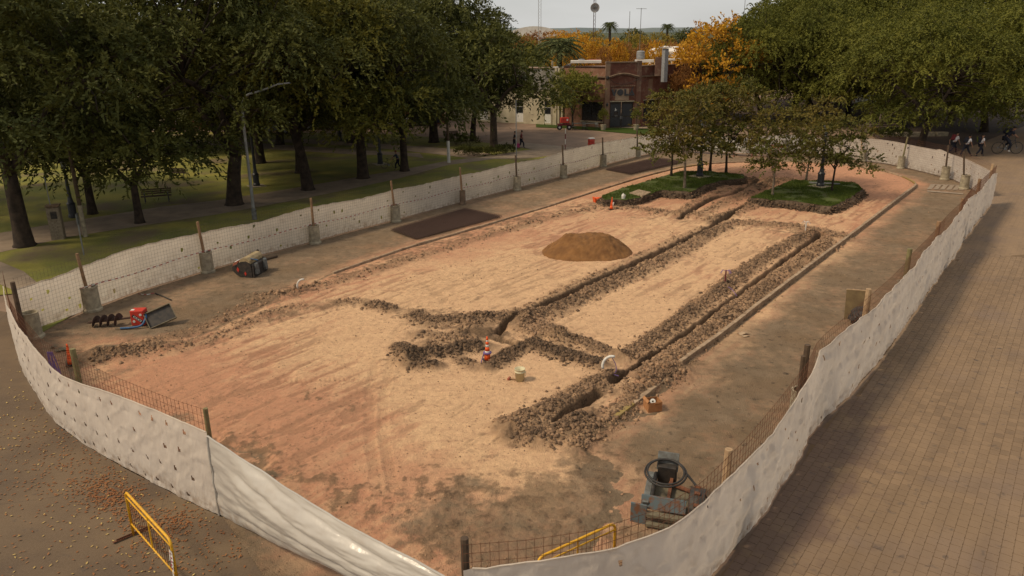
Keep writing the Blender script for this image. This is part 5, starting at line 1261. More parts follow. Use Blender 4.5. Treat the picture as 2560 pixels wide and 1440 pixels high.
# wall lamps
for s in (-.05, CW-.02):
    mb = MB(); c = on_wall(BB, BC, s, 2.75, .28); mb.lathe([(.02, .22), (.13, .12), (.10, -.16), (.04, -.2)], 6, c); mb.tube([c+Vector((0, 0, .22)), on_wall(BB, BC, s, 3.0, .1)], .015, 4); mb.build('wall_lamp', 'black_iron', root)
mb = MB(); pts_ = [on_wall(BB, BC, 0, zc-.1, .3), on_wall(BB, BC, CW*.3, zc-.85, .2), on_wall(BB, BC, CW*.62, zc-.8, .2), on_wall(BB, BC, CW, zc-.25, .3)]; mb.tube(smoothline(pts_, 2), .02, 4)
mb.tube(smoothline([P(1425, 225, 5.2), on_wall(BA, BB, LW*.7, zc-1.9, .5), on_wall(BB, BC, CW*.2, zc-1.1, .3), on_wall(BC, BD, 1, zc-.5, .3)], 2), .018, 4); mb.build('cable', 'rubber', root)
c = on_wall(BB, BC, -.1, zc-.05, .3); mb = MB(); mb.lathe([(.0, .2), (.2, .12), (.22, -.1), (.1, -.2), (0, -.22)], 8, c); mb.build('cable_bundle', 'rubber', root)
ww = window(BA, BB, .62*LW-1.15, .62*LW+1.75, .75, 3.0, root, 'black_steel', (2, 1))
window(BC, BD, 1.0, 3.6, .6, 3.1, root, 'black_steel', (2, 1)); window(BC, BD, 6.5, 8.6, .8, 3.1, root, 'black_steel', (2, 1)); window(BC, BD, 11, 13, .8, 3.1, root, 'black_steel', (2, 1))
wbox(BA, BB, .62*LW-1.3, .62*LW+1.9, .60, .72, -.02, .12, 'sill', 'concrete', root)
# roof deck and the back walls
BE = BA+Vector((2, 14, 0)); BF = BD+Vector((-6, 8, 0))
rz = min(ZL, ZT)-.25
me = bpy.data.meshes.new('roof'); me.from_pydata([(q.x, q.y, rz) for q in (BA+Vector((.2, .4, 0)), BB+Vector((0, .4, 0)), BC+Vector((0, .4, 0)), BD+Vector((-.4, .3, 0)), BF, BE)], [], [(0, 1, 2, 3, 4, 5)]); me.update(); link('roof', me, 'roof_flat', root)
wall_uv('wall', BE, BA, 0, ZL+.1, -.3, 'grey_wall', root); wall_uv('wall', BD, BF, 0, ZT-.4, -.3, 'brick', root)
def roofbox(px0, px1, py0, py1, D, name, m, par, dep=3.):
    a, b_ = far_pt(px0, D), far_pt(px1, D); z1_, z0_ = zat(a, py0), zat(a, py1); d = b_-a; mb = MB(); mb.box(((a.x+b_.x)/2, (a.y+b_.y)/2+dep/2, (z0_+z1_)/2), (d.length, dep, abs(z1_-z0_)), math.atan2(d.y, d.x)); return mb.build(name, m, par)
DB = BB.length
roofbox(1427, 1502, 152, 158, DB+3, 'roof_sheet', 'roof_white', root, 2.5); roofbox(1470, 1500, 149, 154, DB+5.5, 'roof_sheet', 'red_dusty', root, 2)
roofbox(1585, 1632, 150, 156, DB+3, 'roof_sheet', 'roof_white', root, 2.2); roofbox(1640, 1700, 147, 151, DB+6, 'roof_sheet', 'roof_white', root, 2)
roofbox(1632, 1652, 143, 190, DB+2.2, 'pier', 'brick', root, .6)
mb = MB(); a = far_pt(1655, DB+1.5); zt_ = zat(a, 121); z0_ = zat(a, 205); mb.box((a.x, a.y, (zt_+z0_)/2), (.55, .55, zt_-z0_), .5); mb.build('flue', 'galv', root, bevel=.02)
mb = MB(); mb.box((a.x, a.y, zt_+.12), (1.05, .9, .07), .5); mb.build('flue_cap', 'galv', root)
def tank(px, pyt, pyb, r, label, m):
    a = far_pt(px, DB+5); z1_, z0_ = zat(a, pyt), zat(a, pyb); h_ = z1_-z0_; mb = MB(); mb.lathe([(r, 0), (r*1.02, h_*.3), (r, h_*.33), (r*1.02, h_*.62), (r, h_*.66), (r, h_*.85), (r*.75, h_*.95), (r*.3, h_*.96), (r*.3, h_), (0, h_)], 20, (a.x, a.y, z0_))
    o = mb.build('water_tank', m, smooth=False); tag(o, label, 'water tank')
tank(1595, 126, 147, .5, 'grey ribbed water tank standing on the brick building roof left of the flue', 'galv'); tank(1451, 147, 158, .42, 'small grey water tank lying low at the left of the brick building roof', 'galv')
unshift(root, BB)
# cream neighbour
CA = P(1120, 300); CB = P(1406, 313.5); lc_ = (CB-CA).length
root = empty('cream_building', CA, 0, 'cream and grey plastered building left of the brick corner building', 'building')
def s_at(px):  # distance along the facade seen at a column
    lo, hi = 0, lc_
    for _ in range(30):
        m_ = (lo+hi)/2
        if proj(CA.lerp(CB, m_/lc_))[0] < px: lo = m_
        else: hi = m_
    return lo
w0, w1 = s_at(1361), s_at(1377); w2, w3 = s_at(1290), s_at(1308); w4, w5 = s_at(1200), s_at(1220)
wall_uv('wall', CA, CB, 0, ZL-.1, .3, 'cream_wall', root, [(w0, w1, .2, 2.95), (w2, w3, .2, 2.95), (w4, w5, .2, 2.95)])
wbox(CA, CB, 0, lc_, ZL*.62, ZL-.1, .002, .06, 'upper_band', 'grey_wall', root); wbox(CA, CB, 0, lc_, ZL-.1, ZL+.02, -.3, .12, 'parapet_cap', 'concrete_brown', root)
for px in (1390, 1397): s = s_at(px); wbox(CA, CB, s-.12, s+.12, 0, ZL, .06, .18, 'pilaster', 'cream_wall', root)
for q0, q1 in ((w0, w1), (w2, w3), (w4, w5)):
    window(CA, CB, q0, q1, 1.25, 2.95, root, 'white', (1, 2), 6); wbox(CA, CB, q0, q1, .2, 1.25, -.1, -.04, 'lower_panel', 'white', root)
me = bpy.data.meshes.new('roof'); me.from_pydata([(q.x, q.y, ZL-.3) for q in (CA, CB, CB+Vector((1, 12, 0)), CA+Vector((1, 12, 0)))], [], [(0, 1, 2, 3)]); me.update(); link('roof', me, 'roof_flat', root)
wall_uv('wall', CA+Vector((0, 12, 0)), CA, 0, ZL-.2, .2, 'grey_wall', root); unshift(root, CA)
# red brick houses seen through the park trees, on the far side street
def far_house(px0, px1, pyb, hgt, m, label, nwin, wc='white', roofm='roof_flat'):
    a, b_ = P(px0, pyb+4), P(px1, pyb); L_ = (b_-a).length; root = empty('far_house', a, 0, label, 'house', 'low houses along the far park street'); ops = []
    for i in range(nwin): s = L_*(i+.5)/nwin; ops.append((s-.6, s+.6, 1.0 if i % 3 else .1, 2.6))
    wall_uv('wall', a, b_, 0, hgt, .3, m, root, ops)
    for o_ in ops: window(a, b_, *o_, root, wc, (1, 2))
    wbox(a, b_, 0, L_, hgt, hgt+.15, -.35, .1, 'parapet_cap', 'concrete', root); n = Vector((-(b_-a).y, (b_-a).x, 0)).normalized()*9
    me = bpy.data.meshes.new('roof'); me.from_pydata([(q.x, q.y, hgt-.1) for q in (a, b_, b_+n, a+n)], [], [(0, 1, 2, 3)]); me.update(); link('roof', me, roofm, root); unshift(root, a)
far_house(-200, 160, 330, 4.2, 'brick_far', 'low red brick house far left behind the lawn', 6); far_house(168, 420, 326, 4.6, 'cream_wall', 'low cream house between two red houses on the far park street', 4)
far_house(430, 700, 320, 4.4, 'brick_far', 'red brick house behind the street lamp and trees', 6); far_house(708, 880, 316, 4.8, 'brick_far', 'red house with white frames behind the leaning tree', 4)
far_house(890, 1112, 310, 4.4, 'brick_far', 'orange red house just left of the cream building', 5)
far_house(1990, 2190, 250, 5.0, 'cream_wall', 'pale house glimpsed between the trunks behind the statue', 5); far_house(2200, 2500, 246, 5.0, 'brick_far', 'brown house behind the right grove', 6)
# white shed roofs in the distance
def shed(px0, px1, pyt, pyb, D, label, bow=1.):
    a, b_ = far_pt(px0, D), far_pt(px1, D); zt_ = zat(a, pyt); zb_ = zat(a, pyb); root = empty('far_shed', (a.x, a.y, 0), 0, label, 'shed'); d = (b_-a); L_ = d.length; n_ = 12; V = []; F = []
    for i in range(n_+1):
        u = i/n_; p = d*u; z = zb_+(zt_-zb_)*(math.sin(math.pi*min(1, u*1.0+.12*(1-u)))**.8 if bow else 1-abs(2*u-1)*.7)
        for z_, y_ in ((-1, 0), (z, 0), (z, 25), (-1, 25)): V.append((p.x, p.y+y_, z_))
    for i in range(n_):
        k = 4*i; F += [(k, k+4, k+5, k+1), (k+1, k+5, k+6, k+2), (k+2, k+6, k+7, k+3)]
    F += [(0, 1, 2, 3), tuple(4*n_+q for q in (3, 2, 1, 0))]
    me = bpy.data.meshes.new('roof_and_walls'); me.from_pydata(V, [], F); me.update(); link('roof_and_walls', me, 'roof_white', root)
shed(1285, 1402, 66, 84, 330, 'long white barrel roofed shed on the skyline left of the masts'); shed(1682, 1760, 118, 135, 125, 'white gabled roof beside the flue behind the brick building', 0)

# ================================================================ MASTS, LAMPS, POLES
def lattice(px, D, pyb, pyt, w_, label, dish=None, m='galv'):
    a = far_pt(px, D); zb_ = 0; zt_ = zat(a, pyt); root = empty('lattice_mast', a, 0, label, 'mast'); mb = MB(); c3 = [Vector((math.cos(x)*w_, math.sin(x)*w_, 0)) for x in (0, 2.1, 4.2)]
    for c in c3: mb.tube([c, c+Vector((0, 0, zt_))], .035, 4, False)
    mb.build('legs', m, root); mb = MB(); k = 0; z = 2.
    while z < zt_-.8:
        for i in range(3): mb.tube([c3[i]+Vector((0, 0, z)), c3[(i+1) % 3]+Vector((0, 0, z+.7))], .02, 3, False)
        z += .7
    mb.build('bracing', m, root)
    if dish:
        zd = zat(a, dish[0]); r = dish[1]; rt_ = Matrix.Rotation(R(100), 3, 'X'); mb = MB(); mb.lathe([(.05, .0), (r*.5, .06), (r, .28), (r*1.02, .3), (r*1.0, .32), (r*.5, .1), (.05, .03)], 24, (0, -.5, zd), rt_); mb.build('dish', 'dish', root)
        mb = MB(); mb.box((0, -.75, zd), (.5, .3, .35)); mb.tube([Vector((0, -.2, zd)), Vector((0, -.9, zd))], .06, 5); mb.build('feed', 'grey_steel', root)
M['dish'] = mat('dish', (.40, .39, .37), (.30, .28, .26), 3, .7, bmp=0)
lattice(1348, 190, 100, -60, .42, 'pale lattice mast on the skyline left of the dish mast'); lattice(1480, 150, 140, -40, .24, 'thin lattice mast carrying a round dish antenna', (19, .82), 'rust_dark')
def antenna(px, D, pyt, label, cross=False):
    a = far_pt(px, D); zt_ = zat(a, pyt); root = empty('antenna', a, 0, label, 'antenna'); mb = MB(); mb.tube([Vector((0, 0, 0)), Vector((0, 0, zt_))], .045, 4); mb.build('pole', 'grey_steel', root)
    if cross:
        mb = MB(); mb.tube([Vector((-.85, 0, zt_-.1)), Vector((.95, .2, zt_-.12))], .03, 4)
        for i in range(6): x = -.75+i*.3; mb.tube([Vector((x, -.35, zt_-.1)), Vector((x, .35, zt_-.1))], .012, 3)
        mb.build('arms', 'grey_steel', root)
antenna(1565, 150, 28, 'thin single rod antenna in the sky between the palms'); antenna(1592, 140, 20, 'rod antenna with a short crossbar right of the single rod', True); antenna(1839, 160, -20, 'very thin antenna above the orange tree')

def pole(name, px, py, topy, r, m, label, cat, parts=None):
    b = P(px, py); h = zat(b, topy); root = empty(name, b, 0, label, cat); mb = MB(); mb.tube([Vector((0, 0, 0)), Vector((0, 0, h))], [r, r*.8], 8); mb.build('pole', m, root); return root, h, b
# tall curved street lamp
b = P(637, 549); root = empty('street_lamp', b, 0, 'tall grey street lamp with a long curved arm in front of the park trees', 'street lamp'); hL = zat(b, 262)
e = P(702, 212, zat(b, 212)+.0); e = Vector((b.x+ (703-612)*b.length/FPX*.95, b.y+.6, zat(b, 211)))-b
mb = MB(); mb.tube(smoothline([Vector((0, 0, .6)), Vector((0, 0, hL*.55)), Vector((0, 0, hL*.96)), Vector((.22, .05, hL+.55)), Vector((e.x*.45, .25, e.z-.45)), e], 2), [.085]*4+[.07]*4+[.05]*20, 9)
o = mb.build('pole', 'lamp_grey', root, True) if False else None
M['lamp_grey'] = mat('lamp_grey', (.21, .21, .20), (.15, .15, .14), 3, .5, bmp=0)
line = smoothline([Vector((0, 0, .6)), Vector((0, 0, hL*.55)), Vector((0, 0, hL*.96)), Vector((.22, .05, hL+.55)), Vector((e.x*.45, .25, e.z-.45)), e], 2)
mb = MB(); mb.tube(line, [.10-.055*i/(len(line)-1) for i in range(len(line))], 9); mb.build('pole', 'lamp_grey', root, True)
mb = MB(); mb.lathe([(.15, -.05), (.15, .62), (.1, .66), (.1, .7)], 12); mb.build('base_sleeve', 'grey_steel', root)
mb = MB(); mb.box(e+Vector((.28, 0, .0)), (.7, .26, .08), 0, Matrix.Rotation(-.1, 3, 'Y'), .8); mb.build('lamp_head', 'galv', root, bevel=.02)
# grey sign pole near the path, thin poles
b = P(210, 638); root = empty('sign_pole', b, 0, 'grey pole with a narrow sign plate seen edge-on near the near path', 'sign'); h_ = zat(b, 535); mb = MB(); mb.tube([Vector((0, 0, 0)), Vector((0, 0, h_))], .035, 7); mb.build('pole', 'lamp_grey', root); mb = MB(); mb.box((.02, 0, h_-.25), (.06, .38, .55), .3); mb.build('plate', 'grey_steel', root)
# utility pole with white base
b = P(1122, 407); root = empty('utility_pole', b, 0, 'wooden utility pole with a whitewashed base beside the park path', 'pole'); h_ = 8.5; zw = zat(b, 352)
mb = MB(); mb.tube([Vector((0, 0, zw)), Vector((0, 0, h_))], [.12, .1], 8); mb.build('pole', 'wood_dark', root); mb = MB(); mb.tube([Vector((0, 0, 0)), Vector((0, 0, zw))], [.15, .135], 10); mb.build('painted_base', 'white', root)
b = P(214, 592); root = empty('utility_pole', b, 0, 'dark pole with a pale lower part left of the small round tree', 'pole'); zw = zat(b, 513)
mb = MB(); mb.tube([Vector((0, 0, zw)), Vector((0, 0, 7))], [.11, .1], 8); mb.build('pole', 'wood_dark', root); mb = MB(); mb.tube([Vector((0, 0, 0)), Vector((0, 0, zw))], [.13, .12], 10); mb.build('painted_base', 'concrete', root)
# thin grey lamp pole with a head seen over the cream building
b = P(1291, 398); root = empty('thin_pole', b, 0, 'thin grey metal pole rising behind the lawn fence', 'pole'); mb = MB(); mb.tube([Vector((0, 0, 0)), Vector((0, 0, zat(b, 250)))], [.05, .04], 7); mb.build('pole', 'galv', root)
b = P(1380, 312); root = empty('street_lamp', b, 0, 'concrete street lamp pole with a bright head before the cream building', 'street lamp'); h_ = zat(b, 168)
mb = MB(); mb.tube([Vector((0, 0, 0)), Vector((0, 0, zat(b, 152)))], [.17, .12], 8); mb.build('pole', 'concrete', root); mb = MB(); k_ = b.length/FPX; mb.tube(smoothline([Vector((-34*k_, 0, h_-.55)), Vector((-16*k_, 0, h_-.1)), Vector((2*k_, 0, h_))], 2), .04, 6); mb.build('arm', 'galv', root)
mb = MB(); mb.box((8*k_, 0, h_+.02), (.75, .3, .1), 0, None, .8); mb.build('lamp_head', 'white', root)
# red and white ranging pole
b = P(1413, 374); root = empty('ranging_pole', b, 0, 'thin red and white banded pole on the lawn edge behind the fence', 'pole'); h_ = zat(b, 321)
for i in range(4): mb = MB(); mb.tube([Vector((0, 0, h_*i/4)), Vector((0, 0, h_*(i+1)/4))], .045, 7); mb.build('band', 'white' if i % 2 else 'cloth_red', root)
# red drum
b = P(1478, 365); root = empty('red_drum', b, 0, 'red drum with pale top standing behind the fence on the street', 'drum'); mb = MB(); mb.lathe([(.34, 0), (.35, .3), (.33, .32), (.35, .6), (.33, .62), (.33, .72)], 16); mb.build('body', 'red_paint', root); mb = MB(); mb.lathe([(.35, .72), (.35, .8), (.2, .83), (0, .83)], 16); mb.build('lid', 'white', root)
# park lanterns, black iron
def lantern(px, py, zb_, pyt, label, grp='black iron lantern posts', slab=True):
    b = P(px, py, zb_); root = empty('lantern_post', b, 0, label, 'lantern post', grp); h = zat(b, pyt)-zb_
    if slab: mb = MB(); mb.box((0, 0, .02), (1.15, 1.15, .08), .6); mb.build('base_slab', 'concrete', root)
    mb = MB(); mb.lathe([(.26, .06), (.26, .2), (.22, .26), (.22, .85), (.26, .9), (.17, 1.02), (.12, 1.3), (.09, h*.6), (.07, h-.85), (.12, h-.82), (.12, h-.78), (.05, h-.7)], 12); mb.build('column', 'black_iron', root)
    hd = MB(); hd.lathe([(.10, h-.68), (.12, h-.64)], 6); hd.lathe([(.24, h-.2), (.27, h-.17), (.12, h-.02), (.05, h+.02), (.04, h+.1), (0, h+.12)], 6); 
    for k in range(6): a = k*1.047; hd.tube([Vector((.11*math.cos(a), .11*math.sin(a), h-.66)), Vector((.23*math.cos(a), .23*math.sin(a), h-.19))], .014, 4)
    o = hd.build('lantern', 'black_iron', root); g_ = MB(); g_.lathe([(.10, h-.65), (.22, h-.2)], 6); g_.build('pane', 'glass_pane', o)
    return root
lantern(2050, 467, ISL_Z, 310, 'black lantern post on the right grass island'); lantern(1749, 442, ISL_Z, 296, 'black lantern post on the left grass island, its head among leaves')
lantern(184, 545, 0, 395, 'black lantern post by the path behind the brick meter pillar', slab=False); lantern(642, 466, 0, 300, 'black lantern post behind the tall grey street lamp'); lantern(951, 411, 0, 270, 'black lantern post beside the pushed bicycle', slab=True)
lantern(2230, 305, 0, 225, 'black lantern post behind the statue in the right grove', slab=False); lantern(850, 353, 0, 240, 'black lantern post beyond the far path', slab=False)

# ================================================================ PARK FURNITURE
# brick meter pillar
b = P(148, 597); bt = empty('brick_pillar', b, .35, 'square whitish brick pillar with a dark meter box on the near lawn', 'pillar'); h_ = zat(b, 515); W_ = .62
for c in range(int(h_/.085)):
    z = .04+c*.085
    for sgn in range(4):
        nbr = 2 if c % 2 else 3
        for k in range(nbr):
            a = sgn*math.pi/2; ln_ = W_/nbr; off_ = (k+.5)*ln_-W_/2; x = off_; y = -W_/2+.04; cx = x*math.cos(a)-y*math.sin(a); cy = x*math.sin(a)+y*math.cos(a)
            if len([1 for q in bt.children]) > 290: continue
            key = 'pb%d' % nbr
            if key not in KIDS:
                mb = MB(); mb.box((0, 0, 0), (ln_-.016, .09, .072)); oo = mb.build('brick', 'pillar_brick' if 'pillar_brick' in M else 'concrete', bt); KIDS[key] = oo.data; ob = oo
            else: ob = bpy.data.objects.new('brick', KIDS[key]); COL.objects.link(ob); ob.parent = bt
            ob.location = (cx, cy, z); ob.rotation_euler = (0, 0, a+random.uniform(-.01, .01))
M['pillar_brick'] = mat('pillar_brick', (.30, .245, .175), (.21, .165, .11), 7, .9)
for k in ('pb2', 'pb3'): KIDS[k].materials[0] = M['pillar_brick']
mb = MB(); mb.box((0, 0, h_/2), (W_-.1, W_-.1, h_)); mb.build('core', 'concrete_brown', bt); mb = MB(); mb.box((0, 0, h_+.03), (W_+.06, W_+.06, .07)); mb.build('cap', 'concrete_brown', bt, bevel=.01); mb = MB(); mb.box((.03, -W_/2-.03, h_*.75), (.3, .06, .38)); mb.build('meter_box', 'black_steel', bt)
mb = MB(); mb.tube([Vector((-.1, 0, h_)), Vector((-.12, 0, h_+1.6))], .025, 6); mb.build('conduit', 'galv', bt)
def bench(px, py, rz, label, w_=1.9):
    root = empty('park_bench', P(px, py), rz, label, 'bench', 'slatted park benches')
    for i in range(3): mb = MB(); mb.box((0, .04+.13*i, .44+.01*i), (w_, .11, .035)); mb.build('seat_slat', 'wood_dark', root)
    for i in range(3): mb = MB(); mb.box((0, .46+.05*i, .58+.13*i), (w_, .03, .1), 0, Matrix.Rotation(-.3, 3, 'X')); mb.build('back_slat', 'wood_dark', root)
    for s_ in (-1, 1):
        mb = MB(); x = s_*(w_/2-.22); mb.tube([Vector((x, .0, 0)), Vector((x, .05, .42)), Vector((x, .4, .43)), Vector((x, .62, .95))], .025, 5); mb.tube([Vector((x, .4, .43)), Vector((x, .52, 0))], .025, 5); mb.tube([Vector((x, 0, .42)), Vector((x, .0, .64)), Vector((x, .45, .64))], .02, 5); mb.build('leg', 'black_iron', root)
bench(393, 507, .35, 'dark slatted bench by the path behind the small round tree'); bench(452, 445, 2.9, 'dark bench far across the lawn by the far path', 1.7); bench(1130, 350, .3, 'dark bench beyond the utility pole', 1.7)
# statue group on plinth
SD = P(2200, 330); root = empty('statue', SD, 0, 'brown stone statue of standing and seated figures on a low plinth under the right trees', 'statue')
mb = MB(); mb.box((0, .2, .35), (4.2, 2.2, .7), .1); mb.box((0, .2, .8), (3.2, 1.6, .25), .1); mb.build('plinth', 'statue', root, bevel=.04)
def skin_fig(name, verts, edges, radii, m, parent, sub=1, root_i=0):
    me = bpy.data.meshes.new(name); me.from_pydata(verts, edges, []); me.update(); o = bpy.data.objects.new(name, me); COL.objects.link(o); o.parent = parent
    sk = o.modifiers.new('skin', 'SKIN'); sk.use_smooth_shade = True
    for i, r in enumerate(radii): me.skin_vertices[0].data[i].radius = (r, r) if not isinstance(r, tuple) else r
    me.skin_vertices[0].data[root_i].use_root = True
    s = o.modifiers.new('sub', 'SUBSURF'); s.levels = sub; s.render_levels = sub; me.materials.append(M[m]); return o
def fig_statue(x, seat, rz, sc_):
    hz_ = .92 if not seat else .5
    v = [(0, 0, hz_), (0, 0, hz_+.3), (0, 0, hz_+.52), (0, 0, hz_+.62), (0, -.02, hz_+.78), (.22, 0, hz_+.5), (.3, -.1, hz_+.22), (.22, -.3, hz_+.1), (-.22, 0, hz_+.5), (-.32, .02, hz_+.2), (-.25, -.12, hz_-.02)]
    if seat: v += [(.14, -.4, hz_), (.16, -.45, .02), (-.14, -.42, hz_), (-.12, -.5, .02)]
    else: v += [(.12, -.02, .48), (.13, .03, .02), (-.12, .02, .48), (-.13, 0, .02)]
    e_ = [(0, 1), (1, 2), (2, 3), (3, 4), (2, 5), (5, 6), (6, 7), (2, 8), (8, 9), (9, 10), (0, 11), (11, 12), (0, 13), (13, 14)]; r = [.19, .17, .18, .08, .12, .08, .06, .05, .08, .06, .05, .13, .11, .13, .11]
    ca_, sa_ = math.cos(rz), math.sin(rz); vs = [((a*ca_-b_*sa_)*sc_+x[0], (a*sa_+b_*ca_)*sc_+x[1], c_*sc_+x[2]) for a, b_, c_ in v]
    skin_fig('figure', vs, e_, [q*sc_ for q in r], 'statue', root)
fig_statue((-1.1, .1, .9), False, .3, 1.25); fig_statue((0, .2, .9), True, -.2, 1.35); fig_statue((.9, .3, .9), False, -.4, 1.15)
mb = MB()
for i in range(5): mb.box((i*1.4-1, -4.2, .22), (1.2, .45, .45), .02)
mb.build('low_wall', 'concrete', root)
# cafe tables and red cart in front of the brick building
def cafe(px, py, label):
    root = empty('cafe_table', P(px, py), .2, label, 'table', 'cafe tables before the brick building'); mb = MB(); mb.box((0, 0, .74), (1.3, .75, .04)); mb.build('tabletop', 'grey_steel', root)
    for x, y in ((-.6, -.3), (.6, -.3), (.6, .3), (-.6, .3)): mb = MB(); mb.tube([Vector((x, y, 0)), Vector((x*.9, y*.9, .73))], .025, 5); mb.build('leg', 'black_iron', root)
cafe(1447, 324, 'metal cafe table left of the window on the verge'); cafe(1478, 324, 'metal cafe table in front of the shop window')
for i, (px, lb) in enumerate(((1460, 'chair between the two cafe tables'), (1436, 'chair left of the left cafe table'), (1493, 'chair right of the right cafe table'))):
    root = empty('cafe_chair', P(px, 325), i*1.3, lb, 'chair', 'metal cafe chairs'); mb = MB(); mb.box((0, 0, .45), (.42, .42, .03)); mb.build('seat', 'grey_steel', root); mb = MB(); mb.box((0, .2, .75), (.42, .03, .3)); mb.build('backrest', 'grey_steel', root)
    for x, y in ((-.18, -.18), (.18, -.18), (.18, .18), (-.18, .18)): mb = MB(); mb.tube([Vector((x, y, 0)), Vector((x, y, .45))], .018, 4); mb.build('leg', 'black_iron', root)
root = empty('delivery_cart', P(1411, 325), .1, 'red delivery cart with a box and small wheels beside the street tree', 'cart'); mb = MB(); mb.box((0, 0, 1.15), (1.0, .7, .62)); mb.build('box', 'red_paint', root, bevel=.04); mb = MB(); mb.box((-.05, 0, .65), (1.5, .5, .2)); mb.build('frame', 'cloth_red', root); mb = MB(); mb.box((.28, -.36, 1.2), (.18, .02, .22)); mb.build('mark', 'white', root)
for x in (-.6, .55):
    mb = MB(); mb.lathe([(.3, -.06), (.33, 0), (.3, .06)], 16, (x, -.1, .33), Matrix.Rotation(R(90), 3, 'X')); wh = mb.build('wheel', 'rubber', root); mb = MB(); mb.lathe([(.12, -.08), (.12, .08)], 10, (x, -.1, .33), Matrix.Rotation(R(90), 3, 'X')); mb.build('hub', 'white', wh)
for px, lb in ((1508, 'tall potted bush left of the black doors'), (1590, 'tall potted bush right of the black doors')):
    p = P(px, 325); root = empty('potted_bush', p, 0, lb, 'potted plant', 'potted bushes at the black doors'); mb = MB(); mb.lathe([(.28, 0), (.36, .65), (.32, .66), (.3, .6), (0, .58)], 14); mb.build('pot', 'concrete', root)
    r = sprays(np.array((0, 0, 1.5)), np.array((.45, .45, .9)), 170, .25, 6, .13, .07, .1, .8, .5); V, F, T_ = leaf_quads(*r); link('foliage', arr_mesh('foliage', V, F, False, T_), 'leaf_green', root); mb = MB(); mb.tube([Vector((0, 0, .55)), Vector((0, 0, 1.7))], .03, 5); mb.build('stem', 'bark', root)
# parked cars beyond the park trees
def car(px, py, rz, m, label):
    root = empty('parked_car', P(px, py), rz, label, 'car', 'cars parked on the far park street')
    prof = [(-2.1, .35), (-2.1, .8), (-1.9, .92), (-1.2, .98), (-.7, 1.42), (.75, 1.44), (1.35, 1.0), (2.0, .88), (2.12, .6), (2.1, .32)]
    mt = Matrix(((1, 0, 0, 0), (0, 0, -1, .85), (0, 1, 0, 0), (0, 0, 0, 1))); mb = MB(); mb.prism(prof, 1.7, mt); mb.build('body', m, root, bevel=.06)
    for s_ in (-1, 1):
        y0 = s_*.865; mb = MB(); mb.add([(-1.05, y0, 1.02), (-.1, y0, 1.02), (-.1, y0, 1.36), (-.68, y0, 1.36)], [(0, 1, 2, 3)]); mb.add([(0, y0, 1.02), (1.2, y0, 1.02), (.72, y0, 1.36), (0, y0, 1.36)], [(0, 1, 2, 3)]); mb.build('side_window', 'glass_dark', root)
        for x in (-1.3, 1.35):
            mb = MB(); mb.lathe([(.2, -.11), (.31, -.1), (.32, .1), (.2, .11)], 18, (x, s_*.8, .32), Matrix.Rotation(R(90), 3, 'X')); w_ = mb.build('wheel', 'rubber', root); mb = MB(); mb.lathe([(.18, -.12), (.18, .12)], 12, (x, s_*.8, .32), Matrix.Rotation(R(90), 3, 'X')); mb.build('rim', 'galv', w_)
        mb = MB(); mb.box((2.1, s_*.6, .72), (.06, .3, .12)); mb.build('headlight', 'glass_pane', root); mb = MB(); mb.box((-2.1, s_*.65, .76), (.05, .2, .14)); mb.build('tail_light', 'red_paint', root)
    mb = MB(); mb.add([(1.31, -.72, 1.04), (1.31, .72, 1.04), (.80, .66, 1.42), (.80, -.66, 1.42)], [(0, 1, 2, 3)]); mb.build('windscreen', 'glass_dark', root)
for a_ in ((700, 326, .1, 'white', 'white car parked behind the leaning tree'), (800, 322, .15, 'galv', 'silver car parked before the red house'), (985, 316, .1, 'white', 'white car glimpsed behind the forked tree'), (1060, 313, .1, 'cloth_navy', 'dark car parked near the cream building'), (690, 333, 3.2, 'galv', 'silver car nearer the park at the leaning tree'),
           (2155, 262, .3, 'white', 'white car glimpsed between the trunks behind the statue')):
    car(*a_)
# ================================================================ BUILDERS' THINGS ON THE SITE
def gz(p): return float(ground_h(np.array([p.x]), np.array([p.y]))[0])
# sand pile
c = P(1467, 634); root = None; n = 150; ax = np.linspace(-1, 1, n); GX, GY = np.meshgrid(ax, ax, indexing='ij'); rx, ry = 2.62, 1.75
hp = zat(c, 588)
r_ = np.hypot(GX, GY)*(1+.22*(fbm(GX*1.6+3, GY*1.6+8, 3)-.5)); ridge = np.exp(-(np.clip(np.abs(GX)-.30, 0, 9)/.34)**2)
h = hp*np.clip(1.30-np.hypot(np.clip(np.abs(GX)-.24, 0, 9)*1.55, GY*1.25)*1.30+.10*(fbm(GX*3, GY*3, 3)-.5), 0, 1)
h = np.minimum(h, hp*(.93+.14*(fbm(GX*2.5, GY*2.5, 3)-.5)))*(1)
h = h*(1+.28*(fbm(GX*2+5, GY*2, 2)-.5)+.14*GX)+(.24*(fbm(GX*4, GY*4, 4, .6)-.5)+.07*(fbm(GX*16, GY*16, 3)-.5))*ss(h, 0, .15)-.03*np.clip(np.abs(GX)**3, 0, 1)
skirt = .09*np.clip(1.05-np.hypot(GX*1.0, GY*1.15)+.5*(fbm(GX*4, GY*4, 3)-.5), 0, 1)
PX, PY = c.x+GX*rx*1.0, c.y+GY*ry*1.2
h = h+skirt*fbm(GX*6, GY*6, 3); ok = h > .012; base = ground_h(PX, PY)
H = np.where(ok, base*.6+h+.02, base-.12); idx = np.arange(n*n).reshape(n, n); q = np.stack([idx[:-1, :-1], idx[1:, :-1], idx[1:, 1:], idx[:-1, 1:]], -1).reshape(-1, 4)
vm = ok.ravel(); q = q[(vm[q].sum(1) >= 1)]
o = link('sand_pile', arr_mesh('sand_pile', np.stack([PX.ravel(), PY.ravel(), H.ravel()], 1), q, True), 'sand_brown'); tag(o, 'heap of brown sand in the middle of the dug site', 'sand pile')
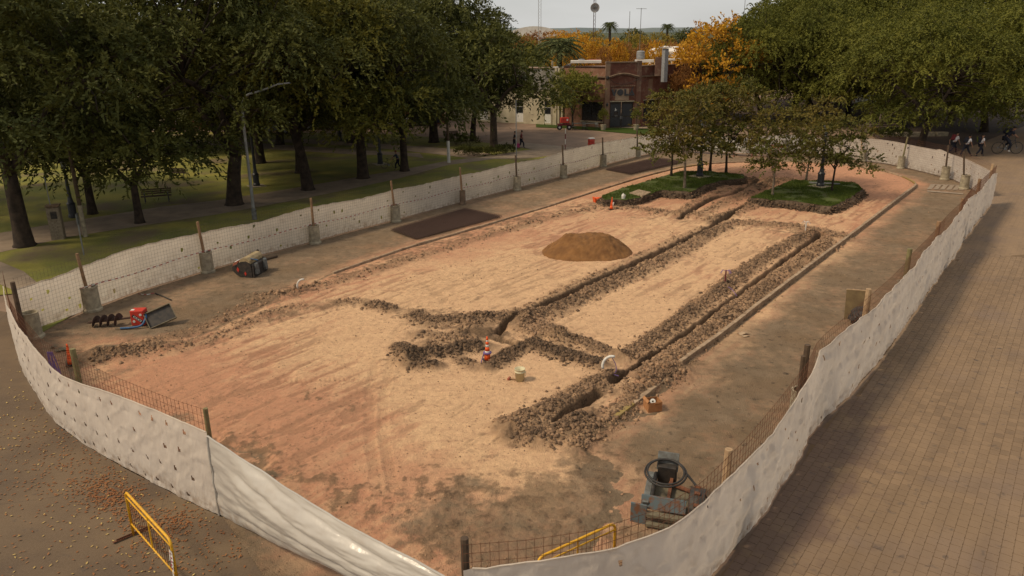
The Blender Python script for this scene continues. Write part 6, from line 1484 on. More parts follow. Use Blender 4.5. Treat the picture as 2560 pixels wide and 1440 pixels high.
# stacks of rusty reinforcing mesh lying on the paving
def mats(px4, label, layers=6, seed=0):
    q = PL(px4); c = sum(q, Vector())/4; root = empty('mesh_stack', c, 0, label, 'mesh stack', 'stacks of rusty reinforcing mesh'); rr = random.Random(seed)
    for l in range(layers):
        dx = Vector((rr.uniform(-.12, .12), rr.uniform(-.12, .12), 0)); rot = Matrix.Rotation(rr.uniform(-.02, .02), 3, 'Z'); a, b_, c_, d_ = [rot @ (p-c)+dx for p in q]; mb = MB(); z = .03+l*.028; nu, nv = 17, 44
        for i in range(nu+1): u = i/nu; mb.tube([a.lerp(b_, u)+Vector((0, 0, z)), d_.lerp(c_, u)+Vector((0, 0, z))], .008, 3, False)
        for i in range(nv+1): u = i/nv; mb.tube([a.lerp(d_, u)+Vector((0, 0, z+.012)), b_.lerp(c_, u)+Vector((0, 0, z+.012))], .008, 3, False)
        o = mb.build('mesh_sheet', 'rust_dark', root)
mats("980,578 1043,601 1253,545 1160,525", 'near stack of rusty wire mesh sheets lying beside the left kerb', 6, 1); mats("1514,426 1575,438 1705,408 1640,398", 'far stack of rusty wire mesh sheets left of the grass island', 6, 2)
# cones
def cone(px, py, h, label, m='orange', z=None, lean=0):
    p = P(px, py); p.z = gz(p) if z is None else z; root = empty('traffic_cone', p, 0, label, 'traffic cone', 'orange traffic cones'); root.rotation_euler = (lean, lean*.6, .3)
    mb = MB(); mb.box((0, 0, .02), (.36*h, .36*h, .04)); mb.build('base', 'rubber', root, bevel=.01)
    zs = [.04, .32*h, .42*h, .58*h, .68*h, .80*h, .86*h, h]; R0 = lambda z_: (.135-.105*(z_/h))*h
    for i, (a, b_) in enumerate(zip(zs[:-1], zs[1:])):
        mb = MB(); mb.lathe([(R0(a), a), (R0(b_), b_)], 18); mb.build('cone_band' if i else 'cone_body', ('orange', 'white')[i % 2] if h > .8 else 'orange', root, True)
    return root
rt_ = cone(1219, 906, .86, 'orange and white banded cone standing at the near trench crossing')
mb = MB(); mb.lathe([(.14, .27), (.145, .29), (.14, .31)], 14); mb.tube(smoothline([Vector((-.14, -.02, .28)), Vector((-.2, -.05, .1)), Vector((-.26, -.12, .02))], 2), .018, 5); mb.build('ribbon', 'violet', rt_)
tape([P(1206, 900, .3), P(1205, 914, .05), P(1202, 920, .02)], .07, 'scrap of red and white tape at the foot of the banded cone')
cone(1528, 527, .8, 'small orange cone wrapped in ribbon in front of the left grass island', lean=.05)
p = P(1525, 527); mb = MB(); mb.tube([p+Vector((.1, 0, .1)), p+Vector((.2, -.05, .55))], .05, 6); o = mb.build('white_pipe', 'white', bevel=0); tag(o, 'short white pipe leaning on the small wrapped cone', 'pipe')
p = P(1486, 509); p.z = gz(p); root = empty('traffic_cone', p+Vector((0, 0, .15)), 0, 'fallen orange cone lying left of the grass island', 'traffic cone', 'orange traffic cones'); root.rotation_euler = (R(80), 0, 1.9)
mb = MB(); mb.lathe([(.17, 0), (.04, .6)], 14); mb.build('cone_body', 'orange', root, True); mb = MB(); mb.box((0, 0, -.02), (.38, .38, .03)); mb.build('base', 'orange', root)
root = cone(178, 915, .75, 'plain orange cone behind the greenish post at the near left', z=.05)
# bucket and club hammer
p = P(1300, 957); p.z = gz(p)-.01; root = empty('plastic_bucket', p, 0, 'cream plastic bucket standing on the sand beside a lump hammer', 'bucket')
mb = MB(); mb.lathe([(.0, .0), (.135, .0), (.152, .30), (.168, .30), (.168, .325), (.158, .33), (.164, .40), (.172, .40), (.172, .415), (.158, .415), (.14, .03), (0, .03)], 28); mb.build('body', 'cream_plastic', root, True)
mb = MB(); mb.tube(smoothline([Vector((.17, .0, .33)), Vector((.185, -.04, .24)), Vector((.17, -.09, .2))], 2), .012, 5); mb.build('handle', 'cream_plastic', root)
p = P(1287, 957); p.z = gz(p)+.03; root = empty('hammer', p, -.35, 'short handled hammer lying in front of the bucket', 'hammer'); mb = MB(); mb.tube([Vector((-.16, 0, .0)), Vector((.30, 0, .01))], .024, 7); mb.build('handle', 'wood', root); mb = MB(); mb.box((-.19, 0, .01), (.07, .17, .07)); mb.build('head', 'red_dusty', root, bevel=.01)
# bent white duct with violet cord, by the trench corner
p = P(1515, 945); p.z = gz(p); mb = MB(); k = 23/FPX
arc = [Vector((.28*(1-math.cos(a))-.0, 0, .12+.32*math.sin(a)-.0)) for a in np.linspace(-.3, 1.9, 12)]; arc = [Vector((q.x-.12, q.y, q.z+.12)) for q in arc]
mb.tube(arc, .045, 9); o = mb.build('white_duct', 'white', loc=p, smooth=True); tag(o, 'bent white duct sticking out of the soil by the trench corner', 'duct')
mb = MB(); mb.tube(smoothline([p+Vector((.18, 0, .5)), p+Vector((.32, 0, .25)), p+Vector((.30, -.1, .02)), p+Vector((.1, -.1, .03)), p+Vector((.35, -.35, .04))], 2), .012, 4); o = mb.build('violet_cord', 'violet'); tag(o, 'violet cord hanging from the bent white duct', 'cord')
p = P(752, 735); p.z = gz(p); mb = MB(); mb.tube([p+q for q in arc[::2]], .04, 8); o = mb.build('white_duct', 'white', smooth=True); tag(o, 'small white bent duct at the left trench line', 'duct'); 
# marker pegs
def peg(px, py, label, ribbon='violet', m='cloth_red', h_=.55):
    p = P(px, py); p.z = gz(p); root = empty('marker_peg', p, 0, label, 'marker peg', 'marker pegs with ribbons'); mb = MB(); mb.tube([Vector((0, 0, -.1)), Vector((.01, 0, h_))], .03, 6); mb.build('peg', m, root); mb = MB(); rr = random.Random(px)
    for i in range(6): a = rr.uniform(0, 6.28); mb.tube([Vector((0, 0, h_-.05)), Vector((math.cos(a)*.15, math.sin(a)*.15, h_+.02)), Vector((math.cos(a)*.24, math.sin(a)*.24, h_-.12))], .011, 4)
    mb.build('ribbon', ribbon, root)
peg(1811, 723, 'red peg with violet ribbon beside the long right trench'); peg(2012, 588, 'white peg with pale ribbon at the far end of the right trench', 'white', 'white')
mb = MB(); mb.tube(smoothline([P(1815, 715, .2), P(1830, 722, .32), P(1842, 740, .1)], 2), .013, 4); o = mb.build('violet_cord', 'violet'); tag(o, 'thin violet cord running from the red peg into the trench', 'cord')
p = P(1558, 497, ISL_Z); root = empty('white_jug', p, 0, 'small white plastic jug on the tip of the left grass island', 'jug'); mb = MB(); mb.lathe([(.11, 0), (.12, .2), (.09, .28), (.04, .32), (.04, .36), (0, .36)], 12); mb.build('body', 'white', root); mb = MB(); mb.tube(smoothline([Vector((.09, 0, .27)), Vector((.16, 0, .25)), Vector((.12, 0, .12))], 1), .014, 5); mb.build('handle', 'white', root)
# concrete slabs on the islands
for s, lb in (("1573,484 1605,492 1628,482 1596,475", 'flat concrete cover slab on the left grass island'),): 
    q = PL(s, ISL_Z+.03); c = sum(q, Vector())/4; mb = MB(); mb.add([(v.x, v.y, v.z+.05) for v in q]+[(v.x, v.y, v.z-.1) for v in q], [(3, 2, 1, 0), (0, 1, 5, 4), (1, 2, 6, 5), (2, 3, 7, 6), (3, 0, 4, 7)]); o = mb.build('cover_slab', 'kerb'); tag(o, lb, 'slab')
a, b_ = P(2023, 456, ISL_Z+.08), P(2100, 460, ISL_Z+.08); mb = MB(); mb.box((a+b_)/2, ((b_-a).length, .12, .08), math.atan2((b_-a).y, (b_-a).x)); o = mb.build('pale_beam', 'galv'); tag(o, 'long pale metal strip lying on the right grass island behind the lantern', 'metal strip')
# cardboard box with a roll inside
p = P(1631, 1024); p.z = .015; root = empty('cardboard_box', p, .25, 'open cardboard box with a roll of tape inside on the paving by the kerb', 'box'); w_, d_, h_ = .42, .36, .30
for c_, s_ in (((-w_/2, 0, h_/2), (.012, d_, h_)), ((w_/2, 0, h_/2), (.012, d_, h_)), ((0, -d_/2, h_/2), (w_, .012, h_)), ((0, d_/2, h_/2), (w_, .012, h_))): mb = MB(); mb.box(c_, s_); mb.build('panel', 'card', root)
mb = MB(); mb.box((0, 0, .01), (w_, d_, .012)); mb.build('bottom', 'card', root); mb = MB(); mb.box((-.22, .0, h_+.04), (.09, d_, .01), 0, Matrix.Rotation(-.9, 3, 'Y')); mb.build('flap', 'card', root); mb = MB(); mb.box((.06, -.19, h_-.06), (.2, .01, .12), 0, Matrix.Rotation(.5, 3, 'X')); mb.build('flap', 'card', root)
mb = MB(); mb.lathe([(.03, 0), (.08, 0), (.08, .14), (.03, .14), (.03, 0)], 16, p+Vector((-.02, .0, .22)), Matrix.Rotation(.9, 3, 'X')); o = mb.build('tape_roll', 'white'); tag(o, 'white roll of tape standing in the cardboard box', 'tape roll')
for s_, lb in (((1855, 836), 'broken pink rubble lump beside the kerb, larger one'), ((1862, 842), 'small flat rubble piece beside the kerb')):
    p = P(*s_); v, f = LB[s_[0] % 5]; me = bpy.data.meshes.new('rubble'); me.from_pydata((v*np.array([.20, .11, .06])*(1.3 if s_[0] == 1855 else .8)).tolist(), [], f.tolist()); me.update(); o = link('rubble', me, 'red_stone' if 'red_stone' in M else 'kerb', loc=p+Vector((0, 0, .03))); tag(o, lb, 'rubble')
for s_, sz_, lb, mm in (((152, 878), .22, 'pale boulder lying at the near left inside the fence', 'dusty_steel'), ((133, 871), .1, 'small stone left of the pale boulder', 'dusty_steel'), ((243, 930), .13, 'white broken stone under the near left mesh', 'kerb'), ((605, 743), .13, 'dark round lump on the left soil ridge', 'earth_dark'), ((2066, 868), .01, '', '')):
    if not lb: continue
    p = P(*s_); v, f = LB[s_[0] % 5]; me = bpy.data.meshes.new('stone'); me.from_pydata((v*np.array([sz_, sz_*.7, sz_*.6])).tolist(), [], f.tolist()); me.update(); o = link('stone', me, mm, loc=p+Vector((0, 0, .05))); tag(o, lb, 'stone')

# yellow crowd barriers
def yellow_barrier(a, b_, h, label, tape_on=False):
    d = b_-a; L_ = d.length; ang = math.atan2(d.y, d.x); root = empty('crowd_barrier', a, ang, label, 'barrier', 'yellow crowd barriers'); r = .022; rc = .14
    top = [Vector((0, 0, 0)), Vector((0, 0, h-rc))]+[Vector((rc-rc*math.cos(t_), 0, h-rc+rc*math.sin(t_))) for t_ in np.linspace(.3, 1.27, 4)]+[Vector((rc, 0, h)), Vector((L_-rc, 0, h))]+[Vector((L_-rc+rc*math.sin(t_), 0, h-rc+rc*math.cos(t_))) for t_ in np.linspace(.3, 1.27, 4)]+[Vector((L_, 0, h-rc)), Vector((L_, 0, 0))]
    mb = MB(); mb.tube(top, r*1.25, 9); mb.build('frame', 'yellow', root, True)
    for z, rr_ in ((h-.16, .017), (.30, .02)): mb = MB(); mb.tube([Vector((0, 0, z)), Vector((L_, 0, z))], rr_, 7); mb.build('rail', 'yellow', root, True)
    mb = MB(); mb.tube([Vector((L_*.5, 0, .3)), Vector((L_*.5, 0, h))], .018, 7); mb.build('upright', 'yellow', root)
    for i in range(1, 18):
        if i == 9: continue
        mb = MB(); mb.tube([Vector((L_*i/18, 0, .3)), Vector((L_*i/18, 0, h-.16))], .005, 4); mb.build('bar', 'rust', root)
    for x in (0.0, L_): mb = MB(); mb.box((x, 0, .03), (.05, .85, .02)); mb.box((x, 0, .05), (.01, .7, .05)); mb.build('foot', 'rust', root)
    if tape_on:
        mb = MB(); rr = random.Random(2)
        for i in range(7): x = L_-.03+rr.uniform(-.05, .05); mb.add([(x, -.03, h-.22), (x+.07, -.035, h-.22), (x+.05+rr.uniform(-.05, .05), -.05, h-.42-.07*i), (x-.02, -.05, h-.42-.07*i)], [(0, 1, 2, 3)])
        mb.cur = 1
        for i in range(5): x = L_-.02+rr.uniform(-.04, .04); z = h-.25-.09*i; mb.add([(x, -.056, z), (x+.04, -.056, z+.01), (x+.04, -.057, z-.04), (x, -.057, z-.045)], [(0, 1, 2, 3)])
        mb.build('tape_knot', ['white', 'magenta'], root)
    return root
a = P(334, 1338); b_ = P(447, 1470); yellow_barrier(a, b_, 1.12, 'yellow barrier with a knotted scrap of tape on the leafy pavement', True)
t1 = P(1538, 1310, 1.05); t0 = P(1345, 1398, 1.05); t1.z = t0.z = 0; yellow_barrier(t0, t1, 1.08, 'yellow barrier behind the bottom fence beside the black attachment')

# auger with red gearbox, hydraulic hose and black tray
kx = lambda p: p.length/FPX
c = P(352, 812); root = empty('earth_auger', c+Vector((0, 0, .02)), .06, 'red gearbox earth auger with a rusty spiral lying on the ground', 'auger')
mb = MB(); mb.box((.0, 0, .32), (.50, .42, .60)); mb.build('gearbox', 'red_paint', root, bevel=.03)
mb = MB(); mb.box((.02, -.215, .30), (.46, .012, .11), 0, Matrix.Rotation(R(38), 3, 'Y')); pl = mb.build('name_plate', 'black_iron', root)
# lettering strip: pale block strokes on the dark plate
mb = MB(); rot = Matrix.Rotation(R(38), 3, 'Y')
for i in range(7):
    x = -.16+i*.05
    for dz in ((-.03, .03) if i % 2 else (0,)): mb.box(Vector((.02, -.223, .30))+rot @ Vector((x, 0, dz)), (.03, .006, .02 if i % 2 else .07), 0, rot)
mb.build('lettering', 'white', pl)
for x, z in ((.14, .46), (-.13, .2)): mb = MB(); mb.lathe([(.05, 0), (.05, .012), (0, .013)], 14, (x, -.212, z), Matrix.Rotation(R(90), 3, 'X')); mb.build('disc', 'white', root)
mb = MB(); mb.box((-.17, -.08, .625), (.12, .14, .012)); mb.build('label', 'white', root)
mb = MB(); mb.tube([Vector((-.25, 0, .30)), Vector((-.75, 0, .24))], .04, 8); mb.build('drive_shaft', 'rust_dark', root)
mb = MB(); mb.tube([Vector((-.75, 0, .24)), Vector((-1.85, 0, .14))], .045, 8); mb.tube([Vector((-1.85, 0, .14)), Vector((-2.0, 0, .12))], [.05, .01], 6); sp_ = mb.build('spiral_core', 'rust_dark', root)
V = []; F = []; N_ = 150
for i in range(N_):
    t_ = i/(N_-1); a = t_*6.283*4; x = -.72-1.1*t_; zc_ = .24-.10*t_; rr_ = .24
    V += [(x, .045*math.cos(a), zc_+.045*math.sin(a)), (x-.01, rr_*math.cos(a), max(zc_+rr_*math.sin(a), .0)), (x+.012, .045*math.cos(a), zc_+.045*math.sin(a)), (x+.002, rr_*math.cos(a), max(zc_+rr_*math.sin(a), .0))]
for i in range(N_-1): k = 4*i; F += [(k, k+1, k+5, k+4), (k+2, k+6, k+7, k+3), (k+1, k+3, k+7, k+5)]
me = bpy.data.meshes.new('spiral_blade'); me.from_pydata(V, [], F); me.update(); link('spiral_blade', me, 'rust_flute' if 'rust_flute' in M else 'rust_dark', root)
mb = MB(); mb.lathe([(.06, -.05), (.09, 0), (.06, .08)], 10, (.30, 0, .42)); mb.build('coupling', 'black_steel', root)
mb = MB(); mb.tube(smoothline([Vector((.28, -.05, .45)), Vector((.33, -.25, .3)), Vector((.22, -.42, .08)), Vector((-.15, -.46, .04)), Vector((-.55, -.50, .04))], 2), .042, 8); mb.build('hose', 'blue_hose', root, True)
mb = MB(); mb.tube([Vector((-.55, -.50, .04)), Vector((-.75, -.50, .03))], .02, 6); mb.build('hose_fitting', 'dusty_steel', root)
c = P(404, 812); root = empty('steel_tray', c+Vector((0, 0, .34)), .0, 'shallow black steel tray tilted against the red auger gearbox', 'tray'); root.rotation_euler = (R(46), R(-16), R(30)); w_, d_ = 1.0, .66
mb = MB(); mb.box((0, 0, 0), (w_, d_, .015)); mb.build('panel', 'black_steel', root)
for c_, s_ in (((0, -d_/2, .04), (w_, .03, .09)), ((0, d_/2, .04), (w_, .03, .09)), ((-w_/2, 0, .04), (.03, d_-.03, .09)), ((w_/2, 0, .04), (.03, d_-.03, .09))): mb = MB(); mb.box(c_, s_); mb.build('rim', 'dusty_steel', root)

# sweeper attachment
c = P(612, 694); k = kx(c); root = empty('sweeper_attachment', c, R(80), 'red and black bucket sweeper attachment with a beige drum cover', 'sweeper')
root.scale = (.88, .88, .88)  # local x runs along the drum (away), local y across (left), z up
prof = [(-.02, .62), (-.12, .50), (-.10, .36), (.10, .14), (.38, 0), (1.0, 0), (1.0, .55), (.92, .78), (.70, .88), (.42, .84), (.16, .70)]
mt = lambda x0: Matrix(((0, 0, 1, x0), (-1, 0, 0, .55), (0, 1, 0, 0), (0, 0, 0, 1)))
W_ = 1.45
for x0 in (0, W_): mb = MB(); mb.prism([(a*.98, b_) for a, b_ in prof], .03, mt(x0)); mb.build('side_plate', 'black_steel', root)
mb = MB(); arcp = [(.28, .80), (.40, .98), (.58, 1.07), (.76, 1.04), (.90, .90), (.90, .70), (.30, .66)]; mb.prism(arcp, W_-.03, mt(.03)); mb.build('drum_cover', 'dusty_steel2' if 'dusty_steel2' in M else 'dusty_steel', root, bevel=.02)
mb = MB(); mb.prism([(-.06, .60), (.02, .76), (.25, .90), (.28, .84), (.08, .58)], W_+.02, mt(.0)); mb.build('red_lid', 'red_dusty', root)
mb = MB(); mb.prism([(.0, .56), (.12, .16), (.40, .03), (.95, .03), (.95, .66), (.2, .66)], W_-.1, mt(.05)); mb.build('hopper', 'black_steel', root)
mb = MB(); mb.prism([(1.02, .02), (1.10, .02), (1.10, .66), (1.02, .74)], W_, mt(0)); mb.build('back_plate', 'black_steel', root)
for x0 in (.12, W_-.42): mb = MB(); mb.prism([(1.11, .18), (1.24, .18), (1.20, .70), (1.11, .76)], .26, mt(x0)); mb.build('mounting_bracket', 'grey_steel', root)
for y_, z_, s_ in ((.22, .42, .15), (.62, .22, .12)):
    mb = MB(); mb.prism([(y_-s_*.5, z_), (y_, z_-s_), (y_+s_*.5, z_), (y_, z_+s_)], .012, mt(-.013)); mb.build('red_diamond', 'red_paint', root)
mb = MB(); mb.tube(smoothline([Vector((-.02, .5, .62)), Vector((.1, .1, .78)), Vector((.25, -.2, .95)), Vector((.3, -.5, .9))], 2), .025, 6); mb.build('hose', 'rubber', root)
mb = MB(); mb.tube([Vector((.25, -.12, .98)), Vector((.42, -.62, .86))], .035, 7); mb.build('hose_sleeve', 'blue_hose', root)
mb = MB(); mb.lathe([(.03, -.02), (.075, -.02), (.075, .02), (.03, .02)], 14, (W_, -.1, 1.08), Matrix.Rotation(R(90), 3, 'Y')); mb.build('lifting_eye', 'black_steel', root)
mb = MB(); mb.box((W_*.55, .66, .62), (.5, .30, .02), .3, Matrix.Rotation(.3, 3, 'X')); mb.build('white_plate', 'white', root)
a, b_ = P(650, 655), P(693, 643); mb = MB(); mb.tube([a+Vector((0, 0, .08)), b_+Vector((0, 0, .05))], .06, 7); o = mb.build('timber_pole', 'wood_dark'); tag(o, 'dark timber pole lying on the paving behind the sweeper attachment', 'pole')

# black hydraulic attachment near the bottom fence
c = P(1655, 1302); root = empty('hydraulic_attachment', c, R(-18), 'blue grey rusty hydraulic attachment with a coiled black hose by the bottom fence', 'machine attachment')
s_ = 1.0
mb = MB(); mb.box((-.50, -.22, .24), (.36, .05, .50), R(-4)); mb.build('side_plate', 'blue_steel', root, bevel=.008)
mb = MB(); mb.box((.02, -.10, .50), (.98, .07, .30), 0, Matrix.Rotation(R(-18), 3, 'X')); mb.build('front_beam', 'blue_steel', root, bevel=.008)
for z_, y_ in ((.30, -.26), (.08, -.30)): mb = MB(); mb.box((.10, y_, z_), (.86, .16, .06)); mb.build('cross_member', 'dusty_steel', root)
mb = MB(); mb.box((.13, .30, .42), (.78, .72, .04), 0, Matrix.Rotation(R(12), 3, 'X')); mb.build('deck', 'dusty_steel', root)
mb = MB(); mb.box((-.37, .30, .58), (.14, .95, .14), 0, Matrix.Rotation(R(14), 3, 'X')); mb.build('side_arm', 'grey_steel', root, bevel=.01)
mb = MB(); mb.tube([Vector((-.26, -.05, .55)), Vector((-.26, .75, .74))], .045, 8); mb.build('cylinder', 'black_steel', root)
mb = MB(); mb.box((-.02, .85, .72), (.42, .30, .55), 0, Matrix.Rotation(R(10), 3, 'X')); mb.build('hitch_block', 'black_steel', root, bevel=.015)
mb = MB(); mb.box((-.02, .86, 1.02), (.48, .07, .42), 0, Matrix.Rotation(R(-25), 3, 'X')); mb.build('hitch_plate', 'grey_steel', root, bevel=.01)
mb = MB(); mb.box((.10, .38, .56), (.07, .78, .10), 0, Matrix.Rotation(R(15), 3, 'X')); mb.build('rib', 'rust', root)
mb = MB(); mb.tube([Vector((.05, .62, .6)), Vector((.55, .5, .55))], .05, 8); mb.build('cross_tube', 'rust', root)
mb = MB(); mb.lathe([(.10, -.16), (.40, -.16), (.42, 0), (.40, .16), (.10, .16)], 22, (.72, .15, .42), Matrix.Rotation(R(90), 3, 'Y')); mb.build('cutter_drum', 'black_steel', root)
for i in range(10): a = i*.628; mb = MB(); mb.box((.72, .15+.42*math.cos(a), .42+.42*math.sin(a)), (.12, .07, .07), 0, Matrix.Rotation(a, 3, 'X')); mb.build('tooth', 'rust', root)
mb = MB(); mb.box((1.15, .42, .3), (.9, .12, .16), R(-4)); mb.box((1.1, .0, .25), (.6, .1, .12), R(-4)); mb.build('tail_frame', 'rust_dark', root)
for dr in (0, .05):
    pts_ = [Vector((-.02+(.46-dr)*math.cos(a), .42+(.42-dr)*math.sin(a), .98-.10*math.sin(a)*-1+dr*.6)) for a in np.linspace(-.2, 6.5, 30)]+[Vector((.62, .38, .85)), Vector((.84+dr*3, .12-dr, .66))]
    mb = MB(); mb.tube(smoothline(pts_, 1), .024, 7); h_o = mb.build('hydraulic_hose', 'rubber', root, True)
    e_ = pts_[-1]; mb = MB(); mb.tube([e_, e_+Vector((.10, -.16, -.1))], .024, 7); mb.build('hose_fitting', 'galv', h_o)
# board leaning with a black bag
c = P(2142, 800); a, b_ = P(2110, 797), P(2172, 802); root = empty('leaning_board', a, math.atan2((b_-a).y, (b_-a).x), 'square plywood board leaning against the street side fence', 'board'); L_ = (b_-a).length; mb = MB(); mb.box((L_/2, .15, .55), (L_, .03, 1.12), 0, Matrix.Rotation(R(-14), 3, 'X')); mb.build('panel', 'board_wood', root) if 'board_wood' in M else mb.build('panel', 'wood_green', root)
mb = MB(); mb.box((L_/2, .29, 1.10), (L_+.01, .05, .03)); mb.build('edge_strip', 'wood_pale', root)
p = P(2150, 812); root = empty('black_bag', p, 0, 'crumpled black plastic bag in front of the leaning board', 'bag'); me = bpy.data.meshes.new('bag'); bm_v = []; nU, nV = 26, 16
for i in range(nV):
    for j in range(nU):
        th = math.pi*i/(nV-1); ph = 2*math.pi*j/nU; r = .38*(1+.35*mnoise.noise(Vector((math.sin(th)*math.cos(ph)*2.2, math.sin(th)*math.sin(ph)*2.2, math.cos(th)*2.2)))+.18*mnoise.noise(Vector((math.sin(th)*math.cos(ph)*6, math.sin(th)*math.sin(ph)*6, math.cos(th)*6))))
        bm_v.append((r*math.sin(th)*math.cos(ph), r*math.sin(th)*math.sin(ph), .32+r*.95*math.cos(th)))
me.from_pydata(bm_v, [], [(i*nU+j, i*nU+(j+1) % nU, (i+1)*nU+(j+1) % nU, (i+1)*nU+j) for i in range(nV-1) for j in range(nU)]); me.update(); link('bag_body', me, 'rubber', root)
mb = MB(); mb.tube([Vector((.02, 0, .62)), Vector((.06, .03, .72)), Vector((.16, .05, .76))], [.09, .04, .08], 7); mb.build('tied_neck', 'rubber', root)

# ================================================================ PEOPLE
def limbs(J, chain, radii): return [J[k] for k in chain], radii
def person(at, facing, pose, label, shirt='cloth_white', legs='cloth_navy', pack=None, sc_=1.0, sleeves=True, shoes='black_iron', grp=None, cap=None):
    root = empty('person', at, facing, label, 'person', grp); root.scale = (sc_,)*3
    J = dict(pose); V_ = []; E_ = []; Rr = []; ix = {}
    def add(k, r): ix[k] = len(V_); V_.append(J[k]); Rr.append(r)
    for k, r in (('hip', .125), ('waist', .115), ('chest', .135), ('neck', .058), ('head0', .075), ('head', .088), ('top', .06), ('hipL', .09), ('kneeL', .058), ('ankL', .04), ('toeL', .036), ('hipR', .09), ('kneeR', .058), ('ankR', .04), ('toeR', .036),
                 ('shL', .058), ('elL', .04), ('wrL', .028), ('haL', .034), ('shR', .058), ('elR', .04), ('wrR', .028), ('haR', .034)): add(k, r)
    for a, b_ in (('hip', 'waist'), ('waist', 'chest'), ('chest', 'neck'), ('neck', 'head0'), ('head0', 'head'), ('head', 'top'), ('hip', 'hipL'), ('hipL', 'kneeL'), ('kneeL', 'ankL'), ('ankL', 'toeL'), ('hip', 'hipR'), ('hipR', 'kneeR'), ('kneeR', 'ankR'), ('ankR', 'toeR'),
                  ('chest', 'shL'), ('shL', 'elL'), ('elL', 'wrL'), ('wrL', 'haL'), ('chest', 'shR'), ('shR', 'elR'), ('elR', 'wrR'), ('wrR', 'haR')): E_.append((ix[a], ix[b_]))
    # fingers
    for s_ in 'LR':
        h_ = Vector(J['ha'+s_]); d_ = (h_-Vector(J['wr'+s_])).normalized(); sdv = d_.cross(Vector((1, 0, 0))).normalized()
        for f_ in range(4): V_.append(tuple(h_+d_*(.075-.006*abs(f_-1.5))+sdv*(.018*(f_-1.5)))); Rr.append(.008); E_.append((ix['ha'+s_], len(V_)-1))
        V_.append(tuple(h_+d_*.02+sdv*.05)); Rr.append(.009); E_.append((ix['ha'+s_], len(V_)-1))
    skin_fig('body', V_, E_, Rr, 'skin', root)
    def wear(name, ks, es, rs, m, sub=1): return skin_fig(name, [J[k] for k in ks], [(ks.index(a), ks.index(b_)) for a, b_ in es], rs, m, root, sub)
    mid = lambda a, b_, t_: tuple(Vector(J[a]).lerp(Vector(J[b_]), t_))
    J['slL'] = mid('shL', 'elL', .75); J['slR'] = mid('shR', 'elR', .75); J['nk0'] = mid('chest', 'neck', .7); J['cuL'] = mid('kneeL', 'ankL', .95); J['cuR'] = mid('kneeR', 'ankR', .95)
    wear('shirt', ['hip', 'waist', 'chest', 'nk0', 'shL', 'slL', 'shR', 'slR'], [('hip', 'waist'), ('waist', 'chest'), ('chest', 'nk0'), ('chest', 'shL'), ('shL', 'slL'), ('chest', 'shR'), ('shR', 'slR')], [.15, .14, .162, .07, .076, .06, .076, .06], shirt)
    wear('trousers', ['hip', 'hipL', 'kneeL', 'cuL', 'hipR', 'kneeR', 'cuR'], [('hip', 'hipL'), ('hipL', 'kneeL'), ('kneeL', 'cuL'), ('hip', 'hipR'), ('hipR', 'kneeR'), ('kneeR', 'cuR')], [.14, .108, .078, .062, .108, .078, .062], legs)
    for s_ in 'LR': wear('shoe', ['ank'+s_, 'toe'+s_], [('ank'+s_, 'toe'+s_)], [.052, .047], shoes)
    hd = Vector(J['head']); hz_ = hd+Vector((-.012, 0, .045)); mb = MB(); mb.lathe([(.0, .085), (.055, .075), (.092, .035), (.102, -.01), (.09, -.04)], 14, hz_); mb.build('hair', cap or 'hair', root, True)
    for sy in (-.03, .03): mb = MB(); mb.lathe([(0, .01), (.011, 0), (0, -.01)], 8, hd+Vector((.083, sy, .01))); mb.build('eye', 'hair', root)
    mb = MB(); mb.tube([hd+Vector((.08, 0, .015)), hd+Vector((.108, 0, -.02)), hd+Vector((.085, 0, -.03))], .012, 5); mb.build('nose', 'skin', root); mb = MB(); mb.box(hd+Vector((.083, 0, -.05)), (.008, .04, .008)); mb.build('mouth', 'cloth_red', root)
    for sy in (-1, 1): mb = MB(); mb.box(hd+Vector((-.005, sy*.09, 0)), (.03, .018, .05)); mb.build('ear', 'skin', root)
    if pack:
        ch = Vector(J['chest']); wa = Vector(J['waist']); ax_ = (ch-wa).normalized(); rot = Matrix.Rotation(math.atan2(ax_.x, ax_.z), 3, 'Y'); mb = MB(); mb.box(ch.lerp(wa, .35)+rot @ Vector((-.23, 0, 0)), (.20, .30, .44), 0, rot); pk_ = mb.build('backpack', pack, root, bevel=.05)
        for sy in (-.1, .1): mb = MB(); mb.tube([ch+rot @ Vector((-.15, sy, .12)), ch+rot @ Vector((.03, sy, .17)), ch+rot @ Vector((.17, sy, .02)), wa+rot @ Vector((.12, sy*1.3, .05)), wa+rot @ Vector((-.1, sy*1.4, 0))], .014, 5); mb.build('strap', pack, pk_)
    return root
def walk(stride=.3, lean=.06, armL=.25, armR=-.25, phase=1, headfwd=.06):
    s = stride*phase; z = .90
    return dict(hip=(0, 0, z), waist=(lean*.4, 0, z+.2), chest=(lean, 0, z+.42), neck=(lean+.02, 0, z+.56), head0=(lean+headfwd*.6, 0, z+.62), head=(lean+headfwd, 0, z+.70), top=(lean+headfwd, 0, z+.78),
                hipL=(0, .09, z-.04), kneeL=(s*.75+.06, .09, z-.43), ankL=(s, .09, .08), toeL=(s+.17, .09, .045), hipR=(0, -.09, z-.04), kneeR=(-s*.35+.04, -.09, z-.44), ankR=(-s*1.15, -.09, .13), toeR=(-s*1.15+.15, -.09, .045),
                shL=(lean, .19, z+.47), elL=(lean-armL*.4, .22, z+.2), wrL=(lean-armL*.5+.1, .22, z-.03), haL=(lean-armL*.5+.13, .22, z-.10), shR=(lean, -.19, z+.47), elR=(lean-armR*.4, -.22, z+.2), wrR=(lean-armR*.5+.1, -.22, z-.03), haR=(lean-armR*.5+.13, -.22, z-.10))
WG = 'pupils walking on the street'
def scale_for(p, topy, h=1.72): return zat(p, topy)/h
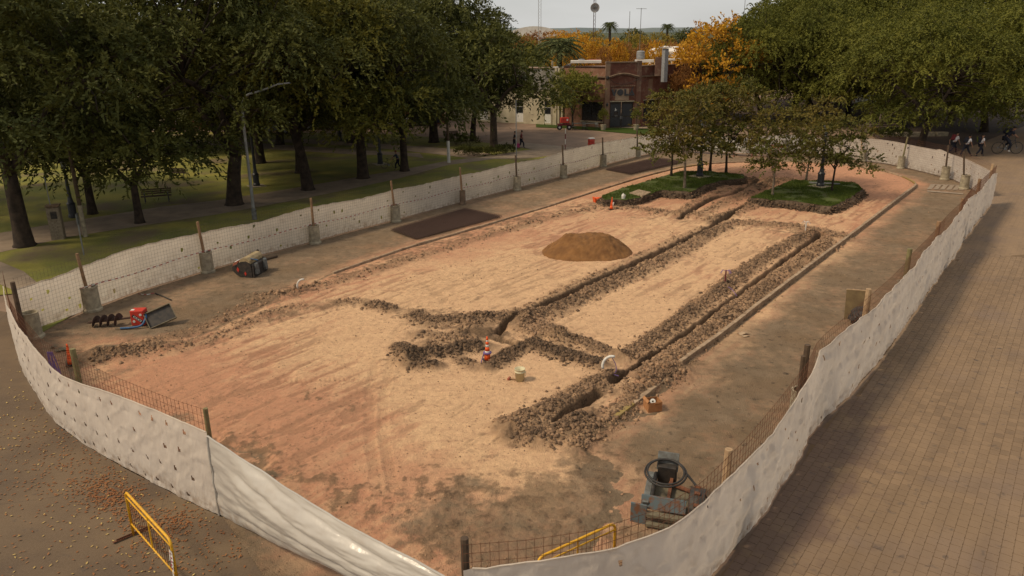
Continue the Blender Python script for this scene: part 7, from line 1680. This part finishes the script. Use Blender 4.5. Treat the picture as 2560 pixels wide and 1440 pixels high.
p = P(2380, 386); person(p, 0.05, walk(.34, .14, .9, -.2), 'walker in white shirt and dark trousers, leftmost of the three by the fence', pack='cloth_red', sc_=scale_for(p, 330), grp=WG)
p = P(2412, 391); person(p, .1, walk(.36, .12, .3, -.2, -1), 'walker in white sleeveless shirt, middle of the three by the fence', pack='cloth_navy', sc_=scale_for(p, 337), grp=WG)
p = P(2447, 390); person(p, .05, walk(.30, .05, .15, -.1, 1), 'walker in white shirt with a black backpack, rightmost of the three on foot', pack='cloth_navy', sc_=scale_for(p, 335), grp=WG)
p = P(1303, 371); person(p, 0.0, walk(.25, .03), 'walker in a dark red top near the thin grey pole', shirt='cloth_red', sc_=scale_for(p, 326), grp='two walkers on the park path')
p = P(1286, 372); person(p, 0.0, walk(.2, .03, .1, -.1, -1), 'walker in dark clothes left of the one in dark red', shirt='cloth_navy', sc_=scale_for(p, 328), grp='two walkers on the park path')
p = P(1295, 372); root = empty('pink_bag', p, 0, 'bright pink bag carried low between the two walkers', 'bag'); mb = MB(); mb.box((0, 0, .32), (.38, .16, .42), 0, None, .8); mb.build('bag_body', 'magenta', root, bevel=.04); mb = MB(); mb.tube(smoothline([Vector((-.1, 0, .5)), Vector((0, 0, .75)), Vector((.1, 0, .5))], 2), .015, 5); mb.build('handle', 'magenta', root)
def bicycle(at, rz, label, sc_=1.):
    root = empty('bicycle', at, rz, label, 'bicycle', 'bicycles'); root.scale = (sc_,)*3
    for x in (-.52, .54):
        pts_ = [Vector((x+.335*math.cos(a), 0, .345+.335*math.sin(a))) for a in np.linspace(0, 6.283, 29)]; mb = MB(); mb.tube(pts_, .02, 6, False); w_ = mb.build('wheel', 'rubber', root)
        mb = MB(); mb.lathe([(.03, -.04), (.03, .04)], 8, (x, 0, .345), Matrix.Rotation(R(90), 3, 'X'))
        for i in range(14): a = i*.449; mb.tube([Vector((x, 0, .345)), Vector((x+.325*math.cos(a), 0, .345+.325*math.sin(a)))], .0025, 3, False)
        mb.build('spokes', 'galv', w_)
    bb = Vector((-.08, 0, .29)); st = Vector((-.2, 0, .78)); hd = Vector((.38, 0, .80)); rw = Vector((-.52, 0, .345)); fw = Vector((.54, 0, .345)); mb = MB()
    for a, b_ in ((bb, st), (bb, hd), (st, hd), (rw, bb), (rw, st)): mb.tube([a, b_], .017, 6)
    mb.build('frame', 'black_iron', root); mb = MB(); mb.tube([hd+Vector((-.02, 0, .12)), hd, Vector((.44, 0, .6)), fw], .017, 6); mb.build('fork', 'black_iron', root)
    mb = MB(); mb.tube([hd+Vector((-.05, -.28, .2)), hd+Vector((0, 0, .18)), hd+Vector((-.05, .28, .2))], .014, 6); mb.build('handlebar', 'black_iron', root)
    mb = MB(); mb.box(st+Vector((-.02, 0, .12)), (.25, .13, .05)); mb.tube([st, st+Vector((0, 0, .1))], .013, 5); mb.build('saddle', 'rubber', root, bevel=.01)
    mb = MB(); mb.lathe([(.09, -.02), (.09, .02)], 14, bb, Matrix.Rotation(R(90), 3, 'X')); mb.tube([bb+Vector((0, -.06, 0)), bb+Vector((.1, -.06, -.13))], .01, 4); mb.tube([bb+Vector((0, .06, 0)), bb+Vector((-.1, .06, .13))], .01, 4); mb.build('crank', 'galv', root); return root
p = P(2515, 384); s0 = 62*p.length/FPX/1.78
bicycle(p, -.12, 'black bicycle ridden along the street at the right edge', s0)
person(p, -.12, dict(hip=(-.2, 0, .94), waist=(-.12, 0, 1.10), chest=(.06, 0, 1.27), neck=(.15, 0, 1.37), head0=(.19, 0, 1.42), head=(.24, 0, 1.49), top=(.25, 0, 1.57), hipL=(-.18, .09, .92), kneeL=(.16, .1, .72), ankL=(-.12, .1, .46), toeL=(.03, .1, .42), hipR=(-.18, -.09, .92), kneeR=(.13, -.1, .56), ankR=(.0, -.1, .20), toeR=(.14, -.1, .15),
                  shL=(.08, .18, 1.29), elL=(.24, .22, 1.12), wrL=(.32, .24, 1.03), haL=(.36, .25, 1.0), shR=(.08, -.18, 1.29), elR=(.24, -.22, 1.12), wrR=(.32, -.24, 1.03), haR=(.36, -.25, 1.0)), 'cyclist in dark clothes with a large dark backpack on the right street', shirt='cloth_navy', pack='cloth_navy', sc_=s0, shoes='white', grp='cyclists')
p = P(975, 420); s0 = zat(P(995, 425), 377)/1.72
bicycle(p, .12, 'bicycle pushed along the park path behind the forked tree', s0*.95)
p = P(996, 424); person(p, math.pi+.1, walk(.22, .12, -.9, -.9), 'person in dark clothes pushing the bicycle on the park path', shirt='cloth_blue', legs='cloth_navy', sc_=s0, cap='cloth_red', grp='cyclists')
